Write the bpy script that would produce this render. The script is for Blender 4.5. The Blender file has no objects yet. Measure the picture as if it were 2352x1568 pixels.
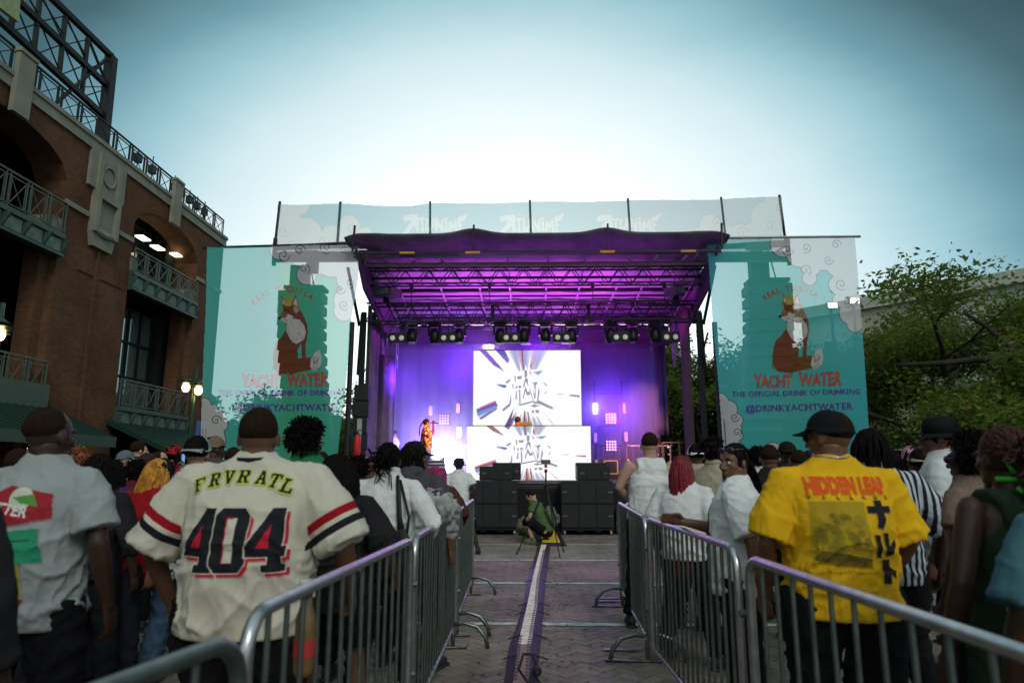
import bpy, bmesh, math, random
import numpy as np
from mathutils import Vector, Matrix, noise as mnoise
from mathutils.bvhtree import BVHTree
R=math.radians
random.seed(7)
SC=bpy.context.scene
COL=SC.collection

# ---------------------------------------------------------------- camera
PITCH,YAW,FPX,CAMH=R(10.7),R(1.13),1568.0,1.45
cam=bpy.data.cameras.new('camera'); cam.sensor_width=36; cam.lens=24.0; cam.clip_end=2000; cam.clip_start=.05
cam.dof.use_dof=True; cam.dof.focus_distance=13.0; cam.dof.aperture_fstop=2.4
co=bpy.data.objects.new('camera',cam); COL.objects.link(co)
co.location=(0,0,CAMH); co.rotation_euler=(R(90)+PITCH,0,YAW)
SC.camera=co
SC.view_settings.view_transform='Standard'; SC.view_settings.look='None'
SC.view_settings.exposure=0.0; SC.view_settings.gamma=1; SC.view_settings.use_curve_mapping=False
SC.cycles.use_denoising=True; SC.cycles.max_bounces=8; SC.cycles.transparent_max_bounces=16
SC.cycles.volume_bounces=0; SC.cycles.sample_clamp_indirect=6; SC.cycles.volume_step_rate=2.0

def ray(x,y):
    u=x-1176.; v=784.-y
    f=FPX*math.cos(PITCH)-v*math.sin(PITCH); z=FPX*math.sin(PITCH)+v*math.cos(PITCH)
    return u*math.cos(YAW)-f*math.sin(YAW), u*math.sin(YAW)+f*math.cos(YAW), z
def aY(x,y,Y):                       # world point on the plane Y
    a,b,c=ray(x,y); t=Y/b; return Vector((a*t,Y,CAMH+c*t))
def aX(x,y,X):
    a,b,c=ray(x,y); t=X/a; return Vector((X,b*t,CAMH+c*t))
def aZ(x,y,Z=0.):
    a,b,c=ray(x,y); t=(Z-CAMH)/c; return Vector((a*t,b*t,Z))

# ---------------------------------------------------------------- sky and sun
W=bpy.data.worlds.new('World'); SC.world=W; W.use_nodes=True
nt=W.node_tree; N=nt.nodes; L=nt.links
bg=N['Background']
def mth(op,a,b=None,c=None):
    n=N.new('ShaderNodeMath'); n.operation=op
    for i,v in enumerate((a,b,c)):
        if v is None: continue
        if isinstance(v,(int,float)): n.inputs[i].default_value=v
        else: L.new(v,n.inputs[i])
    return n.outputs[0]
tc=N.new('ShaderNodeTexCoord'); sp=N.new('ShaderNodeSeparateXYZ'); L.new(tc.outputs['Generated'],sp.inputs[0])
el=mth('ARCSINE',sp.outputs[2]); az=mth('ARCTAN2',sp.outputs[0],sp.outputs[1])
e2=mth('MULTIPLY',mth('SUBTRACT',el,R(9)),1.28); a2=mth('MULTIPLY',mth('SUBTRACT',az,R(-1)),1.1)
m=mth('SQRT',mth('ADD',mth('MULTIPLY',e2,e2),mth('MULTIPLY',a2,a2)))
nz=N.new('ShaderNodeTexNoise'); nz.inputs['Scale'].default_value=2.2; nz.inputs['Detail'].default_value=5; nz.inputs['Roughness'].default_value=.6
mpz=N.new('ShaderNodeMapping'); mpz.inputs['Scale'].default_value=(1,1,3.2); L.new(tc.outputs['Generated'],mpz.inputs[0]); L.new(mpz.outputs[0],nz.inputs[0])
mm=mth('ADD',mth('DIVIDE',m,R(100)),mth('MULTIPLY',mth('SUBTRACT',nz.outputs[0],.5),.045))
rp=N.new('ShaderNodeValToRGB'); L.new(mm,rp.inputs[0]); cr=rp.color_ramp
def lin(r,g,b): return tuple(((c/255.)/12.92 if c<=10 else ((c/255.+.055)/1.055)**2.4) for c in (r,g,b))
stops=[(0,(1.9,2.0,1.9)),(.14,(1.35,1.5,1.48)),(.24,(.90,1.0,1.01)),(.32,lin(208,232,236)),(.375,lin(158,200,209)),(.425,lin(108,154,165)),(.48,lin(66,100,107)),(.55,lin(34,55,58)),(.66,(.05,.09,.10)),(.85,(.28,.36,.38)),(1,(.42,.53,.55))]  # sky edges darkened like lens falloff; unseen stops behind brightened to light backs
cr.elements[0].position=0; cr.elements[0].color=(*stops[0][1],1); cr.elements[1].position=1; cr.elements[1].color=(*stops[-1][1],1)
for p_,c_ in stops[1:-1]:
    e=cr.elements.new(p_); e.color=(*c_,1)
sk=N.new('ShaderNodeTexSky'); sk.sky_type='NISHITA'; sk.sun_disc=False
sk.sun_elevation=R(24); sk.sun_rotation=R(200)
mx=N.new('ShaderNodeMix'); mx.data_type='RGBA'; mx.blend_type='ADD'; mx.inputs[0].default_value=.012
L.new(rp.outputs[0],mx.inputs[6]); L.new(sk.outputs[0],mx.inputs[7])
L.new(mx.outputs[2],bg.inputs[0]); bg.inputs[1].default_value=1.0
sd=bpy.data.lights.new('sun','SUN'); sd.energy=1.1; sd.angle=R(20); sd.color=(1,.95,.86)
so=bpy.data.objects.new('sun',sd); COL.objects.link(so); so.location=(4,-12,14)
so.rotation_euler=Vector((-.34,.94,-.75)).to_track_quat('-Z','Y').to_euler()

def light(name,kind,loc,to,energy,color,size=.5,spot=60,blend=.6):
    d=bpy.data.lights.new(name,kind); d.energy=energy; d.color=color
    if kind=='AREA': d.shape='RECTANGLE'; d.size=size if not isinstance(size,tuple) else size[0]; d.size_y=size if not isinstance(size,tuple) else size[1]
    elif kind=='SPOT': d.spot_size=R(spot); d.spot_blend=blend; d.shadow_soft_size=size
    else: d.shadow_soft_size=size
    o=bpy.data.objects.new(name,d); COL.objects.link(o); o.location=loc
    o.rotation_euler=(Vector(to)-Vector(loc)).to_track_quat('-Z','Y').to_euler()
    return o
PUR=(.50,.04,1.0); VIO=(.17,.03,1.0); MAG=(.75,.05,.9)

# ---------------------------------------------------------------- materials
_M={}
def mat(name,col,rough=.7,metal=0.,var=.18,scale=6.,bump=0.,bscale=40.,emit=None,estr=0.,spec=.3,sheen=0.):
    key=name
    if key in _M: return _M[key]
    m=bpy.data.materials.new(name); m.use_nodes=True; nt=m.node_tree; b=nt.nodes['Principled BSDF']
    b.inputs['Roughness'].default_value=rough; b.inputs['Metallic'].default_value=metal
    b.inputs['Specular IOR Level'].default_value=spec
    if sheen: b.inputs['Sheen Weight'].default_value=sheen
    tc=nt.nodes.new('ShaderNodeTexCoord'); no=nt.nodes.new('ShaderNodeTexNoise'); no.inputs['Scale'].default_value=scale; no.inputs['Detail'].default_value=4
    nt.links.new(tc.outputs['Object'],no.inputs[0])
    r=nt.nodes.new('ShaderNodeValToRGB'); nt.links.new(no.outputs[0],r.inputs[0])
    c=Vector(col[:3]); r.color_ramp.elements[0].position=.3; r.color_ramp.elements[1].position=.72
    r.color_ramp.elements[0].color=(*(c*(1-var)),1); r.color_ramp.elements[1].color=(*(c*(1+var)),1)
    nt.links.new(r.outputs[0],b.inputs['Base Color'])
    if bump:
        n2=nt.nodes.new('ShaderNodeTexNoise'); n2.inputs['Scale'].default_value=bscale; n2.inputs['Detail'].default_value=3; nt.links.new(tc.outputs['Object'],n2.inputs[0])
        bu=nt.nodes.new('ShaderNodeBump'); bu.inputs['Strength'].default_value=bump; bu.inputs['Distance'].default_value=.01
        nt.links.new(n2.outputs[0],bu.inputs['Height']); nt.links.new(bu.outputs[0],b.inputs['Normal'])
    if emit: b.inputs['Emission Color'].default_value=(*emit,1); b.inputs['Emission Strength'].default_value=estr
    _M[key]=m; return m
def attr_mat(name,rough=.8,through=0.,transl=.0,emis=0.,opacity=1.,weave=0.):
    """colours come from the print held by the mesh; through = share of the cloth that is open mesh"""
    m=bpy.data.materials.new(name); m.use_nodes=True; nt=m.node_tree; N=nt.nodes; L=nt.links
    out=N['Material Output']; b=N['Principled BSDF']; b.inputs['Roughness'].default_value=rough; b.inputs['Specular IOR Level'].default_value=.15
    at=N.new('ShaderNodeAttribute'); at.attribute_name='print'
    if emis:
        b.inputs['Base Color'].default_value=(.01,.01,.01,1)
        L.new(at.outputs[0],b.inputs['Emission Color']); b.inputs['Emission Strength'].default_value=emis
        return m
    L.new(at.outputs[0],b.inputs['Base Color']); sh=b.outputs[0]
    if transl:
        tr=N.new('ShaderNodeBsdfTranslucent'); L.new(at.outputs[0],tr.inputs[0]); mx=N.new('ShaderNodeMixShader'); mx.inputs[0].default_value=transl
        L.new(sh,mx.inputs[1]); L.new(tr.outputs[0],mx.inputs[2]); sh=mx.outputs[0]
    if through:
        tp=N.new('ShaderNodeBsdfTransparent'); tm=N.new('ShaderNodeMix'); tm.data_type='RGBA'; tm.inputs[0].default_value=.26; tm.inputs[6].default_value=(1,1,1,1); L.new(at.outputs[0],tm.inputs[7]); L.new(tm.outputs[2],tp.inputs[0]); mx=N.new('ShaderNodeMixShader'); mx.inputs[0].default_value=through
        L.new(sh,mx.inputs[1]); L.new(tp.outputs[0],mx.inputs[2]); sh=mx.outputs[0]
    L.new(sh,out.inputs[0]); return m
def glass_mat(name,col,rough=.05):
    return mat(name,col,rough,0.,.1,2.,spec=.9)

# ---------------------------------------------------------------- object helpers
def tag(o,label=None,cat=None,group=None,kind=None):
    if label: o['label']=label
    if cat: o['category']=cat
    if group: o['group']=group
    if kind: o['kind']=kind
    return o
def empty(name,label,cat,loc=(0,0,0),rz=0.,group=None):
    o=bpy.data.objects.new(name,None); COL.objects.link(o); o.location=loc; o.rotation_euler=(0,0,rz); o.empty_display_size=.2
    return tag(o,label,cat,group)
class MB:
    """collects shapes; build() links them as one mesh object"""
    def __init__(s): s.v=[]; s.f=[]; s.m=[]
    def add(s,vs,fs,mi=0):
        k=len(s.v); s.v+= [tuple(v) for v in vs]; s.f+=[tuple(i+k for i in f) for f in fs]; s.m+=[mi]*len(fs); return s
    def box(s,lo,hi,mi=0,M=None):
        x0,y0,z0=lo; x1,y1,z1=hi
        vs=[Vector(p) for p in ((x0,y0,z0),(x1,y0,z0),(x1,y1,z0),(x0,y1,z0),(x0,y0,z1),(x1,y0,z1),(x1,y1,z1),(x0,y1,z1))]
        if M: vs=[M@v for v in vs]
        return s.add(vs,[(0,3,2,1),(4,5,6,7),(0,1,5,4),(1,2,6,5),(2,3,7,6),(3,0,4,7)],mi)
    def cbox(s,c,d,mi=0,b=0.,M=None):
        """box by centre and size; b = chamfer"""
        if not b: return s.box([c[i]-d[i]/2 for i in range(3)],[c[i]+d[i]/2 for i in range(3)],mi,M)
        bm=bmesh.new(); bmesh.ops.create_cube(bm,size=1)
        for v in bm.verts: v.co=Vector((v.co.x*d[0]+c[0],v.co.y*d[1]+c[1],v.co.z*d[2]+c[2]))
        bmesh.ops.bevel(bm,geom=bm.edges[:],offset=b,segments=2,affect='EDGES')
        return s.bm(bm,mi,M)
    def bm(s,bm,mi=0,M=None):
        bm.verts.index_update(); vs=[(M@v.co if M else v.co.copy()) for v in bm.verts]; fs=[[v.index for v in f.verts] for f in bm.faces]
        bm.free(); return s.add(vs,fs,mi)
    def bar(s,a,b,w,h=None,mi=0):
        """rectangular bar from a to b"""
        h=h or w; a=Vector(a); b=Vector(b); d=(b-a).normalized(); u=d.cross(Vector((0,0,1)))
        if u.length<.01: u=Vector((1,0,0))
        u.normalize(); n=d.cross(u).normalized(); vs=[]
        for p in (a,b):
            for i,j in ((-1,-1),(1,-1),(1,1),(-1,1)): vs.append(p+u*(i*w/2)+n*(j*h/2))
        return s.add(vs,[(0,1,2,3),(7,6,5,4),(0,4,5,1),(1,5,6,2),(2,6,7,3),(3,7,4,0)],mi)
    def tube(s,pts,rad,n=8,mi=0,cap=True,flat=1.,round_=False,up=None):
        pts=[Vector(p) for p in pts]
        if not hasattr(rad,'__len__'): rad=[rad]*len(pts)
        rad=list(rad)
        if round_:
            d0=(pts[0]-pts[1]).normalized(); d1=(pts[-1]-pts[-2]).normalized(); r0,r1=rad[0],rad[-1]
            pts=[pts[0]+d0*r0*.95,pts[0]+d0*r0*.6]+pts+[pts[-1]+d1*r1*.6,pts[-1]+d1*r1*.95]
            rad=[r0*.25,r0*.78]+rad+[r1*.78,r1*.25]
        k=len(s.v); u=None
        for i,p in enumerate(pts):
            d=(pts[min(i+1,len(pts)-1)]-pts[max(i-1,0)]).normalized()
            if u is None:
                u=d.cross(up if up else Vector((0,1,0)))
                if u.length<.1: u=d.cross(Vector((1,0,0)))
            u=(u-d*u.dot(d)).normalized(); w=d.cross(u)
            for j in range(n):
                a=2*math.pi*j/n; s.v.append(tuple(p+u*(math.cos(a)*rad[i])+w*(math.sin(a)*rad[i]*flat)))
        q=len(pts)
        for i in range(q-1):
            for j in range(n):
                s.f.append((k+i*n+j,k+i*n+(j+1)%n,k+(i+1)*n+(j+1)%n,k+(i+1)*n+j)); s.m.append(mi)
        if cap:
            s.f.append(tuple(k+j for j in range(n-1,-1,-1))); s.f.append(tuple(k+(q-1)*n+j for j in range(n))); s.m+=[mi,mi]
        return s
    def loft(s,rings,n=20,mi=0,e=2.3):
        """rings (z,cx,cy,rx,ry) of superellipses stacked in z"""
        k=len(s.v)
        for z,cx,cy,rx,ry in rings:
            for j in range(n):
                a=2*math.pi*j/n; c,si=math.cos(a),math.sin(a)
                s.v.append((cx+rx*math.copysign(abs(c)**(2/e),c),cy+ry*math.copysign(abs(si)**(2/e),si),z))
        q=len(rings)
        for i in range(q-1):
            for j in range(n): s.f.append((k+i*n+j,k+i*n+(j+1)%n,k+(i+1)*n+(j+1)%n,k+(i+1)*n+j)); s.m.append(mi)
        s.f.append(tuple(k+j for j in range(n-1,-1,-1))); s.f.append(tuple(k+(q-1)*n+j for j in range(n))); s.m+=[mi,mi]
        return s
    def ell(s,c,r,n=14,mi=0,M=None,half=False):
        k=len(s.v); c=Vector(c); rows=n//2; top=rows//2 if half else rows
        for i in range(top+1):
            t=math.pi*i/rows
            for j in range(n):
                a=2*math.pi*j/n; p=Vector((math.sin(t)*math.cos(a)*r[0],math.sin(t)*math.sin(a)*r[1],math.cos(t)*r[2]))
                if M: p=M@p
                s.v.append(tuple(c+p))
        for i in range(top):
            for j in range(n): s.f.append((k+i*n+j,k+(i+1)*n+j,k+(i+1)*n+(j+1)%n,k+i*n+(j+1)%n)); s.m.append(mi)
        if half: s.f.append(tuple(k+top*n+j for j in range(n))); s.m.append(mi)
        return s
    def ext(s,loop,a,b,axis=1,mi=0):
        """2D loop extruded between a and b along axis (loop gives the other two coordinates in order)"""
        n=len(loop)
        def P(p,t):
            q=list(p); q.insert(axis,t); return q
        vs=[P(p,a) for p in loop]+[P(p,b) for p in loop]
        return s.add(vs,[tuple(range(n)),tuple(range(2*n-1,n-1,-1))]+[(i,i+n,(i+1)%n+n,(i+1)%n) for i in range(n)],mi)
    def mesh(s,name='m'):
        me=bpy.data.meshes.new(name); me.from_pydata(s.v,[],s.f); 
        return me
    def build(s,name,mats,parent=None,smooth=False,label=None,cat=None,group=None,kind=None,loc=None,fixn=True):
        me=s.mesh(name)
        if not isinstance(mats,(list,tuple)): mats=[mats]
        for m in mats: me.materials.append(m)
        if len(mats)>1: me.polygons.foreach_set('material_index',s.m)
        if fixn and len(s.f)<60000:
            bm=bmesh.new(); bm.from_mesh(me); bmesh.ops.recalc_face_normals(bm,faces=bm.faces[:]); bm.to_mesh(me); bm.free()
        if smooth: me.polygons.foreach_set('use_smooth',[True]*len(me.polygons))
        me.update()
        o=bpy.data.objects.new(name,me); COL.objects.link(o)
        if parent: o.parent=parent
        if loc: o.location=loc
        return tag(o,label,cat,group,kind)
def smooth_angle(o,deg=40):
    me=o.data; me.polygons.foreach_set('use_smooth',[True]*len(me.polygons))
    try: me.set_sharp_from_angle(angle=R(deg))
    except Exception: pass
def copy_tree(o,parent=None):
    c=o.copy(); COL.objects.link(c); c.parent=parent
    for ch in [k for k in ALLKIDS(o)]: copy_tree(ch,c)
    return c
def ALLKIDS(o): return [k for k in SC.objects if k.parent==o]
def remeshed(mb,voxel,smooth=2,name='tmp'):
    """fuse overlapping closed shapes into one continuous skin"""
    me=mb.mesh(name); bm=bmesh.new(); bm.from_mesh(me); bmesh.ops.recalc_face_normals(bm,faces=bm.faces[:]); bm.to_mesh(me); bm.free()
    o=bpy.data.objects.new(name,me); COL.objects.link(o)
    r=o.modifiers.new('r','REMESH'); r.mode='VOXEL'; r.voxel_size=voxel
    if smooth: s=o.modifiers.new('s','SMOOTH'); s.iterations=smooth; s.factor=.5
    dg=bpy.context.evaluated_depsgraph_get(); ev=o.evaluated_get(dg); out=bpy.data.meshes.new_from_object(ev)
    bpy.data.objects.remove(o); bpy.data.meshes.remove(me)
    return out
def mesh_np(me):
    v=np.empty(len(me.vertices)*3,'f'); me.vertices.foreach_get('co',v); return v.reshape(-1,3)
def mesh_faces(me): return [tuple(p.vertices) for p in me.polygons]
def truss(mb,a,b,hgt,wid,bay,r=.022,rb=.012,n=6,tri=False):
    """box truss from a to b; hgt along z, wid across"""
    a=Vector(a); b=Vector(b); d=(b-a); Ln=d.length; d.normalize(); s=d.cross(Vector((0,0,1))).normalized(); u=Vector((0,0,1))
    if s.length<.1: s=Vector((1,0,0)); u=Vector((0,1,0))
    offs=[(0,0),(wid,0),(0,hgt),(wid,hgt)]; nb=max(1,round(Ln/bay))
    C=lambda k,t: a+d*(Ln*t/nb)+s*offs[k][0]+u*offs[k][1]
    for k in range(4): mb.tube([C(k,0),C(k,nb)],r,n)
    for i in range(nb):
        for (p,q) in ((0,2),(1,3)):
            mb.tube([C(p,i),C(q,i+.5)],rb,5); mb.tube([C(q,i+.5),C(p,i+1)],rb,5)
        for (p,q) in ((0,1),(2,3)):
            mb.tube([C(p,i),C(q,i+.5)],rb,5); mb.tube([C(q,i+.5),C(p,i+1)],rb,5)
            
# ---------------------------------------------------------------- prints (pattern held by the mesh of the cloth or screen)
class Canvas:
    def __init__(s,x0,y0,x1,y1,k,bgc=(0,0,0),alpha=1.):
        s.x0,s.y0,s.k=x0,y0,k; s.w=int((x1-x0)*k)+1; s.h=int((y1-y0)*k)+1; s.x1,s.y1=x1,y1
        s.X,s.Y=np.meshgrid(np.linspace(x0,x1,s.w),np.linspace(y0,y1,s.h))
        s.c=np.zeros((s.h,s.w,3),'f'); s.c[:]=bgc; s.a=np.full((s.h,s.w),alpha,'f')
    def win(s,x0,y0,x1,y1):
        i0=max(0,int((y0-s.y0)*s.k)-2); i1=min(s.h,int((y1-s.y0)*s.k)+4); j0=max(0,int((x0-s.x0)*s.k)-2); j1=min(s.w,int((x1-s.x0)*s.k)+4)
        return slice(i0,i1),slice(j0,j1)
    def put(s,sl,mask,col,al=1.):
        mask=np.clip(mask,0,1)*al; s.c[sl]=s.c[sl]*(1-mask[...,None])+np.array(col,'f')*mask[...,None]; s.a[sl]=np.maximum(s.a[sl],mask)
    def poly(s,pts,col,al=1.,clip=None):
        P=np.array(pts,float); sl=s.win(P[:,0].min(),P[:,1].min(),P[:,0].max(),P[:,1].max())
        X,Y=s.X[sl],s.Y[sl]
        if X.size==0: return
        ins=np.zeros(X.shape,bool); n=len(P)
        for i in range(n):
            x1,y1=P[i]; x2,y2=P[(i+1)%n]
            if y1==y2: continue
            c=((y1>Y)!=(y2>Y))&(X<(x2-x1)*(Y-y1)/(y2-y1)+x1); ins^=c
        s.put(sl,ins.astype('f'),col,al)
    def line(s,pts,w,col,al=1.,soft=None):
        P=np.array(pts,float); soft=soft or .7/s.k; mg=max(w)if hasattr(w,'__len__') else w
        for i in range(len(P)-1):
            a,b=P[i],P[i+1]; wa=w[i] if hasattr(w,'__len__') else w; wb=w[i+1] if hasattr(w,'__len__') else w
            sl=s.win(min(a[0],b[0])-mg,min(a[1],b[1])-mg,max(a[0],b[0])+mg,max(a[1],b[1])+mg); X,Y=s.X[sl],s.Y[sl]
            if X.size==0: continue
            d=b-a; L2=(d**2).sum()+1e-9; t=np.clip(((X-a[0])*d[0]+(Y-a[1])*d[1])/L2,0,1)
            D=np.hypot(X-a[0]-t*d[0],Y-a[1]-t*d[1]); s.put(sl,((wa+(wb-wa)*t)/2-D)/soft+.5,col,al)
    def disc(s,x,y,r,col,al=1.):
        sl=s.win(x-r,y-r,x+r,y+r); s.put(sl,(r-np.hypot(s.X[sl]-x,s.Y[sl]-y))*s.k+.5,col,al)
    def ring(s,x,y,r,w,col,a0=0,a1=360,al=1.):
        s.line([(x+r*math.cos(R(a0+(a1-a0)*i/20)),y+r*math.sin(R(a0+(a1-a0)*i/20))) for i in range(21)],w,col,al)
    def spiral(s,x,y,r,w,col,turn=1.7,d=1,a=0.,al=1.):
        n=34; s.line([(x+r*(1-i/n)*math.cos(a+d*turn*2*math.pi*i/n),y+r*(1-i/n)*math.sin(a+d*turn*2*math.pi*i/n)) for i in range(n-3)],w,col,al)
    def cloud(s,circles,fill,line=(0.01,.01,.015),lw=1.6,al=1.,dots=False):
        for x,y,r in circles: s.disc(x,y,r+lw,line,al)
        for x,y,r in circles: s.disc(x,y,r,fill,al)
        if dots:
            for x,y,r in circles:
                for i in range(int(-r),int(r),4):
                    for j in range(int(-r),int(r),4):
                        if i*i+j*j<(r-3)**2: s.disc(x+i,y+j,.8,(.45,.45,.5),al*.5)
    def text(s,txt,x,y,size,col,bold=0.,sx=1.,fn=None,al=1.,align='CENTER',track=1.,shear=0.,rot=0.):
        cu=bpy.data.curves.new('t','FONT'); cu.body=txt; cu.offset=bold; cu.size=1; cu.align_x=align; cu.fill_mode='FRONT'; cu.resolution_u=3; cu.space_character=track; cu.shear=shear
        o=bpy.data.objects.new('t',cu); COL.objects.link(o); dg=bpy.context.evaluated_depsgraph_get(); me=bpy.data.meshes.new_from_object(o.evaluated_get(dg))
        V=mesh_np(me); me.calc_loop_triangles(); T=[tuple(t.vertices) for t in me.loop_triangles]
        bpy.data.objects.remove(o); bpy.data.curves.remove(cu); bpy.data.meshes.remove(me)
        c_,s_=math.cos(rot),math.sin(rot)
        px=V[:,0]*size*sx; py=-V[:,1]*size; Q=np.stack([x+px*c_-py*s_,y+px*s_+py*c_],1)
        if fn: Q=np.array([fn(a,b) for a,b in Q])
        for t in T:
            a,b,c=Q[t[0]],Q[t[1]],Q[t[2]]; sl=s.win(min(a[0],b[0],c[0]),min(a[1],b[1],c[1]),max(a[0],b[0],c[0]),max(a[1],b[1],c[1])); X,Y=s.X[sl],s.Y[sl]
            if X.size==0: continue
            dn=(b[1]-c[1])*(a[0]-c[0])+(c[0]-b[0])*(a[1]-c[1])
            if abs(dn)<1e-9: continue
            u=((b[1]-c[1])*(X-c[0])+(c[0]-b[0])*(Y-c[1]))/dn; v=((c[1]-a[1])*(X-c[0])+(a[0]-c[0])*(Y-c[1]))/dn
            s.put(sl,((u>=-.02)&(v>=-.02)&(u+v<=1.02)).astype('f'),col,al)
    def blur(s,n=1):
        for _ in range(n):
            c=s.c.copy(); c[1:-1,1:-1]=(s.c[1:-1,1:-1]*2+s.c[:-2,1:-1]+s.c[2:,1:-1]+s.c[1:-1,:-2]+s.c[1:-1,2:])/6; s.c=c
    def mesh(s,name,fn,mats,parent=None,mask=False,keep=None,**kw):
        """fn(X,Y) -> (n,3) world or local points for all canvas nodes; keep(X,Y)->bool"""
        P=fn(s.X.ravel(),s.Y.ravel()); h,w=s.h,s.w
        idx=np.arange(h*w).reshape(h,w); q=np.stack([idx[:-1,:-1],idx[1:,:-1],idx[1:,1:],idx[:-1,1:]],-1).reshape(-1,4)
        ok=np.ones(h*w,bool)
        if keep is not None: ok&=keep(s.X.ravel(),s.Y.ravel())
        ok&=~np.isnan(P[:,0])
        if mask: q=q[(s.a.ravel()[q].max(1)>.5)&ok[q].all(1)]
        else: q=q[ok[q].all(1)]
        used=np.unique(q); mp=np.full(h*w,-1); mp[used]=np.arange(len(used)); q=mp[q]
        me=bpy.data.meshes.new(name); me.from_pydata(P[used].tolist(),[],q.tolist())
        at=me.attributes.new('print','FLOAT_COLOR','POINT'); cc=np.ones((len(used),4),'f'); cc[:,:3]=s.c.reshape(-1,3)[used]; at.data.foreach_set('color',cc.ravel())
        for m_ in (mats if isinstance(mats,list) else [mats]): me.materials.append(m_)
        me.polygons.foreach_set('use_smooth',[True]*len(me.polygons)); me.update()
        o=bpy.data.objects.new(name,me); COL.objects.link(o)
        if parent: o.parent=parent
        return tag(o,**kw)
# ---------------------------------------------------------------- materials for the setting
def brick_mat():
    m=bpy.data.materials.new('red_brick'); m.use_nodes=True; nt=m.node_tree; N=nt.nodes; L=nt.links; b=N['Principled BSDF']; b.inputs['Roughness'].default_value=.9; b.inputs['Specular IOR Level'].default_value=.1
    tc=N.new('ShaderNodeTexCoord'); s=N.new('ShaderNodeSeparateXYZ'); L.new(tc.outputs['Object'],s.inputs[0]); a=N.new('ShaderNodeMath'); a.operation='ADD'; L.new(s.outputs[0],a.inputs[0]); L.new(s.outputs[1],a.inputs[1])
    c=N.new('ShaderNodeCombineXYZ'); L.new(a.outputs[0],c.inputs[0]); L.new(s.outputs[2],c.inputs[1])
    br=N.new('ShaderNodeTexBrick'); L.new(c.outputs[0],br.inputs[0]); br.inputs['Scale'].default_value=1; br.inputs['Brick Width'].default_value=.21; br.inputs['Row Height'].default_value=.075; br.inputs['Mortar Size'].default_value=.007
    br.inputs['Color1'].default_value=(.135,.066,.034,1); br.inputs['Color2'].default_value=(.10,.044,.023,1); br.inputs['Mortar'].default_value=(.085,.062,.045,1); br.inputs['Bias'].default_value=-.1
    no=N.new('ShaderNodeTexNoise'); no.inputs['Scale'].default_value=.7; no.inputs['Detail'].default_value=6; L.new(c.outputs[0],no.inputs[0])
    mp=N.new('ShaderNodeMapRange'); L.new(no.outputs[0],mp.inputs[0]); mp.inputs[1].default_value=.3; mp.inputs[2].default_value=.7; mp.inputs[3].default_value=.72; mp.inputs[4].default_value=1.2
    mx=N.new('ShaderNodeMix'); mx.data_type='RGBA'; mx.blend_type='MULTIPLY'; mx.inputs[0].default_value=1; L.new(br.outputs[0],mx.inputs[6]); L.new(mp.outputs[0],mx.inputs[7]); L.new(mx.outputs[2],b.inputs[0])
    bu=N.new('ShaderNodeBump'); bu.inputs['Strength'].default_value=.5; bu.inputs['Distance'].default_value=.01; bu.invert=True; L.new(br.outputs['Fac'],bu.inputs['Height']); L.new(bu.outputs[0],b.inputs['Normal'])
    return m
BRICK=brick_mat()
STONE=mat('limestone',(.22,.225,.18),.85,var=.14,scale=1.6,bump=.2)
GSTEEL=mat('green_painted_steel',(.045,.085,.068),.5,.2,var=.12)
PALE=mat('pale_green_panel',(.13,.19,.16),.6,var=.15)
RAILM=mat('grey_green_railing_paint',(.085,.11,.09),.5,.3)
DSTEEL=mat('dark_steel',(.018,.022,.022),.5,.4)
AWN=mat('dark_green_standing_seam_metal',(.014,.045,.034),.45,.3)
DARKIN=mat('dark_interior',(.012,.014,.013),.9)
GLASS=mat('tinted_window_glass',(.01,.03,.028),.06,spec=1.,var=.05)
GLASSR=mat('mirror_tinted_glass',(.30,.42,.40),.05,.75,var=.06,scale=1.,spec=1.)
BLACK=mat('black_paint',(.012,.012,.014),.55,.1)
MATTE=mat('black_cloth',(.014,.014,.016),.95,bump=.3,bscale=25)

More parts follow.
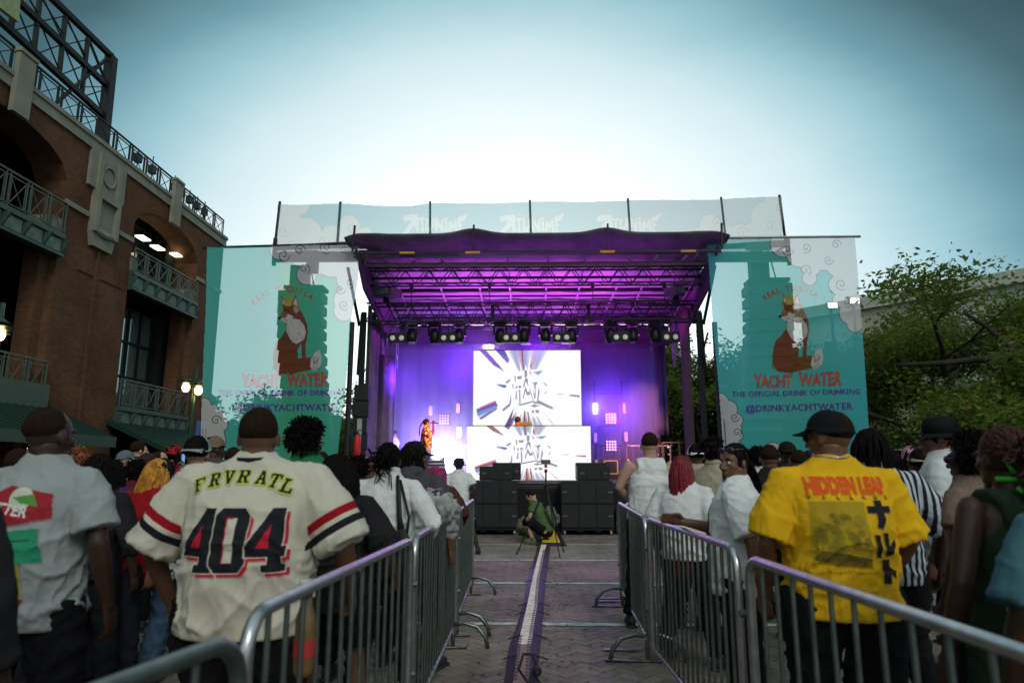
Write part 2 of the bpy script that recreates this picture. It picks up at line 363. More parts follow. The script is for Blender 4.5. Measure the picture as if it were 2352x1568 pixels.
# ---------------------------------------------------------------- ground
def ground_mat(name,c1,c2,sc=1.5,rough=.85,bump=.25):
    return mat(name,tuple((a+b)/2 for a,b in zip(c1,c2)),rough,var=.25,scale=sc,bump=bump,bscale=60)
g=MB(); g.add([(-400,-200,-.02),(400,-200,-.02),(400,600,-.02),(-400,600,-.02)],[(0,1,2,3)])
g.build('ground',ground_mat('asphalt_and_joint_sand',(.05,.047,.043),(.07,.066,.06)),kind='structure')
def pavers():
    mb=MB(); Lb,Wb,gp=.2,.1,.004; cols=[]; rnd=random.Random(3); s2=math.sqrt(.5)
    def add(cx,cy,w,h):
        x0,x1,y0,y1=cx-w/2+gp,cx+w/2-gp,cy-h/2+gp,cy+h/2-gp
        def T(x,y,z): return ((x-y)*s2,(x+y)*s2,z)
        X,Y,_=T(cx,cy,0)
        if not(-6.2<X<7.2 and 2.2<Y<17.2): return
        dz=rnd.uniform(-.0022,.0022); e=.004
        tl=[rnd.uniform(-.0012,.0012) for _ in range(4)]
        o=[(x0,y0),(x1,y0),(x1,y1),(x0,y1)]; i_=[(x0+e,y0+e),(x1-e,y0+e),(x1-e,y1-e),(x0+e,y1-e)]
        vs=[T(*p,-.019) for p in o]+[T(*p,-.003+dz) for p in o]+[T(*p,dz+tl[k]) for k,p in enumerate(i_)]
        mb.add(vs,[(8,9,10,11)]+[(4+k,4+(k+1)%4,8+(k+1)%4,8+k) for k in range(4)]+[(k,(k+1)%4,4+(k+1)%4,4+k) for k in range(4)])
        v=rnd.random(); base=Vector((.165,.142,.108)) if v<.6 else (Vector((.135,.12,.095)) if v<.85 else Vector((.18,.14,.11)))
        if 12.0<Y<14.2 : base=Vector((.18,.172,.125))
        if 9.6<Y<11.6: base=Vector((.17,.125,.11))
        base=base*rnd.uniform(.98,1.32); cols.extend([tuple(base)]*12)
    # herringbone: unit pairs on the staircase lattice
    for i in range(-40,230):
        for j in range(-110,110):
            # lattice vectors a=(W,W), b=(2L... )
            ox=i*Wb+j*2*Lb/2*1.0; oy=i*Wb-j*2*Lb/2*1.0
            add(ox+Lb/2,oy+Wb/2,Lb,Wb)          # horizontal brick
            add(ox+Wb/2,oy+Wb+Lb/2,Wb,Lb)       # vertical brick
    o=mb.build('paving',[attr_mat('clay_paver',.8)],kind='structure',fixn=False)
    me=o.data; at=me.attributes.new('print','FLOAT_COLOR','POINT'); cc=np.ones((len(cols),4),'f'); cc[:,:3]=np.array(cols); at.data.foreach_set('color',cc.ravel())
    m=me.materials[0]; nt=m.node_tree; b=nt.nodes['Principled BSDF']
    tc=nt.nodes.new('ShaderNodeTexCoord'); no=nt.nodes.new('ShaderNodeTexNoise'); no.inputs['Scale'].default_value=70; no.inputs['Detail'].default_value=6; nt.links.new(tc.outputs['Object'],no.inputs[0])
    n2=nt.nodes.new('ShaderNodeTexNoise'); n2.inputs['Scale'].default_value=1.1; n2.inputs['Detail'].default_value=7; nt.links.new(tc.outputs['Object'],n2.inputs[0])
    mp=nt.nodes.new('ShaderNodeMapRange'); nt.links.new(n2.outputs[0],mp.inputs[0]); mp.inputs[1].default_value=.3; mp.inputs[2].default_value=.7; mp.inputs[3].default_value=.6; mp.inputs[4].default_value=1.25
    at_=[n for n in nt.nodes if n.type=='ATTRIBUTE'][0]; mx=nt.nodes.new('ShaderNodeMix'); mx.data_type='RGBA'; mx.blend_type='MULTIPLY'; mx.inputs[0].default_value=1
    nt.links.new(at_.outputs[0],mx.inputs[6]); nt.links.new(mp.outputs[0],mx.inputs[7]); nt.links.new(mx.outputs[2],b.inputs[0]); b.inputs['Specular IOR Level'].default_value=.35; b.inputs['Roughness'].default_value=.6
    bu=nt.nodes.new('ShaderNodeBump'); bu.inputs['Strength'].default_value=.35; bu.inputs['Distance'].default_value=.004; nt.links.new(no.outputs[0],bu.inputs['Height']); nt.links.new(bu.outputs[0],b.inputs['Normal'])
pavers()
WLINE=mat('worn_white_road_paint',(.42,.50,.50),.7,var=.45,scale=9)
for k,(Y,hw) in enumerate(((14.15,.045),(11.72,.05),(9.37,.05),(6.95,.06))):
    mb=MB(); n=160; rnd=random.Random(k); top=[]; bot=[]
    for i in range(n+1):
        x=-6+13*i/n; w=hw+rnd.uniform(-.012,.008); c=.012*math.sin(x*1.7+k)
        top.append((x,Y+w+c,.0055)); bot.append((x,Y-w+c,.0055))
    mb.add(bot+top,[(i,i+1,n+2+i,n+1+i) for i in range(n)])
    mb.build('painted_line',WLINE,kind='structure',fixn=False)
# fallen leaves along the cable ramp
mb=MB(); rnd=random.Random(5)
for i in range(260):
    Y=rnd.uniform(4.5,13.5); X=-.1+.02*Y+rnd.gauss(.25,.16)*(1 if rnd.random()<.75 else -1)
    if rnd.random()<.15: X=rnd.uniform(-.5,1.0)
    a=rnd.uniform(0,6.28); s=rnd.uniform(.012,.028); z=.008+rnd.uniform(0,.006)
    mb.add([(X+s*math.cos(a),Y+s*math.sin(a),z),(X+s*.5*math.cos(a+1.6),Y+s*.5*math.sin(a+1.6),z+.008),(X-s*math.cos(a),Y-s*math.sin(a),z),(X-s*.5*math.cos(a+1.6),Y-s*.5*math.sin(a+1.6),z+.004)],[(0,1,2,3)])
mb.build('fallen_leaves',mat('brown_fallen_leaf',(.10,.05,.022),.8,var=.5,scale=30),kind='stuff',label='scattered brown fallen leaves on the brick paving beside the cable ramp',cat='leaves')

# ---------------------------------------------------------------- brick stadium on the left
FX=-14.0
st=empty('stadium_building','red brick stadium facade with arches, green balconies and awnings on the left','building',(FX,20,0))
def S(mb,name,m,parent=None,smooth=False,label=None):
    o=mb.build(name,m,None,smooth,label=label); p=parent or st; o.parent=p
    o.matrix_parent_inverse=Matrix.Translation((-FX,-20,0)); 
    return o
bays=[(6.1,10.9),(14.55,19.35),(23.0,27.8)]; SPR=10.15; TOP=12.0; CR=.95
mb=MB()
prev=-6.0
for a,b in bays+[(30.1,30.1)]:
    mb.box((FX-1.0,prev,0),(FX,a,TOP)); prev=b
for a,b in bays:
    c=(a+b)/2; h=(b-a)/2
    arch=[(a+(b-a)*i/18,SPR+CR*math.sqrt(max(0,1-((a+(b-a)*i/18-c)/h)**2))**1.0) for i in range(19)]
    loop=[(a,TOP)]+arch+[(b,TOP)]
    k=len(mb.v); n=len(arch)
    for X in (FX,FX-1.0):
        for (y,z) in arch: mb.v.append((X,y,z))
        for (y,z) in arch: mb.v.append((X,y,TOP))
    for off in (0,2*n):
        for i in range(n-1): mb.f.append((k+off+i,k+off+i+1,k+off+n+i+1,k+off+n+i)); mb.m.append(0)
    for i in range(n-1): mb.f.append((k+i,k+i+1,k+2*n+i+1,k+2*n+i)); mb.m.append(0)
mb.box((FX-14,29.1,0),(FX-1.0,30.1,TOP))
S(mb,'brick_wall',BRICK)
mb=MB()           # pilasters inside the jambs and belt strips
for a,b in bays:
    mb.box((FX-.75,a,0),(FX-.25,a+.38,8.4)); mb.box((FX-.75,b-.38,0),(FX-.25,b,8.4))
S(mb,'brick_pilaster',BRICK)
for (a,b) in ((10.9,14.55),(19.35,23.0),(27.8,30.1)):
    for q0,q1 in ((a,a+(b-a)*.30),(b-(b-a)*.30,b)): mb=MB(); mb.box((FX+.002,q0,9.42),(FX+.07,q1,9.58)); S(mb,'stone_belt_course',STONE)
for (a,b) in ((10.9,14.55),(19.35,23.0)):
    mb=MB(); c=(a+b)/2; mb.box((FX+.001,c-.9,7.62),(FX+.035,c-.15,7.70)); mb.box((FX+.001,c+.25,7.62),(FX+.035,c+1.5,7.70)); mb.box((FX+.001,c-.06,0),(FX+.05,c+.06,8.7))
    S(mb,'brick_relief_band',BRICK)
mb=MB()
for a,b in bays:
    for y0,y1 in ((a-.02,a+.44),(b-.44,b+.02)): mb=MB(); mb.box((FX-.80,y0,8.402),(FX+.02,y1,8.9)); S(mb,'stone_capital',STONE)
mb=MB(); mb.box((FX-1.0,-6,TOP+.002),(FX+.12,30.25,TOP+.14)); mb.box((FX+.001,-6,TOP-.32),(FX+.07,30.2,TOP))
S(mb,'stone_coping',STONE)
for c in (8.5,16.95,25.4):
    mb=MB()
    for (w,x,z0,z1) in ((.30,.22,11.0,12.75),(.34,.26,12.75,12.85)):
        mb.box((FX+.073,c-w,z0),(FX+x,c+w,z1))
    S(mb,'stone_keystone',STONE)
def ornament(c):
    mb=MB()
    mb.box((FX+.002,c-.95,10.45),(FX+.10,c+.95,11.68)); 
    mb.ext([(c-.62,9.0),(c+.62,9.0),(c+.62,10.45),(c-.62,10.45)],FX+.002,FX+.12,0)
    mb.ext([(c-.5,8.55),(c+.5,8.55),(c+.62,9.0),(c-.62,9.0)],FX+.002,FX+.16,0)
    mb.box((FX+.102,c-.62,10.4),(FX+.2,c-.42,11.68)); mb.box((FX+.102,c+.42,10.4),(FX+.2,c+.62,11.68))
    mb.box((FX+.122,c-.62,9.0),(FX+.26,c-.44,10.4)); mb.box((FX+.122,c+.44,9.0),(FX+.26,c+.62,10.4)); mb.box((FX+.122,c-.44,10.15),(FX+.26,c+.44,10.4))
    mb.tube([(FX+.12,c-.44,9.08),(FX+.20,c,9.02),(FX+.12,c+.44,9.08)],.12,10)
    pts=[(FX+.13,c+.33*math.cos(t*math.pi/12),11.05+.33*math.sin(t*math.pi/12)) for t in range(25)]; mb.tube(pts,.03,6)
    S(mb,'stone_ornament',STONE)
for c in (12.7,21.15): ornament(c)
def railing(X,Y0,Y1,Z0,Z1,pan,name='railing',par=None,m=RAILM,r=.022):
    mb=MB(); n=max(1,round((Y1-Y0)/pan)); P=(Y1-Y0)/n
    mb.bar((X,Y0,Z1),(X,Y1,Z1),.06,.05); mb.bar((X,Y0,Z0+.08),(X,Y1,Z0+.08),.04,.03); mb.bar((X,Y0,Z1-.12),(X,Y1,Z1-.12),.03,.03)
    for i in range(n+1):
        y=Y0+P*i
        for d in ((-.07,.07) if 0<i<n else (0,)): mb.bar((X,y+d,Z0),(X,y+d,Z1),.04)
    for i in range(n):
        a,b=Y0+P*i+.13,Y0+P*(i+1)-.13
        mb.bar((X+.002,a,Z0+.1),(X+.002,b,Z1-.14),.022); mb.bar((X-.024,b,Z0+.1),(X-.024,a,Z1-.14),.022)
        for y in (a,b): mb.bar((X,y,Z0+.1),(X,y,Z1-.14),.022)
    return S(mb,name,m,par)
railing(FX-.1,-5,30.1,TOP+.15,TOP+.95,.95,'roof_railing',None,DSTEEL)
rnd=random.Random(1)       # lamps and aerials behind the roof railing
for y in (23.6,24.6,26.3,26.9,27.6,28.3,29.0):
    mb=MB(); mb.bar((FX-.5,y,TOP+.14),(FX-.5,y,TOP+1.35+rnd.uniform(-.1,.2)),.03); mb.box((FX-.62,y-.1,TOP+.8),(FX-.4,y+.14,TOP+1.12)); S(mb,'roof_fixture',DSTEEL)
def balcony(a,b,Z,ztop,full=True):
    o=empty('balcony',None,None); o.parent=st
    mb=MB(); mb.box((FX-2.0,a,Z-.15),(FX+.18,b,Z)); mb.box((FX+.0,a,Z-.62),(FX+.10,b,Z-.15)); mb.box((FX-.1,a,Z-.70),(FX+.2,b,Z-.62))
    n=6
    for i in range(n+1):
        y=a+(b-a)*i/n; mb.ext([(FX+.1,Z-.62),(FX+.36,Z-.2),(FX+.1,Z-.2)],y-.03 if i else y,y+.03 if i<n else y,1)
    d=mb.build('balcony_deck',[GSTEEL]); d.parent=o
    mb=MB()
    for i in range(n):
        y0=a+(b-a)*i/n+.08; y1=a+(b-a)*(i+1)/n-.08; mb.box((FX+.102,y0,Z-.56),(FX+.115,y1,Z-.2))
    d=mb.build('fascia_panel',[PALE]); d.parent=o
    r=railing(FX+.12,a+.03,b-.03,Z,ztop,.78,'balcony_railing'); r.parent=o; r.matrix_parent_inverse=Matrix.Identity(4)
    o.matrix_parent_inverse=Matrix.Translation((-FX,-20,0))
for a,b in bays[1:]:
    balcony(a,b,8.42,9.25 if a>20 else 9.4); balcony(a,b,3.62,4.55)
balcony(*bays[0],8.42,9.4)
# glazing behind the balconies
def glazing(a,b,z0,z1,nx,nz,X):
    w=empty('window_wall',None,None); w.parent=st; w.matrix_parent_inverse=Matrix.Translation((-FX,-20,0))
    mb=MB(); mb.add([(X,a,z0),(X,b,z0),(X,b,z1),(X,a,z1)],[(0,1,2,3)]); g=mb.build('glass_pane',GLASSR if a>20 and z0<5 else GLASS,fixn=False); g.parent=w
    mb=MB()
    for i in range(nx+1): y=a+(b-a)*i/nx; mb.box((X+.003,y-.04,z0),(X+.09,y+.04,z1))
    for i in range(nz+1): z=z0+(z1-z0)*i/nz; mb.box((X+.006,a,z-.035),(X+.085,b,z+.035))
    f=mb.build('mullion',DSTEEL); f.parent=w
glazing(23.0,27.0,3.62,7.6,5,3,FX-1.3); glazing(23.0,27.0,8.42,11.1,5,1,FX-1.6)
glazing(14.55,19.35,8.42,11.1,4,1,FX-2.4); glazing(14.55,19.35,3.62,7.7,4,2,FX-2.4)
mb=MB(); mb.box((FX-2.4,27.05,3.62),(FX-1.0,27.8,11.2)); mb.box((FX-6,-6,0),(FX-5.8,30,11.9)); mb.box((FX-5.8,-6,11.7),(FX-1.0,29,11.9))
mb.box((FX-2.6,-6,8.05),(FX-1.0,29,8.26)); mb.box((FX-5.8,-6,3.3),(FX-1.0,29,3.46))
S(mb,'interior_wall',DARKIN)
TUBE=mat('lit_ceiling_panel',(.8,.8,.7),.5,emit=(1,.95,.6),estr=3.2)
for p in ((320,547),(354,569),(398,586),(318,972),(303,965)):
    q=aX(p[0],p[1],FX-.9 if p[1]<900 else FX-.5); mb=MB(); mb.box((q.x-.02,q.y-.28,q.z-.03),(q.x+.3,q.y+.28,q.z+.03)) if p[1]<900 else mb.box((q.x,q.y-.12,q.z-.04),(q.x+.1,q.y+.12,q.z+.04)); S(mb,'ceiling_light',TUBE)
# awnings
def awning(a,b,zw,zo,out):
    o=empty('awning',None,None); o.parent=st; o.matrix_parent_inverse=Matrix.Translation((-FX,-20,0))
    mb=MB(); mb.add([(FX+.01,a,zw),(FX+.01,b,zw),(FX+out,b-.1,zo),(FX+out,a+.1,zo),(FX+.01,a,zw-.12),(FX+.01,b,zw-.12),(FX+out,b-.1,zo-.14),(FX+out,a+.1,zo-.14)],[(0,1,2,3),(7,6,5,4),(0,3,7,4),(1,5,6,2),(3,2,6,7)])
    r=mb.build('awning_roof',AWN); r.parent=o
    mb=MB(); n=int((b-a)/.3)
    for i in range(n+1):
        y=a+(b-a)*i/n; y2=a+.1+(b-a-.2)*i/n; mb.bar((FX+.01,y,zw+.015),(FX+out,y2,zo+.015),.03,.03)
    r=mb.build('awning_seam',AWN); r.parent=o
    mb=MB(); mb.box((FX+out+.002,a+.1,zo-.26),(FX+out+.05,b-.1,zo+.03))
    r=mb.build('awning_fascia',GSTEEL); r.parent=o
awning(22.6,28.2,3.1,2.15,2.1); awning(13.6,19.5,3.35,2.35,2.3); awning(4.8,11.4,3.35,2.35,2.3)
# letters above the left awning
cu=bpy.data.curves.new('t','FONT'); cu.body='T S'; cu.size=.42; cu.extrude=.03; cu.space_character=1.9; cu.offset=.008
to=bpy.data.objects.new('t',cu); COL.objects.link(to); me=bpy.data.meshes.new_from_object(to.evaluated_get(bpy.context.evaluated_depsgraph_get())); bpy.data.objects.remove(to)
mb=MB(); q=aX(0,908,FX+.45); mb.box((FX+.3,14.6,q.z-.22),(FX+.38,19.2,q.z+.5)); S(mb,'sign_beam',GSTEEL)
me.materials.clear(); me.materials.append(mat('white_sign_letter',(.7,.72,.68),.6)); lt=bpy.data.objects.new('sign_lettering',me); COL.objects.link(lt); lt.parent=st
lt.matrix_parent_inverse=Matrix.Translation((-FX,-20,0)); lt.matrix_local=Matrix.Translation((FX+.42,q.y-.25,q.z))@Matrix.Rotation(R(90),4,'Z')@Matrix.Rotation(R(90),4,'X')
lt['label']='white sign letters T and S on the green beam'
# steel scoreboard frame on the roof
sf=MB(); P=lambda x,y: aX(x,y,FX-.6)
def bm_(p,q,w): sf.bar(P(*p),P(*q),w,w)
bm_((235,335),(256,131),.30); bm_((257,131),(100,-22),.17); bm_((246,197),(0,-36),.17); bm_((240,268),(-30,20),.17)
for a,b in (((202,88),(187,222)),((150,38),(136,170)),((92,-8),(78,116)),((40,-60),(26,62))): bm_(a,b,.11)
for q in (((204,95),(246,200),(232,262),(190,150)),((152,44),(198,132),(190,216),(142,102)),((96,-4),(146,82),(136,160),(84,50)),((40,-50),(88,34),(80,110),(30,0))):
    bm_(q[0],q[1],.04)
for a,b in (((250,140),(198,160)),((198,92),(146,104)),((146,38),(92,50)),((244,205),(192,222)),((190,152),(140,172)),((138,104),(84,124)),((84,56),(28,72)),
            ((206,92),(246,192)),((198,160),(236,262)),((154,42),(194,134)),((146,104),(184,196)),((98,-6),(142,88)),((92,52),(136,162)),((36,10),(78,114)),
            ((243,137),(128,238)),((168,200),(240,200)),((166,268),(238,268))): bm_(a,b,.035 if abs(a[0]-b[0])<80 else .09)
fr=sf.build('scoreboard_frame',DSTEEL,label='black steel scoreboard truss frame standing on the stadium roof',cat='steel frame')
mb=MB(); a=[P(-30,-40),P(30,-40),P(24,52),P(-30,10)]; mb.add([v+Vector((.25,0,0)) for v in a]+[v+Vector((.12,0,0)) for v in a],[(0,1,2,3),(7,6,5,4),(0,4,5,1),(1,5,6,2),(2,6,7,3),(3,7,4,0)])
pn=mb.build('billboard_panel',mat('faded_yellow_green_board',(.30,.36,.18),.7),fixn=True); pn.parent=fr

# ---------------------------------------------------------------- street lamps
LAMPG=mat('green_lamp_paint',(.03,.075,.05),.45,.3); BULB=mat('warm_lamp_glass',(1,.8,.5),.4,emit=(1,.62,.22),estr=9.)
def lamp_head(p,par,s=1.):
    mb=MB(); mb.tube([(p.x,p.y,p.z+.30*s),(p.x,p.y,p.z+.24*s),(p.x,p.y,p.z+.2*s)],[.05*s,.12*s,.2*s],14)
    for k in range(3): 
        r=.22-.03*k; z=p.z+.14*s-.06*k*s; mb.tube([(p.x,p.y,z),(p.x,p.y,z-.012)],[r*s,(r+.03)*s],16)
    h=mb.build('lamp_head',LAMPG,par)
    mb=MB(); mb.ell((p.x,p.y,p.z),(.115*s,.115*s,.15*s)); mb.build('bulb',BULB,h,True)
def street_lamp(bx,Y,heads,ztop,label):
    t=tag(bpy.data.objects.new('street_lamp',None),label,'street lamp','green street lamps by the stadium'); COL.objects.link(t)
    b=aY(bx[0],bx[1],Y); mb=MB(); mb.tube([(b.x,b.y,0),(b.x,b.y,.5),(b.x,b.y,.55),(b.x,b.y,ztop)],[.11,.10,.055,.04],12)
    hp=[aY(x,y,Y) for x,y in heads]
    for p in hp: mb.bar((b.x,b.y,p.z+.3),(p.x,p.y,p.z+.3),.05)
    mb.build('lamp_post',LAMPG,t)
    for p in hp:
        lamp_head(p,t)
        d=light('lamp_glow','POINT',p+Vector((0,-.0,-.25)),(0,0,0),9,(1,.65,.3),.12); d.parent=t
street_lamp((437,1000),20.5,((427,889),(456,896)),4.55,'green twin lamp post with two lit warm lanterns beside the left banner')
street_lamp((-22,900),12.5,((-3,766),(-42,766)),4.6,'green lamp post half out of frame at the left edge, lantern lit')

# small blue sign and lit tree are under the awning
mb=MB(); q=aY(455,984,21.5); mb.cbox(q,(.12,.03,.5)); mb.build('blue_sign',mat('blue_sign_face',(.03,.12,.45),.5),label='small blue upright sign on the brick behind the left banner edge',cat='sign')
mb=MB(); rnd=random.Random(9); c=aX(108,1000,FX+1.6); BF=mat('fairy_light_bulb',(1,.8,.4),.5,emit=(1,.75,.25),estr=2.2)
fl=empty('light_tree','small tree wrapped in fairy lights below the left awning','tree',(c.x,c.y,0))
for i in range(170):
    t=rnd.random(); r=.75*(1-t)+.05; a=rnd.uniform(0,6.28); mb.ell((r*math.cos(a),r*math.sin(a),.9+2.0*t),(.012,.012,.012),5)
mb.build('fairy_light',BF,fl,kind='stuff')
mb=MB(); mb.tube([(0,0,0),(0,0,2.9)],[.07,.02],7)
for i in range(60):
    z=rnd.uniform(.8,2.7); a=rnd.uniform(0,6.28); r=.8*(1-(z-.8)/2.1); mb.tube([(0,0,z),(r*math.cos(a),r*math.sin(a),z+.1)],[.02,.006],4)
mb.build('trunk',mat('dark_bark',(.03,.025,.018),.9),fl)

# ---------------------------------------------------------------- apartment building on the right
bA=Vector((26.0,23.5,0)); bB=aY(1985,700,33.5); bB.z=0; dv=(bA-bB); bl=dv.length; dvn=dv.normalized(); nrm=Vector((dvn.y,-dvn.x,0))
if nrm.y>0: nrm=-nrm
bB=bB-dvn*3.2; bl+=3.2+6
zt=aY(1985,700,33.5).z+.35
ap=empty('apartment_building','long pale grey apartment block with sash windows behind the right trees','building',bB)
Mb=Matrix.Translation((0,0,0))@Matrix(((dvn.x,-nrm.x,0,0),(dvn.y,-nrm.y,0,0),(0,0,1,0),(0,0,0,1)))   # local x along wall, y inwards
ap.matrix_world=Matrix.Translation(bB)@Mb.to_4x4()
PW=mat('pale_render_wall',(.36,.40,.38),.85,var=.1,scale=.8); CW=mat('cream_render_wall',(.40,.38,.27),.85,var=.1,scale=.8); TRIMG=mat('white_window_trim',(.5,.54,.5),.6)
wins=[]; xs=[1.4+2.45*i for i in range(int(bl/2.45))]
mb=MB(); mb2=MB(); zrows=[1.0,3.9,6.6]
def wallrect(x0,x1,z0,z1,cream): (mb2 if cream else mb).box((x0,0,z0),(x1,.3,z1))
for i,x in enumerate(xs):
    cr_=(i%3==1); x0=x-1.225; x1=x+1.225
    zs=[0]+[z for r in zrows for z in (r,r+1.45)]+[zt-.6]
    for k in range(0,len(zs)-1,2): wallrect(x0,x1,zs[k],zs[k+1],cr_)
    for r in zrows: wallrect(x0,x-.42,r,r+1.45,cr_); wallrect(x+.42,x1,r,r+1.45,cr_); wins.append((x,r))
mb.build('wall',PW,ap); mb2.build('wall',CW,ap,label='cream bays of the wall')
mb=MB(); mb.box((-.5,-.25,zt-.598),(bl,.5,zt)); mb.build('parapet',mat('pale_parapet',(.42,.44,.36),.8),ap)
mb=MB(); mb.box((-.2,.302,0),(bl,8,zt-.1)); mb.build('roof_block',DARKIN,ap)
for (x,r) in wins:
    mb=MB()
    for a,b in (((x-.42,-.04,r),(x-.36,.06,r+1.45)),((x+.36,-.04,r),(x+.42,.06,r+1.45)),((x-.36,-.04,r),(x+.36,.06,r+.06)),((x-.36,-.04,r+1.39),(x+.36,.06,r+1.45)),((x-.36,-.02,r+.7),(x+.36,.05,r+.76)),((x-.5,-.09,r-.09),(x+.5,-.003,r-.003))): mb.box(a,b)
    w=mb.build('window',TRIMG,ap); mb=MB(); mb.box((x-.36,.07,r+.06),(x+.36,.09,r+1.39)); mb.build('pane',GLASS,w)

# ---------------------------------------------------------------- trees
def leaf_mat(name,c1,c2,c3):
    m=bpy.data.materials.new(name); m.use_nodes=True; nt=m.node_tree; N=nt.nodes; L=nt.links; b=N['Principled BSDF']; b.inputs['Roughness'].default_value=.6; b.inputs['Specular IOR Level'].default_value=.2
    g=N.new('ShaderNodeNewGeometry'); r=N.new('ShaderNodeValToRGB'); L.new(g.outputs['Random Per Island'],r.inputs[0]); e=r.color_ramp.elements
    e[0].color=(*c1,1); e[1].color=(*c3,1); e[1].position=1.; k=e.new(.6); k.color=(*c2,1); k=e.new(.92); k.color=(*c2,1); L.new(r.outputs[0],b.inputs[0])
    tr=N.new('ShaderNodeBsdfTranslucent'); L.new(r.outputs[0],tr.inputs[0]); mx=N.new('ShaderNodeMixShader'); mx.inputs[0].default_value=.45; L.new(b.outputs[0],mx.inputs[1]); L.new(tr.outputs[0],mx.inputs[2]); L.new(mx.outputs[0],N['Material Output'].inputs[0]); return m
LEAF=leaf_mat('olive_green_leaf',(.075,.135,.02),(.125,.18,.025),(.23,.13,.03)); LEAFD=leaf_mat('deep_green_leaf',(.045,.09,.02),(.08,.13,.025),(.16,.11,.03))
BARK=mat('grey_brown_bark',(.035,.03,.024),.9,var=.3,bump=.5,bscale=20)
def tree(name,label,base,height,spread,seed,leafm,nl=26,ls=.075,levels=4,bias=(0,0,0),trunk=.16,first=.35,cl=.42,group='trees beside the stage',dead=0,squash=.55,maxz=None,minx=None):
    rnd=random.Random(seed); t=empty(name,label,'tree',base,0,group); mb=MB(); lf=MB(); bias=Vector(bias); tips=[]
    def grow(p,d,ln,r,lv):
        n=5; pts=[p.copy()]; q=p.copy(); dd=d.copy()
        for i in range(n):
            dd=(dd+Vector((rnd.gauss(0,.16),rnd.gauss(0,.16),rnd.gauss(0,.1)))+bias*.06+Vector((0,0,-.02*(levels-lv)))).normalized(); q=q+dd*ln/n; pts.append(q.copy())
        mb.tube(pts,[r*(1-.5*i/n) for i in range(n+1)],7 if lv>2 else 4,cap=False)
        if lv<=1:
            for i in range(1,n+1): tips.append((pts[i],dd,lv))
        if lv==0 or (maxz and q.z>maxz-.55) or (minx is not None and (q.x+base[0])/(q.y+base[1])<minx): return
        k=rnd.randint(3,4) if lv<levels else rnd.randint(4,5)
        for j in range(k):
            t_=first+(1-first)*(j+rnd.random()*.6)/k if lv==levels else .3+.7*(j+rnd.random()*.7)/k
            t_=min(t_,1); i=min(n-1,int(t_*n)); b=pts[i].lerp(pts[i+1],t_*n-i); a=rnd.uniform(0,6.28)
            sd=Vector((math.cos(a),math.sin(a),0)); nd=(dd*.55+sd*spread*rnd.uniform(.7,1.1)+bias*.35+Vector((0,0,rnd.uniform(-.05,.35)*squash))).normalized()
            grow(b,nd,ln*rnd.uniform(.58,.78),r*.5,lv-1)
    grow(Vector((0,0,0)),(Vector((0,0,1))+bias*.25).normalized(),height*.5,trunk,levels)
    mb.build('trunk',BARK,t,True,fixn=False)
    for p,d,lv in tips:
        if rnd.random()<dead: continue
        if maxz and p.z>maxz+rnd.gauss(0,.35): continue
        if minx is not None and (p.x+base[0])/(p.y+base[1])<minx: continue
        for _ in range(nl if lv==0 else nl//3):
            c=p+Vector((rnd.gauss(0,cl),rnd.gauss(0,cl),rnd.gauss(0,cl*.6))); s=ls*rnd.uniform(.6,1.3)
            u=Vector((rnd.gauss(0,1),rnd.gauss(0,1),rnd.gauss(0,.5))).normalized(); v=u.cross(Vector((rnd.gauss(0,1),rnd.gauss(0,1),rnd.gauss(0,1)))).normalized()
            lf.v+= [tuple(c-u*s),tuple(c+v*s*.45),tuple(c+u*s),tuple(c-v*s*.45)]; k=len(lf.v)-4; lf.f.append((k,k+1,k+2,k+3)); lf.m.append(0)
    lf.build('crown',leafm,t,fixn=False); return t
tree('broadleaf_tree','large leafy tree arching in from the right edge over the crowd',(14.6,16.0,0),9.8,.95,11,LEAF,nl=28,ls=.08,bias=(-.62,.15,.05),trunk=.22,cl=.30,maxz=6.2,minx=.58)
tree('broadleaf_tree','yellow-tinged green tree just right of the right banner',(13.4,21.0,0),9.6,.85,21,LEAF,nl=34,ls=.085,bias=(-.12,0,.12),trunk=.2,cl=.36,maxz=7.1)
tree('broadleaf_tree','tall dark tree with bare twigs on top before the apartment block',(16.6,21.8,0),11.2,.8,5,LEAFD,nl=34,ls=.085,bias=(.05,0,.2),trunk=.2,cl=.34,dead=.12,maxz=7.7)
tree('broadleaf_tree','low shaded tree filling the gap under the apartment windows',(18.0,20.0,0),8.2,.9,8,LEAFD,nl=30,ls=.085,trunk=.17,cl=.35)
tree('broadleaf_tree','slender sparse tree showing between the stage and the right banner',(8.4,31,0),10.5,.55,33,LEAF,nl=44,ls=.10,trunk=.16,cl=.30,bias=(0,0,.3),first=.2,maxz=7.3)
tree('broadleaf_tree','bushy tree seen through the mesh of the right banner',(11.8,30.0,0),8.6,.7,44,LEAFD,nl=20,ls=.1,trunk=.16,cl=.38,first=.2,maxz=7.5)
for i,(x,y,h,lb) in enumerate(((-14.5,40,8.6,'distant tree at the left end of the row behind the left banner'),(-11.3,38,7.4,'distant tree behind the middle of the left banner'),(-8.2,37,8.4,'distant tree behind the right part of the left banner'),(-5.6,33,6.4,'thin light green tree in the gap left of the stage'))):
    tree('broadleaf_tree',lb,(x,y,0),h,.8,60+i,LEAF if i==3 else LEAFD,nl=16,ls=.13,levels=3,trunk=.15,cl=.55,group='far trees behind the left banner',first=.15)

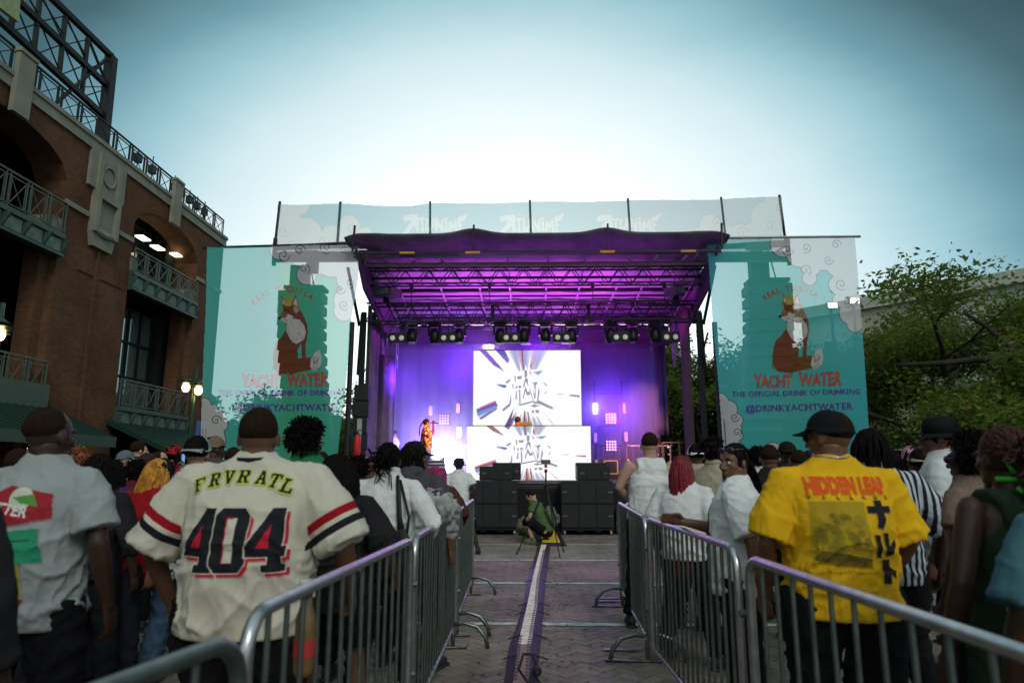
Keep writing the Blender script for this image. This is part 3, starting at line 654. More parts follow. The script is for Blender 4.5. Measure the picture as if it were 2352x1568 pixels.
def hedge(label,x0,x1,Y,h,seed,n,m=LEAFD,ls=.16):
    rnd=random.Random(seed); lf=MB()
    for _ in range(n):
        x=rnd.uniform(x0,x1); top=h*(.72+.16*math.sin(x*1.3+seed)+.12*math.sin(x*3.1)); c=Vector((x,Y+rnd.gauss(0,.8),rnd.uniform(0,1)**.8*top)); s=ls*rnd.uniform(.6,1.4)
        u=Vector((rnd.gauss(0,1),rnd.gauss(0,1),rnd.gauss(0,.5))).normalized(); v=u.cross(Vector((rnd.gauss(0,1),rnd.gauss(0,1),rnd.gauss(0,1)))).normalized()
        lf.v+=[tuple(c-u*s),tuple(c+v*s*.6),tuple(c+u*s),tuple(c-v*s*.6)]; k=len(lf.v)-4; lf.f.append((k,k+1,k+2,k+3)); lf.m.append(0)
    lf.build('hedge',m,label=label,cat='hedge',kind='stuff',fixn=False)
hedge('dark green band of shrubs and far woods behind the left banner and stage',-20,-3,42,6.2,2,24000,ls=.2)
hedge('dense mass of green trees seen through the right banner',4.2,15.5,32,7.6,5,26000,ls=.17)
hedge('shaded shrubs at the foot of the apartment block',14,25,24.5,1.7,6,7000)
# ================================================================ concert stage
ALU=mat('aluminium_truss',(.30,.30,.33),.4,.7); BTRUSS=mat('black_truss',(.03,.03,.035),.45,.6)
ROOFSK=mat('grey_vinyl_roof_skin',(.30,.28,.31),.75,var=.2,scale=1.2,bump=.3,bscale=4); DRAPE=mat('black_stage_drape',(.035,.030,.036),.9,var=.3,scale=3)
sg=empty('concert_stage','black mobile concert stage with purple lit roof, side drapes and a front truss','stage',(0,17,0))
def G(mb,name,m,par=None,smooth=False,**k):
    o=mb.build(name,m,None,smooth,**k); o.parent=par or sg; o.matrix_parent_inverse=Matrix.Translation((0,-17,0)); return o
RX0,RX1,RF,RB,ZF,ZB=-4.2,4.75,15.95,22.1,7.02,6.18
zr=lambda y: ZF+(ZB-ZF)*(y-RF)/(RB-RF)
mb=MB(); mb.box((-4.9,17.0,1.02),(5.1,22.6,1.2)); G(mb,'deck',mat('black_stage_deck',(.03,.028,.032),.5,bump=.1))
mb=MB(); mb.box((-4.9,17.0,.0),(5.1,17.04,1.02)); mb.box((-4.9,17.04,0),(-4.86,22.6,1.02)); mb.box((5.06,17.04,0),(5.1,22.6,1.02)); G(mb,'stage_skirt',MATTE)
mb=MB(); mb.box((-4.9,16.97,1.14),(5.1,16.998,1.21)); G(mb,'deck_edge_trim',mat('worn_metal_edge',(.18,.18,.19),.4,.8))
# roof skin (grid with slight sag between rafters), side skins
def sheet(fn,nu,nv,th=(0,0,.02)):
    mb=MB(); th=Vector(th)
    for s in (0,1):
        for i in range(nu+1):
            for j in range(nv+1): mb.v.append(tuple(Vector(fn(i/nu,j/nv))+th*s))
    w=nv+1; h=(nu+1)*w
    for s in (0,h):
        for i in range(nu):
            for j in range(nv): mb.f.append((s+i*w+j,s+(i+1)*w+j,s+(i+1)*w+j+1,s+i*w+j+1)); mb.m.append(0)
    for i in range(nu): mb.f+=[(i*w,(i+1)*w,(i+1)*w+h,i*w+h),(i*w+nv,(i+1)*w+nv,(i+1)*w+nv+h,i*w+nv+h)]; mb.m+=[0,0]
    for j in range(nv): mb.f+=[(j,j+1,j+1+h,j+h),(nu*w+j,nu*w+j+1,nu*w+j+1+h,nu*w+j+h)]; mb.m+=[0,0]
    return mb
G(sheet(lambda u,v:(RX0-.1+(RX1-RX0+.2)*u,RF+.9+(RB-RF-.9)*v,zr(RF+.9+(RB-RF-.9)*v)+.14-.05*abs(math.sin(u*math.pi*7))*math.sin(v*math.pi)),56,16),'roof_skin',ROOFSK,smooth=True)
# front canopy: vinyl bellying between four masts
mast=[RX0-.02,-1.28,2.0,RX1+.02]
def canopy(u,v):
    x=RX0-.25+(RX1-RX0+.5)*u; d=min(abs(x-m_) for m_ in mast); lift=.16*math.exp(-(d/.45)**2)
    edge=min(1,min(abs(x-(RX0-.25)),abs(x-(RX1+.25)))/.8); zt_=6.98+.18*edge+lift*.8
    return (x,RF+.12*math.sin(v*3.1)+.9*v*v,zt_-(.26*v)*edge-.07*math.sin(v*math.pi)-.012*math.sin(x*23+v*5)*v)
G(sheet(canopy,90,10,(0,.01,.015)),'canopy',mat('dark_canopy_vinyl',(.13,.11,.14),.75,var=.3,scale=2.,bump=.5,bscale=5),smooth=True)
for m_ in mast: mb=MB(); mb.bar((m_,RF-.02,6.72),(m_+.03,RF-.02,7.38),.045); G(mb,'canopy_mast',BLACK)
for x in (-2.88,-1.27,.72,1.62,3.98):
    q=0
for x in (-2.87,-1.27,2.0,3.95):
    mb=MB(); mb.cbox((x,RF-.05,6.66),(.36,.05,.05)); G(mb,'yellow_strap',mat('yellow_webbing',(.5,.30,.03),.8))
mb=MB(); mb.bar((RX0,RF,6.68),(RX1,RF,6.68),.06); mb.bar((RX0,RF+.03,6.6),(-1.6,RF+.03,6.6),.035); G(mb,'front_beam',BLACK)
# underside beams: grid of tubes running back and across
def under(y,d): return zr(y)-d
RAFT=mat('galvanised_rafter',(.33,.30,.34),.45,.6)
for i,(x0,y0,x1,y1) in enumerate(((-2.95,16.7,-2.55,18.4),(-2.2,16.7,-1.85,18.4),(-.45,16.75,-.38,22),(.6,16.75,.6,22),(1.55,16.75,1.5,22),(2.7,16.75,2.4,22),(3.35,16.7,3.0,18.4),(4.1,16.7,3.7,18.4),(-1.3,17,-1.25,22),(-3.6,16.4,-3.6,22),(4.35,16.4,4.35,22),(-2.4,18.4,-2.3,22),(3.3,18.4,3.3,22),(-4.05,16.4,-4.1,22),(4.62,16.4,4.7,22))):
    mb=MB(); mb.tube([(x0,y0,under(y0,.12)),(x1,y1,under(y1,.10))],.04 if y1<19 else .03,8); G(mb,'rafter',RAFT)
for y,d,r in ((17.3,.05,.045),(17.9,.16,.03),(18.9,.10,.045),(19.5,.04,.025),(20.0,.12,.05),(20.6,.04,.025),(21.1,.12,.03),(21.7,.06,.06)):
    mb=MB(); mb.bar((RX0,y,under(y,d)),(RX1,y,under(y,d)),r*2); G(mb,'cross_beam',BLACK)
mb=MB(); mb.bar((RX0,17.0,under(17,.20)),(RX1,17.0,under(17,.20)),.10,.07); G(mb,'alu_profile',mat('dull_brown_metal',(.20,.17,.13),.6,.5))
mb=MB(); truss(mb,(RX0+.1,17.35,under(17.3,.62)),(RX1-.1,17.35,under(17.3,.62)),.42,.3,.62,.025,.013); G(mb,'roof_truss',BTRUSS)
mb=MB(); truss(mb,(RX0+.3,20.9,under(20.9,.55)),(RX1-.3,20.9,under(20.9,.55)),.40,.3,.9,.025,.015); G(mb,'roof_truss',BTRUSS)
for sx,x in ((-1,RX0),(1,RX1)):     # sides: slanted edge skin, columns
    mb=MB(); mb.add([(x,RF+.3,6.9),(x+.01,RB,6.3),(x-sx*.05,RB,5.5),(x-sx*.3,18.4,5.3),(x-sx*.02,17.2,6.1),(x+.06*sx,RF+.3,6.9),(x+.07*sx,RB,6.3),(x+sx*.0,RB,5.5),(x-sx*.24,18.4,5.3),(x+sx*.04,17.2,6.1)],[(0,1,2,3,4),(9,8,7,6,5),(0,5,6,1),(4,3,8,9),(0,4,9,5),(2,1,6,7),(3,2,7,8)]); G(mb,'side_skin',mat('dark_purple_side_sheet',(.09,.05,.10),.8))
for sx,x in ((-1,-4.46),(1,4.75)):
    mb=MB(); mb.bar((x,18.35,1.2),(x,18.35,5.75),.13,.13); G(mb,'column',BLACK)
    mb=MB(); truss(mb,(x+.22*-sx,20.4,4.55),(x+.22*-sx,20.4,6.0),.3,.3,.5,.025,.014); G(mb,'column_truss',ALU)
    mb=MB(); mb.bar((x+.03*sx,18.0,5.3),(x+.2*sx,17.2,6.7),.06); mb.bar((x-.05*sx,17.9,5.6),(x+.10*sx,18.3,4.0),.06,.05); G(mb,'brace',BLACK)
    pass
# drapes
def drape(x0,y0,x1,y1,z0,z1,amp,fr,seed):
    L_=math.hypot(x1-x0,y1-y0); nx,ny=(y1-y0)/L_,-(x1-x0)/L_; r=random.Random(seed); ph=[r.uniform(0,6) for _ in range(4)]
    def fn(u,v):
        w=amp*(math.sin(u*L_*fr+ph[0]+.5*math.sin(v*2+ph[1]))+.5*math.sin(u*L_*fr*2.3+ph[2]))
        return (x0+(x1-x0)*u+nx*w,y0+(y1-y0)*u+ny*w,z0+(z1-z0)*v)
    return sheet(fn,max(30,int(L_*26)),10,(nx*.02,ny*.02,0))
G(drape(-4.75,22.0,4.1,22.0,1.2,6.15,.045,9,1),'back_drape',DRAPE,smooth=True)
G(drape(4.1,21.9,4.55,21.9,2.55,6.15,.04,12,2),'back_drape',DRAPE,smooth=True)
G(drape(-4.32,18.3,-4.62,21.9,1.2,5.9,.06,8,3),'side_curtain',mat('purple_grey_curtain',(.16,.12,.17),.85),smooth=True)
G(drape(-4.5,20.3,-3.95,20.6,1.2,4.9,.06,11,6),'side_curtain',mat('purple_grey_curtain',(.16,.12,.17),.85),smooth=True)
G(drape(4.42,18.6,4.7,20.0,1.2,5.9,.08,9,4),'side_curtain',mat('brown_black_curtain',(.11,.07,.08),.85),smooth=True)
mb=MB(); mb.box((-4.6,21.5,5.35),(4.6,21.52,5.98)); G(mb,'border_cloth',DRAPE)
# lighting truss with lamps hung from it
mb=MB(); ta=aY(850,705,18.4); tb=aY(1592,705,18.4); truss(mb,(ta.x,18.4,5.42),(tb.x,18.4,5.45),.50,.42,.46,.026,.013); 
for x in (ta.x+.0,-.9,1.75,tb.x): mb.box((x-.05,18.38,5.40),(x+.05,18.41,5.96))
G(mb,'lighting_truss',BTRUSS)
mb=MB(); 
for x in (-3.2,1.9,3.9,-1.0): mb.tube([(x,18.6,5.98),(x,18.6,6.6)],.012,5); mb.cbox((x,18.6,6.55),(.09,.09,.2))
G(mb,'chain_hoist',DSTEEL)
LENS=mat('pale_led_lens',(.75,.72,.60),.25,emit=(.8,.75,.62),estr=.12); BL2=mat('black_lamp_housing',(.014,.014,.016),.35,.2); DLENS=mat('dark_glass_lens',(.02,.02,.03),.08,spec=1)
def blinder():
    o=empty('blinder_light','double white led blinder lamp hanging under the lighting truss','stage light',(0,0,0),0,'double blinder lamps under the lighting truss')
    mb=MB(); mb.cbox((0,0,-.14),(.56,.16,.30),b=.015); b=mb.build('housing',BL2,o)
    for s in (-1,1):
        mb=MB(); mb.tube([(s*.14,-.081,-.14),(s*.14,-.115,-.14)],.105,16); r=mb.build('lens_ring',BL2,o); mb=MB(); mb.ell((s*.14,-.112,-.14),(.085,.03,.085),14); mb.build('lens',LENS,r,True)
    mb=MB(); mb.bar((-.29,0,-.3),(-.29,0,.04),.02,.04); mb.bar((.29,0,-.3),(.29,0,.04),.02,.04); mb.bar((-.3,0,.04),(.3,0,.04),.03); mb.bar((0,0,.04),(0,0,.26),.04); mb.build('yoke',BL2,o)
    return o
ordn=['first from the left','second from the left','third from the left','third from the right','second from the right','first from the right']
bl=[(915,748),(1031,745),(1173,741),(1290,738),(1423,737),(1537,735)]
proto=blinder()
for i,(x,y) in enumerate(bl):
    o=proto if i==0 else copy_tree(proto); p=aY(x,y,18.35); o.location=(p.x,18.3,5.12); o.scale=(.86,.86,.86); o['label']='double lens blinder lamp under the lighting truss, '+ordn[i]
    light('blinder_bulb','POINT',(0,0,0),(0,0,0),.001,(1,1,1)) if 0 else None
def moving():
    o=empty('moving_head_light','black moving head lamp','stage light',(0,0,0),0,'moving head lamps on the lighting truss')
    mb=MB(); mb.cbox((0,0,.12),(.30,.26,.14),b=.02); mb.build('base',BL2,o)
    mb=MB(); mb.bar((-.17,0,.06),(-.17,0,-.22),.05,.10); mb.bar((.17,0,.06),(.17,0,-.22),.05,.10); mb.bar((-.2,0,.05),(.2,0,.05),.09,.04); mb.build('yoke',BL2,o)
    mb=MB(); mb.tube([(0,0,-.02),(0,-.01,-.10),(0,-.02,-.30),(0,-.03,-.42)],[.08,.13,.15,.12],14); h=mb.build('head',BL2,o,True)
    mb=MB(); mb.tube([(0,-.03,-.42),(0,-.031,-.426)],.10,14); mb.build('lens',DLENS,h); return o
mh=[952,1003,1057,1150,1203,1252,1310,1398,1448,1498]
on=['first','second','third','fourth','fifth','sixth','seventh','eighth','ninth','tenth']
proto=moving()
for i,x in enumerate(mh):
    o=proto if i==0 else copy_tree(proto); p=aY(x,730,18.7); o.location=(p.x,18.40,5.30); o.rotation_euler=(R((-8,5,-4,9,3,-6,2,8,-5,4)[i]),0,R((10,-20,15,0,30,-10,5,20,-15,8)[i]))
    o['label']='black moving head lamp hanging in the lighting truss, %s from the left'%on[i]
for i,(x,lb) in enumerate(((880,'flat grey strobe box on top of the truss at its left end'),(1560,'grey square-faced floodlight on top of the truss at its right end'))):
    p=aY(x,672,18.2); o=empty('flood_light',lb,'stage light',(p.x,18.1,6.22),R((-30,38)[i]))
    mb=MB(); mb.cbox((0,.2,.05),(.66 if i==0 else .32,.5,.24),b=.02); h=mb.build('housing',mat('grey_lamp_body',(.10,.12,.10),.5),o); mb=MB(); mb.cbox((0,-.06,.05),(.5 if i==0 else .25,.02,.17)); mb.build('front_glass',mat('pale_glass_front',(.25,.33,.30),.2),h)
    mb=MB(); mb.bar((0,.1,-.28),(0,.1,-.07),.05); mb.tube([(.05,.15,-.25),(-.02,.2,-.1)],.08,8); mb.build('bracket',BL2,o)
# glowing strobes standing at the back
ST=mat('lit_violet_strobe',(.9,.8,1),.4,emit=(.72,.62,1),estr=9.); STD=mat('dim_violet_panel',(.25,.2,.35),.4,emit=(.30,.16,.55),estr=.5); STW=mat('dim_warm_panel',(.35,.25,.2),.4,emit=(.5,.2,.12),estr=.4)  # STD and STW put a weak glow on strobe faces, unlit ones too
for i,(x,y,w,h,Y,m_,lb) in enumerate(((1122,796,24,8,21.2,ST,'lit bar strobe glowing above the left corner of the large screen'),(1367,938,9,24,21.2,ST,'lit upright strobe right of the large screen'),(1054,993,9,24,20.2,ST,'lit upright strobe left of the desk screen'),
    (1052,937,8,22,21.3,STW,'pinkish dark strobe standing left of the large screen'),(989,943,8,22,21.3,STD,'unlit strobe given a faint glow, left of the singer lamp grid'),(1433,937,8,22,21.3,STD,'unlit strobe given a faint glow, right of the lamp grid column, upper'),(1368,1005,8,22,21.2,STD,'unlit strobe given a faint glow, right of the desk screen'),(1438,1003,8,22,21.2,STW,'unlit strobe given a faint reddish glow, right of the lamp grid column, lower'),
    (1370,1068,8,26,20.9,STW,'amber-lit strobe near the stage floor beside the desk screen'),(1443,1066,8,26,20.9,STW,'amber-lit strobe near the stage floor right of the lamp rack'),(1208,790,22,4,21.2,STD,'unlit bar strobe given a faint glow, above the middle of the large screen'),(1301,788,22,5,21.2,STD,'unlit bar strobe given a faint glow, above the right part of the large screen'))):
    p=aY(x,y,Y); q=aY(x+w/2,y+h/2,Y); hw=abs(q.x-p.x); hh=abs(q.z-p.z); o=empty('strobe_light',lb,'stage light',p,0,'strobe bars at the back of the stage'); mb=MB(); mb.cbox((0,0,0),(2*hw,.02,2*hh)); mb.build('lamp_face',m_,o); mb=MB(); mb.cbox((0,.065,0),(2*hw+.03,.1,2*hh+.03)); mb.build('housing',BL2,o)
    if m_ is ST: light('strobe_glow','POINT',p+Vector((0,-.25,0)),(0,0,0),45,(.42,.28,1),.1).parent=None
# 4x4 lamp grids on a rack
GL=mat('warm_dim_lamp',(.8,.6,.5),.4,emit=(.95,.50,.42),estr=.9); GL2=mat('violet_dim_lamp',(.7,.5,.9),.4,emit=(.55,.32,.95),estr=.8)
for i,(x,y,m_,lb) in enumerate(((1403,961,GL2,'sixteen lamp grid glowing violet, upper one on the right rack'),(1404,1023,GL,'sixteen lamp grid glowing warm, lower one on the right rack'),(1020,963,STD,'faint sixteen lamp grid behind the singer'))):
    p=aY(x,y,21.1); o=empty('lamp_grid',lb,'stage light',p,0,'four by four lamp grids'); mb=MB(); mb.cbox((0,.05,0),(.36,.08,.36),b=.01); mb.build('housing',BL2,o); 
    for a in range(4):
        for b in range(4): mb=MB(); mb.tube([(-.125+a*.083,.005,-.125+b*.083),(-.125+a*.083,-.012,-.125+b*.083)],.032,10); mb.build('lamp',m_,o)
o=empty('equipment_rack','steel rack frame carrying lamp grids and amber lit gear right of the desk screen','rack',(aY(1404,1090,21).x,21.3,1.2))
mb=MB()
for x in (-.42,.42): mb.bar((x,0,0),(x,0,3.0),.05)
for z in (.1,.55,1.0,1.6,2.6): mb.bar((-.42,0,z),(.42,0,z),.04)
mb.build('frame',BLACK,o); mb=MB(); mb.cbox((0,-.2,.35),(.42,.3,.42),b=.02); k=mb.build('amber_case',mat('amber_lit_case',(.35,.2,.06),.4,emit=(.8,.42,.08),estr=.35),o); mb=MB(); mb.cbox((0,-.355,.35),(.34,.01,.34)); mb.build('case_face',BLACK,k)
# guard rails at the back of the deck
def grail(x0,x1,Y,z,h,lb,m_):
    o=empty('guard_rail',lb,'railing',(x0,Y,z),0,'guard rails at the back of the stage'); mb=MB(); w=x1-x0; mb.tube([(0,0,h),(w,0,h)],.022,8); mb.tube([(0,0,.12),(w,0,.12)],.016,8); n=max(2,int(w/.17)) 
    mb.build('rail',m_,o); mb=MB()
    for i in range(n+1): mb.tube([(w*i/n,0,0),(w*i/n,0,h)],.011 if 0<i<n else .022,6)
    mb.build('bars',m_,o,kind=None)
WM=mat('warm_grey_railing',(.34,.26,.2),.4,.6)
grail(aY(1440,1060,21.4).x,aY(1540,1060,21.4).x,21.4,1.2,1.0,'steel guard rail right of the lamp rack at the back of the stage',WM)
grail(aY(1362,1060,21.5).x,aY(1388,1060,21.5).x,21.5,1.2,1.0,'short steel guard rail between desk screen and lamp rack',WM)
grail(aY(1030,1060,21.4).x,aY(1075,1060,21.4).x,21.4,1.2,1.0,'steel guard rail left of the desk screen',WM)
grail(4.0,4.5,20.3,1.2,1.05,'small steel guard rail at the right stage steps',WM)
# screens --------------------------------------------------------------
def screen_art(c,ox,oy,sx,sy,tint):
    """streaks and lettering; coordinates in the art's own 1300 x 900 units"""
    T=lambda pts:[(ox+x*sx,oy+y*sy) for x,y in pts]
    cx,cy=700,480; rnd=random.Random(4)
    c.c[:]=(1.0,1.0,1.0)
    def wedge(ang,r0,r1,w,col,al): 
        a=R(ang); d=R(w*1.25); 
        for s in (1.,.6,.3): c.poly(T([(cx+r0*math.cos(a),cy+r0*math.sin(a)),(cx+r1*math.cos(a-d*s),cy+r1*math.sin(a-d*s)),(cx+r1*1.02*math.cos(a+d*s),cy+r1*1.02*math.sin(a+d*s))]),tuple(k*.62 for k in col),min(1,al*.75))
    for a,r0,r1,w,col in ((-93,150,520,9,(.45,.62,.95)),(-98,180,560,5,(.9,.5,.72)),(-76,180,520,6,(.95,.55,.75)),(-68,190,520,6,(.55,.7,.98)),(-108,200,500,6,(.5,.6,.95)),
        (82,170,640,8,(.95,.5,.72)),(98,170,640,9,(.9,.55,.78)),(108,180,640,6,(.5,.68,.98)),(70,170,620,7,(.55,.7,.98)),(60,190,620,4,(.9,.6,.82)),(122,190,640,4,(.3,.2,.5)),(90,170,640,4,tint),(64,300,520,1.5,(.2,.2,.55)),(78,230,640,1.6,(.25,.12,.35))): wedge(a,r0,r1,w,col,.8)
    for pts,col,al in (([(110,0),(190,0),(370,170),(430,235),(300,170)],(tint[0]*.8+.1,tint[1]*.7+.1,.8 if tint[2]>.3 else .25),.85),([(320,10),(430,0),(490,110),(470,150)],(.12,.15,.70),1.),([(400,60),(500,110),(480,150)],(.3,.25,.8),.8),
        ([(100,620),(330,540),(360,590),(110,680)],(.26,.14,.62) if tint[2]>.3 else (.5,.16,.12),.85),([(140,600),(330,530),(340,545),(120,620)],(.95,.25,.5),.7),([(130,710),(350,600),(350,620),(160,725)],(.28,.18,.6),.8),([(110,650),(340,580),(350,610),(120,700)],(.25,.45,.95),.7),
        ([(1220,478),(1340,480),(1340,500),(1225,488)],(.45,.05,.5) if tint[2]>.3 else (.8,.12,.2),.9),([(1060,462),(1150,465),(1150,472),(1065,470)],(.95,.55,.6),.6),([(345,365),(455,375),(460,400),(430,405),(350,378)],(.16,.28,.75),.8),
        ([(370,905),(560,590),(600,600),(450,905)],(.22,.12,.32) if tint[2]>.3 else (.45,.2,.1),.85),([(660,905),(672,640),(692,640),(685,905)],(.38,.13,.13),.9),([(730,905),(712,640),(722,640),(750,905)],(.3,.12,.3),.8),([(640,20),(658,20),(672,215),(662,215)],(.25,.08,.28),.85),([(745,190),(765,120),(762,190),(750,200)],(.15,.18,.45),.8),
        ([(790,260),(830,235),(905,230),(870,260),(830,285),(785,280)],(.35,.55,.88),.75),([(1220,40),(1270,0),(1290,0),(1225,50)],(.85,.75,.2),.5),([(880,625),(1050,800),(1000,760)],(.9,.3,.45),.7)): c.poly(T(pts),tuple(k*.7 for k in col),min(1,al*1.3))
    c.blur(1)
    GR=(.30,.31,.42)
    white=[[(430,640),(400,620),(500,560),(510,400),(560,230),(680,230),(690,160),(715,225),(900,205),(780,245),(860,280),(930,340),(1010,610),(990,630),(850,560),(900,640),(860,690),(770,700),(740,610),(590,630),(520,720),(560,570)]]
    for w in white: c.poly(T(w),(1,1,1),.9)
    for pts in ([(410,625),(500,560),(513,480),(517,545),(500,590),(425,640)],[(450,345),(505,315),(500,335),(470,358)],[(560,280),(570,290),(570,340),(563,335)],[(588,292),(645,285),(638,312),(600,315)],[(683,230),(708,230),(708,280),(695,305),(683,290)],[(575,390),(590,388),(588,410),(577,410)],[(608,385),(635,382),(632,405),(612,405)],
        [(615,425),(625,425),(628,560),(618,565)],[(580,440),(585,440),(585,515),(570,515)],[(533,370),(540,370),(545,410),(538,405)],[(675,350),(690,310),(715,310),(722,385),(705,345),(690,340),(670,400),(665,395)],[(660,505),(690,395),(715,455),(740,440),(745,470),(710,480),(690,430),(665,515)],
        [(745,415),(760,480),(790,540),(750,545),(610,575),(600,560),(620,585),(775,550),(830,545),(850,410),(858,450),(840,530),(1020,605),(1010,620),(860,568),(800,560),(795,570)],[(770,350),(780,360),(825,345),(830,370),(815,365),(805,420),(792,365)],[(790,420),(802,490),(818,400),(808,500),(797,520)],
        [(910,350),(945,378),(945,388),(915,360)],[(925,460),(945,440),(930,465)],[(735,235),(765,262),(755,265)],[(755,590),(795,575),(865,590),(840,588),(800,600),(770,592)],[(765,640),(790,630),(790,655),(768,655)],[(810,630),(850,632),(845,660),(815,655)]): (c.poly(T(pts),GR,1.),c.line(T(pts+[pts[0]]),5*sx,GR,1.))
SCR=attr_mat('led_screen_face',.5,emis=1.0)
def screen(name,label,x0,y0,x1,y1,Y,art,feet):
    a=aY(x0,y1,Y); b=aY(x1,y0,Y); o=empty(name,label,'led screen',((a.x+b.x)/2,Y,feet))
    c=Canvas(0,0,art[0],art[1],.22); screen_art(c,*art[2:])
    fn=lambda X,Yv: np.stack([a.x+(b.x-a.x)*X/art[0],np.full_like(X,Y),b.z+(a.z-b.z)*Yv/art[1]],1)
    s=c.mesh('screen_face',fn,SCR); s.parent=o; s.matrix_parent_inverse=Matrix.Translation(-o.location)
    mb=MB(); mb.box((a.x+.01,Y+.012,a.z),(b.x-.01,Y+.12,b.z-.01)); k=mb.build('cabinet',BLACK); k.parent=o; k.matrix_parent_inverse=Matrix.Translation(-o.location)
    mb=MB(); mb.box((a.x+.2,Y+.13,feet),(a.x+.3,Y+.5,b.z-.2)); mb.box((b.x-.3,Y+.13,feet),(b.x-.2,Y+.5,b.z-.2)); k=mb.build('support_frame',BLACK); k.parent=o; k.matrix_parent_inverse=Matrix.Translation(-o.location)
    mb=MB(); mb.box((a.x-.015,Y-.004,b.z+.001),(b.x+.015,Y+.12,b.z+.022)); k=mb.build('top_edge',BLACK); k.parent=o; k.matrix_parent_inverse=Matrix.Translation(-o.location)
    return a,b
q0=aY(1200,1103,18.6)
sA=screen('led_wall','tall led video wall with white graffiti lettering at the back of the stage',1085,804,1333,1090,20.5,(1300,1250,-60,-20,1.,1.,(.28,.12,.55)),1.2)
sB=screen('led_desk_screen','low wide led screen with orange streaks in front of the disc jockey',1071,978,1356,1102,18.6,(1465,630,-10,-100,1.06,.93,(.5,.2,.08)),1.2)
# speakers -------------------------------------------------------------
GRL=mat('black_speaker_grille',(.022,.022,.025),.55,.3,bump=.5,bscale=400); SPK=mat('black_speaker_box',(.018,.018,.02),.5,bump=.2,bscale=80)
def sub(top):
    o=empty('subwoofer','subwoofer','loudspeaker',(0,0,0),0,'stacked subwoofers in front of the stage')
    mb=MB(); mb.cbox((0,.38,.27),(1.2,.74,.53),b=.012); mb.build('cabinet',SPK,o)
    for x,w in ((-.40,.385),(0,.385),(.40,.385)): mb=MB(); mb.cbox((x,.0,.27),(w,.03,.48),b=.006); mb.build('grille',GRL,o)
    for s in (-1,1): mb=MB(); mb.cbox((s*.52,-.018,.28),(.10,.012,.03)); mb.build('handle',mat('dull_steel_handle',(.16,.16,.17),.4,.7),o)
    return o
def dolly():
    o=empty('speaker_dolly','low wheeled dolly','dolly',(0,0,0),0,'wheeled dollies under the subwoofers')
    mb=MB(); mb.cbox((0,.38,.13),(1.22,.76,.03)); mb.bar((-.25,-.02,.09),(-.1,-.02,.09),.02); mb.bar((.3,-.02,.09),(.15,-.02,.09),.02); mb.build('board',BLACK,o)
    for x in (-.53,.53):
        for y in (.06,.68):
            mb=MB(); mb.tube([(x-.02,y,.055),(x+.02,y,.055)],.054,12); w=mb.build('wheel',mat('grey_caster_wheel',(.25,.25,.26),.5),o); mb=MB(); mb.bar((x,y,.05),(x,y,.115),.05,.03); mb.build('caster_fork',ALU,w)
    return o
sp_=sub(0); dp=dolly(); first=True
for (x,side) in ((-.79,'left'),(1.42,'right')):
    d=dp if first else copy_tree(dp); d.location=(x,16.15,0); d['label']='wheeled dolly under the subwoofer stack %s of the crouching photographer'%side
    for lv,nm in ((0,'lower'),(1,'upper')):
        s=sp_ if first and lv==0 else copy_tree(sp_); s.location=(x,16.15,.147+lv*.535); s['label']='%s black subwoofer of the stack %s of the crouching photographer'%(nm,side)
    first=False
s=copy_tree(sp_); s.location=(2.68,16.35,.02); s['label']='lone black subwoofer on the ground behind the tank top man'
s=copy_tree(sp_); s.location=(-2.05,16.5,.02); s['label']='black subwoofer on the ground behind the white tee man at the stage'
def fill(lb,x,Y,z,sx):
    o=empty('front_fill_speaker',lb,'loudspeaker',(x,Y,z),0,'small speakers on top of the subwoofers'); mb=MB(); mb.cbox((0,.2,.165),(.76*sx,.42,.32),b=.012); mb.build('cabinet',SPK,o)
    for a,w in ((-.27,.2),(.0,.32),(.27,.2)): mb=MB(); mb.cbox((a*sx,-.018,.165),(w*sx,.02,.27),b=.004); mb.build('grille',GRL,o)
    for a in (-.27,.27): mb=MB(); mb.cbox((a*sx,-.034,.17),(.09,.008,.03)); mb.build('badge',mat('grey_badge',(.10,.10,.11),.5),o)
fill('wide front speaker on the left subwoofer stack',-.70,16.2,1.222,1.); fill('taller speaker standing behind the left front speaker',-.46,16.75,1.222,.9)
fill('wide front speaker on the right subwoofer stack',1.58,16.2,1.222,1.); fill('taller speaker standing behind the right front speaker',1.58,16.75,1.222,.95)
for o in SC.objects:
    if o.name.startswith('front_fill') and o.location.y>16.5: o.scale=(1,.9,1.28)
# PA towers -----------------------------------------------------------
def line_array(x0,Y,ztop,n,lb,lean):
    o=empty('line_array',lb,'loudspeaker',(x0,Y,ztop),0,'hanging line arrays behind the banners'); z=0; 
    mb=MB(); mb.cbox((.05,.1,.12),(1.1,.6,.1)); mb.cbox((-.15,.1,.5),(.5,.3,.6)); mb.tube([(.3,0,.1),(.1,0,1.1)],.02,5); mb.build('rigging_frame',BLACK,o)
    mb=MB(); mb.cbox((.05 if lean<0 else -.1,.05,1.15),(.7,.3,.16),b=.02); mb.cbox((-.2*lean,.05,.85),(.28,.28,.5)); mb.build('hoist_motor',BLACK,o)
    for i in range(n):
        mb=MB(); a=R(-1.2*i); dx=.012*i*i*0; M_=Matrix.Translation((0,.012*i*i,z-.17))@Matrix.Rotation(a,4,'X'); bm=bmesh.new(); bmesh.ops.create_cube(bm,size=1)
        for v in bm.verts: v.co=Vector((v.co.x*1.22,v.co.y*.62,v.co.z*.335*(1 if v.co.y<0 else .75)))
        bmesh.ops.bevel(bm,geom=bm.edges[:],offset=.02,segments=1,affect='EDGES'); mb.bm(bm,0,M_); mb.build('array_cabinet',SPK,o); z-=.34
    return o
pa=aY(697,672,18.6); line_array(pa.x,18.6,pa.z,12,'tall hanging line array seen through the left banner',-1)
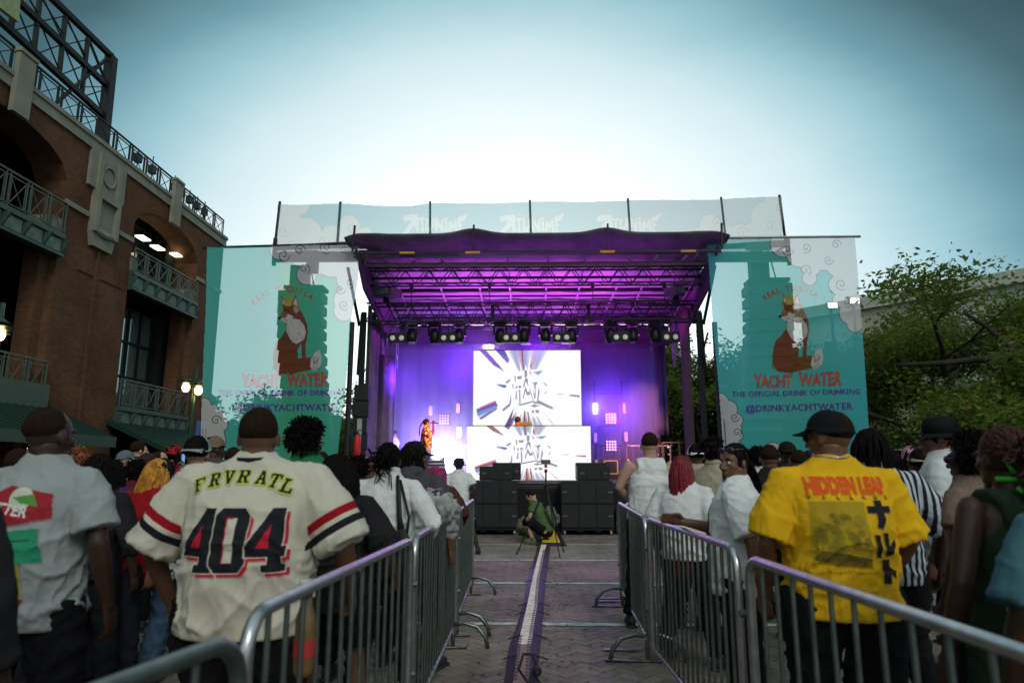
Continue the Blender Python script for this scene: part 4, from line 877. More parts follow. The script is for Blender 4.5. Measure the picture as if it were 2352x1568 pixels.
pb=aY(1760,655,18.6); line_array(pb.x,18.6,pb.z,12,'tall hanging line array seen through the right banner',1)
for (xa,xb,lb) in ((630,850,'roof outrigger beam holding the left line array'),(1600,1812,'roof outrigger beam holding the right line array')):
    a=aY(xa,590,18.4); b=aY(xb,590,18.4); o=empty('outrigger_beam',lb,'beam',(min(a.x,b.x),18.4,a.z)); mb=MB(); w=abs(b.x-a.x); mb.box((0,-.15,-.12),(w,.15,.10)); mb.ext([(0,.3),(w,.45),(w,.30),(0,.22)],-.1,.1,1); mb.build('beam',BLACK,o)
    mb=MB(); ex=0 if xa<1000 else w; sg_=1 if xa<1000 else -1; mb.bar((ex,0,-.25),(ex,0,.55),.09); mb.bar((ex,-.15,.35),(ex+.6*sg_,-.15,-.05),.05); mb.build('end_bracket',BLACK,o)
# left side of the stage: speaker columns, extinguisher, stage steps, cables
p=aY(825,1000,17.4); o=empty('side_speaker_stack','tall black speaker column beside the left stage leg','loudspeaker',(p.x,17.6,0))
for k in range(7): mb=MB(); mb.cbox((0,0,.9+k*.42),(.42 if k%2 else .36,.4,.40),b=.015); mb.build('cabinet',SPK,o)
mb=MB(); mb.cbox((-.0,-.21,2.5),(.12,.01,.5)); mb.build('label_plate',mat('grey_label_plate',(.35,.35,.36),.5),o); mb=MB(); mb.box((-.35,-.3,0),(.35,.3,.69)); mb.build('base_block',BLACK,o)
p=aY(821,1015,16.9); o=empty('fire_extinguisher','red fire extinguisher hanging by the left stage leg','fire extinguisher',(p.x,16.9,p.z-.42)); mb=MB(); mb.tube([(0,0,0),(0,0,.03),(0,0,.50),(0,0,.58),(0,0,.61)],[.07,.085,.085,.05,.03],14); mb.build('cylinder',mat('red_enamel',(.55,.02,.02),.3),o,True); mb=MB(); mb.tube([(0,0,.6),(0,0,.68)],.025,8); mb.bar((-.03,0,.69),(.09,0,.72),.02); mb.tube([(.03,0,.63),(.1,0,.55),(.105,0,.25)],.012,6); mb.build('valve_and_hose',BLACK,o)
p=aY(797,1040,16.8); o=empty('stage_steps','aluminium step frame at the left stage corner','steps',(p.x,16.8,0)); mb=MB()
for x in (0,.55,.95): mb.bar((x,0,0),(x,0,1.75),.05); mb.bar((x,.8,0),(x,.8,1.75),.05)
for z in (1.75,1.2,.6): mb.bar((-.1,0,z),(1.0,0,z),.05); mb.bar((-.1,.8,z),(1.0,.8,z),.05)
mb.build('frame',ALU,o); mb=MB(); mb.box((-.05,.03,1.16),(.5,.78,1.58)); mb.build('flight_case',mat('purple_lit_case',(.08,.07,.09),.5),o)
mb=MB(); a=aY(848,690,17.5); b=aY(832,855,17.2); mb.tube([a,a.lerp(b,.3)+Vector((.05,0,-.3)),a.lerp(b,.7)+Vector((.12,0,-.3)),b+Vector((.05,0,0)),b+Vector((-.1,0,-.1))],.012,6); mb.build('loose_cable',BLACK,label='thin black cable dangling beside the left stage column',cat='cable')
# banner posts and header ------------------------------------------------
def bar_obj(a,b,w,lb,cat,name,m=None,group=None): 
    a=Vector(a); b=Vector(b); mb=MB(); mb.tube([a,b],w,8); return mb.build(name,m or BLACK,label=lb,cat=cat,group=group)
BY=16.5
bar_obj(aY(466,569,BY+.03),aY(822,559,BY+.03),.035,'teal-looking horizontal tube carrying the left banner','pole','banner_pole')
bar_obj(aY(1618,547,BY+.03),aY(1976,543,BY+.03),.035,'pale horizontal tube carrying the right banner','pole','banner_pole',ALU)
for (x,lb) in ((809,'dark upright post right of the left banner'),(1641,'dark upright post left of the right banner')):
    a=aY(x,740,BY+.1); bar_obj((a.x,a.y,0),(a.x,a.y,a.z),.065,lb,'post','banner_post')
# the three printed banners ---------------------------------------------
TEAL=(.10,.66,.64); WHITE=(.80,.82,.83); INK=(.012,.012,.02)
BAN=attr_mat('printed_mesh_cloth',.9,through=.42,transl=.42)
def P5(x,y): return (1592.5+x/2.844,520.6+y/2.844)
def fox(c,dx=0.,dy=0.,s=1.,rot=0.):
    T=lambda pts:[(P5(x,y)[0]*1+dx,P5(x,y)[1]+dy) for x,y in pts]
    BR=(.27,.085,.035); BR2=(.42,.15,.06); WH=(.82,.82,.76); 
    c.poly(T([(585,460),(600,452),(612,500),(640,485),(655,470),(668,448),(680,470),(692,510),(712,545),(735,585),(752,630),(757,680),(748,725),(740,760),(742,845),(775,842),(800,812),(833,792),(846,850),(838,895),(808,925),(770,925),(700,938),(645,955),(560,945),(528,915),(520,850),(528,785),(548,735),(580,705),(605,668),(618,640),(600,605),(572,590),(570,575),(590,545),(592,500)]),BR)
    c.poly(T([(618,610),(640,598),(672,590),(705,600),(735,640),(745,680),(732,725),(712,740),(680,755),(655,742),(630,712),(612,670)]),WH)
    c.poly(T([(575,585),(600,560),(625,558),(660,575),(650,600),(628,612),(600,608)]),WH)
    c.poly(T([(672,470),(688,505),(700,540),(675,560),(660,530)]),WH,.5)
    c.poly(T([(833,792),(846,850),(838,895),(808,925),(782,928),(768,900),(776,850),(800,812)]),WH)
    c.poly(T([(688,790),(712,752),(716,845),(690,850)]),TEAL)
    c.poly(T([(586,462),(600,436),(614,470),(628,430),(642,468),(660,440),(662,470),(654,500),(606,505)]),(.55,.48,.06))
    c.poly(T([(580,512),(584,436),(618,498)]),BR2); c.poly(T([(588,496),(589,456),(606,490)]),WH); c.poly(T([(646,498),(676,428),(702,525)]),BR2); c.poly(T([(660,496),(676,452),(690,510)]),WH); c.poly(T([(590,538),(562,586),(580,600),(612,596),(620,560)]),BR2); c.poly(T([(566,588),(600,585),(640,570),(655,600),(625,622),(588,606)]),WH); c.poly(T([(606,508),(600,470),(614,488),(624,462),(636,488),(650,470),(646,508)]),(.62,.55,.06))
    c.disc(*T([(568,586)])[0],3.4,INK); c.line(T([(604,540),(622,536),(632,545)]),2,INK); c.line(T([(600,598),(625,600)]),1.2,INK)
    rnd=random.Random(2)
    for _ in range(260):
        x,y=rnd.uniform(520,760),rnd.uniform(600,950)
        if y<760: 
            if not(612<x<748): continue
            if rnd.random()<.35: c.line(T([(x,y),(x+rnd.uniform(-5,5),y+rnd.uniform(12,22))]),.9,(.12,.05,.03),.8)
        elif not(686<x<718 and y<848): c.line(T([(x,y),(x+rnd.uniform(-12,12),y+rnd.uniform(4,12))]),1.,BR2 if rnd.random()<.5 else (.10,.03,.015),.75)
    for _ in range(26):
        x=rnd.uniform(782,836); y=rnd.uniform(830,915); c.line(T([(x,y),(x-6,y+14)]),.9,INK,.8)
    for _ in range(60):
        t=rnd.uniform(0,1); x=548-25*t; y=740+180*t; c.line(T([(x,y),(x-7,y+5)]),1.4,BR)
def swirlcloud(c,cs,sw,fill=WHITE,dots=False):
    c.cloud(cs,fill,dots=dots)
    for x,y,r,d,a in sw: c.spiral(x,y,r,1.5,INK,1.6,d,a)
def banner_text(c,cx,off=0.,tilt=0.):
    OR=(.85,.17,.03); PU=(.13,.09,.48)
    X=lambda x,y: (x,y+off+tilt*(x-cx))
    for w,col in ((.05,PU),(.018,OR)):
        c.text('YACHT',cx-51,888,40,col,bold=w,sx=.66,fn=lambda x,y: X(x,888+(y-888)*(1+.06*math.cos((x-cx)/14))))
        c.text('WATER',cx+56,886,40,col,bold=w,sx=.68,fn=lambda x,y: X(x,886+(y-886)*(1+.06*math.cos((x-cx)/14))))
    for (u,v) in ((-85,871),(-29,871),(29,868),(85,868)): pass
    c.text('THE OFFICIAL DRINK OF DRINKING',cx,908,17.0,PU,bold=.03,sx=1.02,fn=X,track=1.06)
    c.text('@DRINKYACHTWATER',cx+6,943,21.5,PU,bold=.032,sx=1.02,fn=X,track=1.05)
def arc_text(c,cx,cy,r,txt,a0,a1,size,col):
    n=len(txt)
    for i,ch in enumerate(txt):
        a=R(a0+(a1-a0)*i/(n-1)); 
        if ch!=' ': c.text(ch,cx+r*math.sin(a),cy-r*math.cos(a),size,col,bold=.03,rot=a,sx=.9)
# right banner (traced on its own plane)
def plane_fn(Y,amp,ph,edge=None):
    def fn(X,Yv):
        u=X-1176.; v=784.-Yv; f=FPX*math.cos(PITCH)-v*math.sin(PITCH); z=FPX*math.sin(PITCH)+v*math.cos(PITCH)
        wx=u*math.cos(YAW)-f*math.sin(YAW); wy=u*math.sin(YAW)+f*math.cos(YAW); t=Y/wy
        px=wx*t; pz=CAMH+z*t
        return np.stack([px,Y+amp*(np.sin(px*2.1+ph+.3*pz)+.5*np.sin(pz*1.7+px*1.1+ph)+.25*np.sin(px*5.3-pz*2.2)),pz],1)
    return fn
c=Canvas(1618,540,2004,1062,.85,TEAL)
c.c[...,2]*= (1.0+.10*np.sin(c.X/60)); 
swirlcloud(c,[(1800,560,30),(1835,585,28),(1862,610,24),(1858,640,16),(1890,575,46),(1935,590,48),(1945,640,32),(1925,655,22),(1955,690,32),(1928,690,16),(1950,720,24),(1975,710,26),(1962,745,18),(1985,735,20),(1845,560,30),(1880,550,34),(1960,560,40)],[(1808,574,15,1,0),(1848,621,14,-1,1),(1851,570,12,-1,2),(1903,597,12,1,0),(1922,561,12,-1,0),(1932,653,14,1,1),(1945,695,12,-1,2),(1990,612,10,1,0)])
for k in range(5): c.line([(1975-3*k,720+8*k),(1995-3*k,744+6*k)],.8,INK,.3)
swirlcloud(c,[(1650,925,22),(1672,940,20),(1645,960,40),(1690,965,15),(1655,1000,38),(1690,985,12),(1695,1000,10),(1655,1030,46),(1700,1045,16),(1730,1050,12),(1640,1062,40),(1775,1040,24),(1752,1055,16),(1800,1060,18)],[(1687,958,11,1,0),(1692,993,11,-1,1),(1702,1052,12,1,0),(1780,1048,12,1,0)],dots=False)
for x,y,r in ((1650,935,20),(1640,960,24)):
    for i in range(-22,23,5):
        for j in range(-22,23,5):
            if i*i+j*j<r*r: c.disc(x+i,y+j,1.1,(.42,.42,.5),.6)
for y0 in (962,968): c.line([(1660+(y0-960)*.4,y0),(1665+(y0-960)*.4,y0+60)],1.2,INK)
arc_text(c,1818,760,92,'REAL TEQUILA',-38,33,17,(.55,.10,.03)); fox(c); banner_text(c,1828,0,-.022)
edgeL=lambda y: np.interp(y,[548,760,1040],[1622,1638,1661]); edgeR=lambda y: np.interp(y,[545,620,1010,1060],[1966,1972,1998,2001])
ob=c.mesh('printed_banner',plane_fn(BY,.035,.4),BAN,keep=lambda X,Y:(X>=edgeL(Y))&(X<=edgeR(Y))&(Y>=548-.008*(X-1622))&(Y<1058),label='teal mesh banner with a crowned fox and orange lettering right of the stage',cat='banner')
# left banner
TEAL2=(.10,.66,.60)
c=Canvas(456,552,832,1066,.85,TEAL2)
c.c[...,2]=np.where(c.X>640,.36+.10*np.clip((c.X-640)/120,0,1),c.c[...,2])
swirlcloud(c,[(700,575,40),(740,580,50),(790,590,50),(665,580,26),(640,575,20),(720,612,22),(805,640,32),(760,610,26),(795,690,28),(790,715,22),(808,560,40),(705,632,22),(745,600,30)],[(652,587,15,1,0),(689,575,13,-1,0),(748,568,15,1,1),(700,618,13,-1,1),(781,664,12,1,0),(802,650,12,-1,2),(790,700,12,1,1),(790,575,10,-1,0)])
for x,y,r in ((795,580,34),(700,625,20)):
    for i in range(-33,34,5):
        for j in range(-33,34,5):
            if i*i+j*j<r*r: c.disc(x+i,y+j,1.1,(.40,.40,.5),.6)
swirlcloud(c,[(470,930,16),(488,945,16),(475,965,36),(500,960,20),(510,975,14),(480,1000,36),(500,1010,18),(476,1040,38),(505,1045,15),(530,1055,12),(560,1052,14)],[(498,965,12,-1,0),(500,1008,11,1,1),(560,1054,10,1,0),(505,1046,10,-1,0)])
for i in range(-20,26,5):
    for j in range(-20,26,5): c.disc(474+i,945+j,1.1,(.42,.42,.5),.5) if i*i+j*j<500 else None
for x0 in (468,475): c.line([(x0,985),(x0-1,1060)],1.2,INK)
arc_text(c,656,770,100,'REAL TEQUILA',-44,34,18,(.55,.10,.03)); fox(c,-1818+656+12,4); banner_text(c,650,0,.004)
eL=lambda y: np.interp(y,[568,1000,1066],[477,462,459]); eR=lambda y: np.interp(y,[558,640,740,800,900,1000,1066],[825,822,806,803,793,781,775])
c.mesh('printed_banner',plane_fn(BY-.03,.035,1.7),BAN,keep=lambda X,Y:(X>=eL(Y))&(X<=eR(Y))&(Y>=568-.022*(X-475))&(Y<1058),label='teal mesh banner with a crowned fox left of the stage, sky showing through',cat='banner')
# header banner above the roof
HY=18.3
c=Canvas(634,448,1802,606,1.0,(.16,.42,.50))
t_=np.clip((c.X-700)/1000,0,1)[...,None]; c.c=(np.array((.12,.50,.56))*(1-t_)+np.array((.40,.52,.56))*t_).astype('f')
PWH=(.60,.66,.60)
c.cloud([(655,560,42),(690,585,44),(650,500,40),(690,470,22),(735,560,26),(700,540,40),(740,590,36),(775,580,30),(802,520,24),(815,545,24),(840,535,14),(775,550,24),(760,540,22)],PWH,(.20,.27,.27),1.0)
for x,y,r in ((743,553,14),(809,524,13),(672,560,15),(650,530,14)): c.spiral(x,y,r,1.1,(.18,.24,.25),1.5,1)
c.cloud([(1606,535,14),(1632,515,24),(1660,540,26),(1700,545,30),(1735,540,30),(1700,575,36),(1650,575,30),(1760,500,36),(1780,540,40),(1790,470,36),(1770,580,44)],PWH,(.20,.27,.27),1.0)
for x,y,r in ((1645,508,12),(1704,534,14),(1770,520,12),(1795,550,12),(1790,480,12)): c.spiral(x,y,r,1.1,(.18,.24,.25),1.5,-1)
def logo(x0):
    T=lambda pts:[(x0+(x-870)/3.84,453.2+y/3.84) for x,y in pts]; OUT=(.33,.45,.46); IN=(.70,.76,.68)
    c.line(T([(960,95),(965,330)]),1.6,(.6,.6,.3),.5); c.line(T([(1180,160),(1230,190),(1300,188),(1400,145),(1462,100)]),3.4,(.72,.34,.34),.75); c.line(T([(1210,125),(1330,125)]),1,(.3,.6,.6),.5)
    polys=[[(868,180),(885,162),(940,150),(1005,150),(1012,205),(1018,300),(992,310),(978,250),(930,300),(895,345),(850,345),(900,275),(950,200),(885,215)],[(1010,185),(1068,178),(1066,200),(1050,204),(1062,312),(1035,312),(1030,206),(1012,206)],[(1078,185),(1100,185),(1092,265),(1125,258),(1132,300),(1070,310)],
        [(1128,185),(1150,180),(1182,300),(1158,305),(1150,265),(1138,268),(1130,305),(1112,305)],[(1162,160),(1185,200),(1210,250),(1208,200),(1228,198),(1232,305),(1208,300),(1180,250),(1178,290),(1165,290)],[(1238,215),(1262,212),(1262,305),(1240,305)],[(1230,185),(1270,182),(1262,204),(1236,204)],
        [(1270,305),(1278,212),(1300,214),(1312,250),(1326,200),(1345,205),(1362,345),(1336,335),(1328,260),(1315,290),(1298,260),(1294,305)],[(1352,185),(1445,140),(1410,210),(1375,215),(1380,235),(1400,240),(1385,262),(1370,265),(1410,330),(1370,340)]]
    for p in polys: c.line(T(p+[p[0]]),2.0,OUT)
    for p in polys: c.poly(T(p),IN)
    c.poly(T([(1015,150),(1140,145),(1138,162),(1018,168)]),(.42,.52,.5)); 
for x0 in (925,1147,1370): logo(x0)
for x0 in (925,1147,1370): c.text('WELCOME TO',x0+54,495.5,3.6,(.25,.3,.3),bold=.0)if 0 else None
BANH=attr_mat('printed_header_mesh',.9,through=.50,transl=.62)
top=lambda x: np.interp(x,[640,700,782,880,940,988,1217,1330,1442,1657,1792],[467,470,468,472,473,467,464,463,460,457,452])
c.mesh('printed_banner',plane_fn(HY,.03,.9),BANH,keep=lambda X,Y:(X>=636+(470-Y)*-.0+(Y<470)*2)&(X<=1797-(470-Y)*.1*0-np.clip((480-Y)/12,0,1)*2)&(Y>=top(X))&(Y<603),label='long pale blue mesh banner with three graffiti logos and clouds above the stage roof',cat='banner')
grp='thin poles holding the long header banner'
for i,(x,x2,lb) in enumerate(((643,629,'black pole at the left end of the header banner'),(782,775,'header banner pole, second from the left'),(988,988,'header banner pole behind the left logo'),(1217,1220,'header banner pole behind the middle logo'),(1442,1449,'header banner pole behind the right logo'),(1656,1668,'header banner pole right of the right logo'),(1790,1808,'black leaning pole at the right end of the header banner'))):
    a=aY(x,top(x)-4,HY+.07); b=aY(x2,585 if i in(0,6) else 560,HY+.07); bar_obj(a,b,.04 if i in(0,1,6) else .032,lb,'pole','header_pole',DSTEEL,grp)
for i,(x,y,lb) in enumerate(((1910,702,'lit white floodlight seen through the right banner'),(1961,692,'lit white floodlight at the right banner edge'))):
    p=aY(x,y,26); o=empty('flood_light',lb,'floodlight',(p.x,26,0),0,'lit floodlights behind the right banner'); mb=MB(); mb.cbox((0,0,p.z),(.40,.16,.26),b=.02); h=mb.build('housing',BL2,o); mb=MB(); mb.cbox((0,-.09,p.z),(.34,.02,.19)); mb.build('lamp_face',mat('lit_floodlight',(1,1,1),.4,emit=(1,.95,.85),estr=9),h); mb=MB(); mb.bar((0,.1,0),(0,.1,p.z),.08); mb.build('mast',BLACK,o)
# stage light and smoke ---------------------------------------------------
light('roof_wash','AREA',(.2,18.8,4.9),(.2,19.5,7),430,(.66,.06,.88),(6,.5)); light('roof_wash','AREA',(.3,17.2,5.2),(.2,16.6,7.5),50,PUR,(7,.3)); light('roof_wash','SPOT',(1.2,20.8,3.5),(1.0,20.0,6.5),900,(.85,.25,.8),.1,70)
for q_,e_ in (((-2.9,20.7,2.5),330),((-1.9,21.0,4.6),200),((2.7,20.9,3.3),330),((.4,20.9,5.3),120),((-3.7,20.6,4.2),90)): light('violet_back_glow','SPOT',(q_[0],20.25,q_[2]),(q_[0],22,q_[2]),e_*3.6,VIO,.25,158,.9)
light('warm_side','SPOT',(3.5,19.2,4.9),(3.7,22,1.6),1500,(1,.35,.16),.1,50)
light('singer_key','SPOT',(-1.0,17.7,4.9),(-2.95,20,2.3),9000,(1,.30,.08),.06,15); light('dj_key','SPOT',(.6,17.8,4.8),(-.2,19.8,2.8),4000,(1,.25,.10),.06,14)
light('floor_burst','SPOT',(-2.35,20.5,1.75),(-2.6,22,2.2),1800,(.62,.55,1),.25,150)
light('front_wash','SPOT',(-2.2,18.0,5.4),(-.3,8.0,0),120,(.75,.22,1.),.12,46); light('front_wash','SPOT',(2.6,18.0,5.4),(.9,7.0,0),120,(.75,.22,1.),.12,46)
vm=bpy.data.materials.new('stage_smoke_air'); vm.use_nodes=True; n=vm.node_tree.nodes; n.remove(n['Principled BSDF']); pv=n.new('ShaderNodeVolumePrincipled'); pv.inputs['Color'].default_value=(.85,.85,1,1); pv.inputs['Density'].default_value=.42; pv.inputs['Anisotropy'].default_value=.25; vm.node_tree.links.new(pv.outputs[0],n['Material Output'].inputs['Volume'])
mb=MB(); mb.box((-4.3,20.64,1.21),(4.05,21.93,5.3)); sm=mb.build('smoke',vm,kind='stuff',label='thin violet stage smoke drifting behind the singer and screens',cat='smoke')
# ================================================================ people
def head_mesh():
    mb=MB()
    mb.ell((0,-.014,.022),(.074,.094,.096),24); mb.ell((0,.018,-.028),(.061,.072,.084),20); mb.ell((0,.036,-.083),(.043,.044,.034),16); mb.ell((0,-.03,-.05),(.055,.055,.06),14)
    mb.tube([(0,.082,.014),(0,.096,-.012),(0,.106,-.032)],[.009,.012,.014],8,round_=True)
    for s in (-1,1):
        mb.ell((s*.012,.094,-.036),(.010,.012,.008),8); mb.ell((s*.026,.076,.026),(.026,.014,.009),10); mb.ell((s*.040,.056,-.022),(.022,.022,.022),10); mb.ell((s*.040,.030,-.075),(.020,.03,.024),10)
        M_=Matrix.Rotation(R(-14*s),3,'Z')@Matrix.Rotation(R(10),3,'X'); mb.ell((s*.077,-.008,-.008),(.009,.020,.031),10,M=M_); mb.ell((s*.030,.076,.002),(.013,.010,.010),10)
    mb.ell((0,.087,-.060),(.024,.012,.007),10); mb.ell((0,.085,-.071),(.020,.012,.008),10); mb.ell((0,.078,-.1),(.020,.016,.015),10)
    return remeshed(mb,.0062,2)
HEAD=head_mesh(); HV,HF=mesh_np(HEAD),mesh_faces(HEAD)
def hand_mesh(curl,vox=.0048):
    """right hand, wrist at the origin, fingers down, palm towards -x, thumb forward (+y)"""
    mb=MB(); mb.tube([(0,0,.02),(0,0,-.02),(0,.002,-.06),(0,.002,-.088)],[.027,.033,.041,.038],12,flat=.45,up=Vector((1,0,0)),round_=True)
    for y,L_,r in ((.030,.072,.0088),(.010,.080,.0092),(-.010,.075,.0088),(-.029,.060,.0078)):
        p=Vector((0,y,-.088)); a=R(8); pts=[p+Vector((0,0,.02)),p.copy()]
        for k,f in enumerate((.42,.32,.26)):
            a+=R(curl*(.8,1.1,.8)[k]); p=p+Vector((-math.sin(a),0,-math.cos(a)))*L_*f; pts.append(p.copy())
        mb.tube(pts,[r*1.05,r*1.05,r,r*.92,r*.8],8,round_=True)
    t=curl/60; mb.tube([(-.004,.026,-.018),(-.014-.01*t,.048,-.042),(-.022-.018*t,.054-.01*t,-.068),(-.026-.03*t,.050-.018*t,-.088)],[.014,.0125,.0105,.009],8,round_=True)
    me=remeshed(mb,vox,1); return mesh_np(me),mesh_faces(me)
HANDS={'relax':hand_mesh(22),'open':hand_mesh(9),'grip':hand_mesh(68)}
def rot_to(d,twist=0.):
    """rotation taking -z to d"""
    d=Vector(d).normalized(); q=Vector((0,0,-1)).rotation_difference(d); return (Matrix.Rotation(twist,3,d)@q.to_matrix())
SKIN={'deep':mat('deep_brown_skin',(.038,.018,.011),.5,var=.12,spec=.35),'brown':mat('brown_skin',(.13,.062,.036),.5,var=.12,spec=.35),'tan':mat('tan_skin',(.30,.17,.11),.5,var=.1,spec=.35),'light':mat('light_skin',(.42,.25,.18),.5,var=.1,spec=.35)}
HAIRM={'stubble':mat('cropped_hair',(.023,.014,.010),.95,var=.35,scale=90,spec=.05,bump=.9,bscale=240),'black':mat('black_hair',(.009,.007,.007),.95,var=.4,scale=40,spec=.06,bump=.8,bscale=160),'red':mat('deep_red_hair',(.15,.004,.012),.5,var=.45,scale=30,spec=.4),'brown':mat('dark_brown_hair',(.022,.013,.010),.95,var=.4,scale=40,spec=.06,bump=.8,bscale=160),'ginger':mat('ginger_hair',(.22,.07,.025),.6,var=.4,scale=30),'gold':mat('golden_hair',(.50,.22,.03),.6,var=.5,scale=25),'auburn':mat('auburn_hair',(.035,.010,.008),.8,var=.4,scale=30),'pink':mat('magenta_hair',(.28,.02,.10),.6,var=.4,scale=30)}
EYEW=mat('eye_white',(.6,.58,.55),.3); EYED=mat('dark_iris',(.012,.008,.006),.15,spec=.9)
def cloth(name,c,**k): return mat(name,c,.9,bump=.6,bscale=22,spec=.08,var=k.get('var',.07),scale=k.get('scale',5.),sheen=.0)
def folds(me,amp,seed,sc=1.,zc=None):
    V=mesh_np(me); zm=float(V[:,2].min()); bm=bmesh.new(); bm.from_mesh(me); bm.normal_update(); o=Vector((seed*3.7,seed*1.3,0))
    for v in bm.verts:
        p=v.co; q=Vector((p.x*5.5*sc,p.y*5.5*sc,p.z*7*sc))+o
        w=mnoise.noise(q*.55)*1.3; a=1-abs(mnoise.noise(Vector((q.x*.9+w,q.y*.9,q.z*1.25+w*1.6)))); b=1-abs(mnoise.noise(Vector((q.x*1.9-w*1.5,q.y*1.9,q.z*.8+5))))
        k=amp if zc is None else amp*(.45+.9*max(0,min(1,(zc-p.z)/.45)))
        k*=min(1,.15+(p.z-zm)/.07); c_=1-abs(mnoise.noise(Vector((q.x*3.1+w*2,q.y*3.1,q.z*2.4+w*3)))); 
        v.co=p+v.normal*((c_**6)*k*.45+(a**4)*k*1.5+(b**5)*k*.9-k*.9)
    bm.to_mesh(me); bm.free()
def finish(me,name,mats,parent,M_=None,smooth=True,**k):
    me.name=name; me.materials.clear()
    for m in (mats if isinstance(mats,list) else [mats]): me.materials.append(m)
    me.polygons.foreach_set('use_smooth',[smooth]*len(me.polygons)); me.update()
    o=bpy.data.objects.new(name,me); COL.objects.link(o); o.parent=parent; return tag(o,**k)

def person(label,x,Y,top=None,H=None,rz=0.,w=1.,belly=0.,skin='deep',shirt=None,legs=None,hair=('buzz','black'),hat=None,armL=None,armR=None,hands=('relax','relax'),look=0.,tilt=0.,lean=(0,0),
           stance=.12,lod=1,z0=0.,glasses=None,group='people in the crowd',legpose=None,neck=0.,eyes=False,shoes=(.02,.02,.022),twist=(0,0),nod=0.):
    """x = picture column of the head, Y = distance; rz turns the body (0 = back to the camera); lengths below for a 1.75 m adult"""
    if top is not None and H is None: H=aY(x,top,Y).z-z0
    hx=aY(x,top if top is not None else 1000,Y).x
    s=H/1.75*1.035; P=empty('person',label,'person',(0,Y,z0),R(rz),group)
    ln=Vector((lean[0],lean[1],0)); hipz=.92
    def B(p):     # bend the upper body
        p=Vector(p); t=max(0,(p.z-hipz))/.8; return p+ln*t-Vector((0,0,.12*t*ln.length**2*2))
    rzM=Matrix.Rotation(R(rz),3,'Z'); hs=1.09 if w>1.3 else 1.0; hc=B((0,.012+neck,1.691-.118*hs)); off=rzM@Vector((hc.x*s,hc.y*s,0)); P.location=(hx-off.x,Y-off.y,z0)
    vox={0:.011,1:.015,2:.022}[lod]
    # --- body
    mb=MB()
    def ring(z,rx,ry,oy=0): c=B((0,oy,z)); return (c.z,c.x,c.y,rx,ry)
    mb.loft([ring(.80,.10*w,.09),ring(.88,.158*w,.115+belly*.4),ring(.96,.165*w,.118+belly*.6),ring(1.06,.148*w,.105+belly),ring(1.18,.150*w,.108+belly*.8),ring(1.30,.165*w,.115+belly*.3),ring(1.37,.160*w,.100),ring(1.42,.105*w,.070),ring(1.455,.060,.055)])
    nk=B((0,-.012,1.44)); mb.tube([nk,B((0,-.006,1.50)),hc+Vector((0,-.024,-.02))],[.058+.02*(w-1),.058+.026*(w-1),.058+.012*(w-1)],12)
    # arms
    arms=[]
    for sd,A in ((-1,armL),(1,armR)):
        sh=B((sd*(.165*w+.008),-.005,1.395)); el,wr=A if A else ((sd*(.235*w+.03),-.03,1.13),(sd*(.235*w+.045),.05,.885))
        el=B(el) if not A else Vector(el); wr=B(wr) if not A else Vector(wr); arms.append((sh,el,wr))
        k_=.9+.1*w; mb.tube([sh,sh.lerp(el,.35),el,el.lerp(wr,.3),wr,wr+(wr-el).normalized()*.02],[.047*k_,.048*k_,.040*k_,.042*k_,.027,.027],12,round_=True)
    if legpose is None: legpose=[((-.095*w,.0,.90),(-.10-stance*.5,.015,.48),(-.10-stance,-.01,.085)),((.095*w,.0,.90),(.10+stance*.5,.015,.48),(.10+stance,-.01,.085))]
    for h,k,a in legpose: 
        h,k,a=Vector(h),Vector(k),Vector(a); mb.tube([h,h.lerp(k,.4),k,k.lerp(a,.3),a],[.088*w,.078*w,.054,.054,.036],12,round_=True)
    me=remeshed(mb,vox,2); v=mesh_np(me); f=mesh_faces(me); bpy.data.meshes.remove(me)
    big=MB(); big.add(v.tolist(),f)
    # head
    HM=Matrix.Translation(hc)@Matrix.Rotation(R(-look),4,'Z')@Matrix.Rotation(R(tilt),4,'Y')@Matrix.Rotation(R(-nod),4,'X')
    def hp(p): return HM@(Vector(p)*hs)
    big.add([hp(p) for p in HV],HF)
    for i,(sh,el,wr) in enumerate(arms):
        kind=hands[i]
        if kind is None: continue
        vv,ff=HANDS[kind]; d=(wr-el).normalized(); Rm=rot_to(d,R(twist[i])); mir=-1 if i==0 else 1
        pts=[wr+d*.012+Rm@Vector((q[0]*mir,q[1],q[2])) for q in vv]; big.add(pts,ff if mir==1 else [tuple(reversed(t)) for t in ff])
    big.v=[tuple(c*s for c in q) for q in big.v]
    me=big.mesh('body'); finish(me,'body',SKIN[skin],P)
    scale=lambda mbx: setattr(mbx,'v',[tuple(c*s for c in q) for q in mbx.v])
    def part(mbx,name,m,smooth=True,par=None,**k): scale(mbx); return mbx.build(name,m,par or P,smooth,fixn=False,**k)
    if eyes:
        for sd in (-1,1):
            mb=MB(); mb.ell(hp((sd*.031,.080,.002)),(.0105,.0105,.0085),10); e=part(mb,'eye',EYEW); mb=MB(); mb.ell(hp((sd*.031-.002,.0885,.002)),(.0052,.003,.0058),8); part(mb,'iris',EYED,par=e)
            mb=MB(); mb.tube([hp((sd*.014,.092,.024)),hp((sd*.030,.092,.030)),hp((sd*.048,.080,.024))],[.003,.0045,.002],6); part(mb,'eyebrow',HAIRM['black'])
        mb=MB(); mb.tube([hp((-.020,.098,-.065)),hp((0,.102,-.063)),hp((.020,.098,-.065))],[.0012,.0028,.0012],5); part(mb,'lips',mat('brown_lips',(.10,.035,.03),.5))
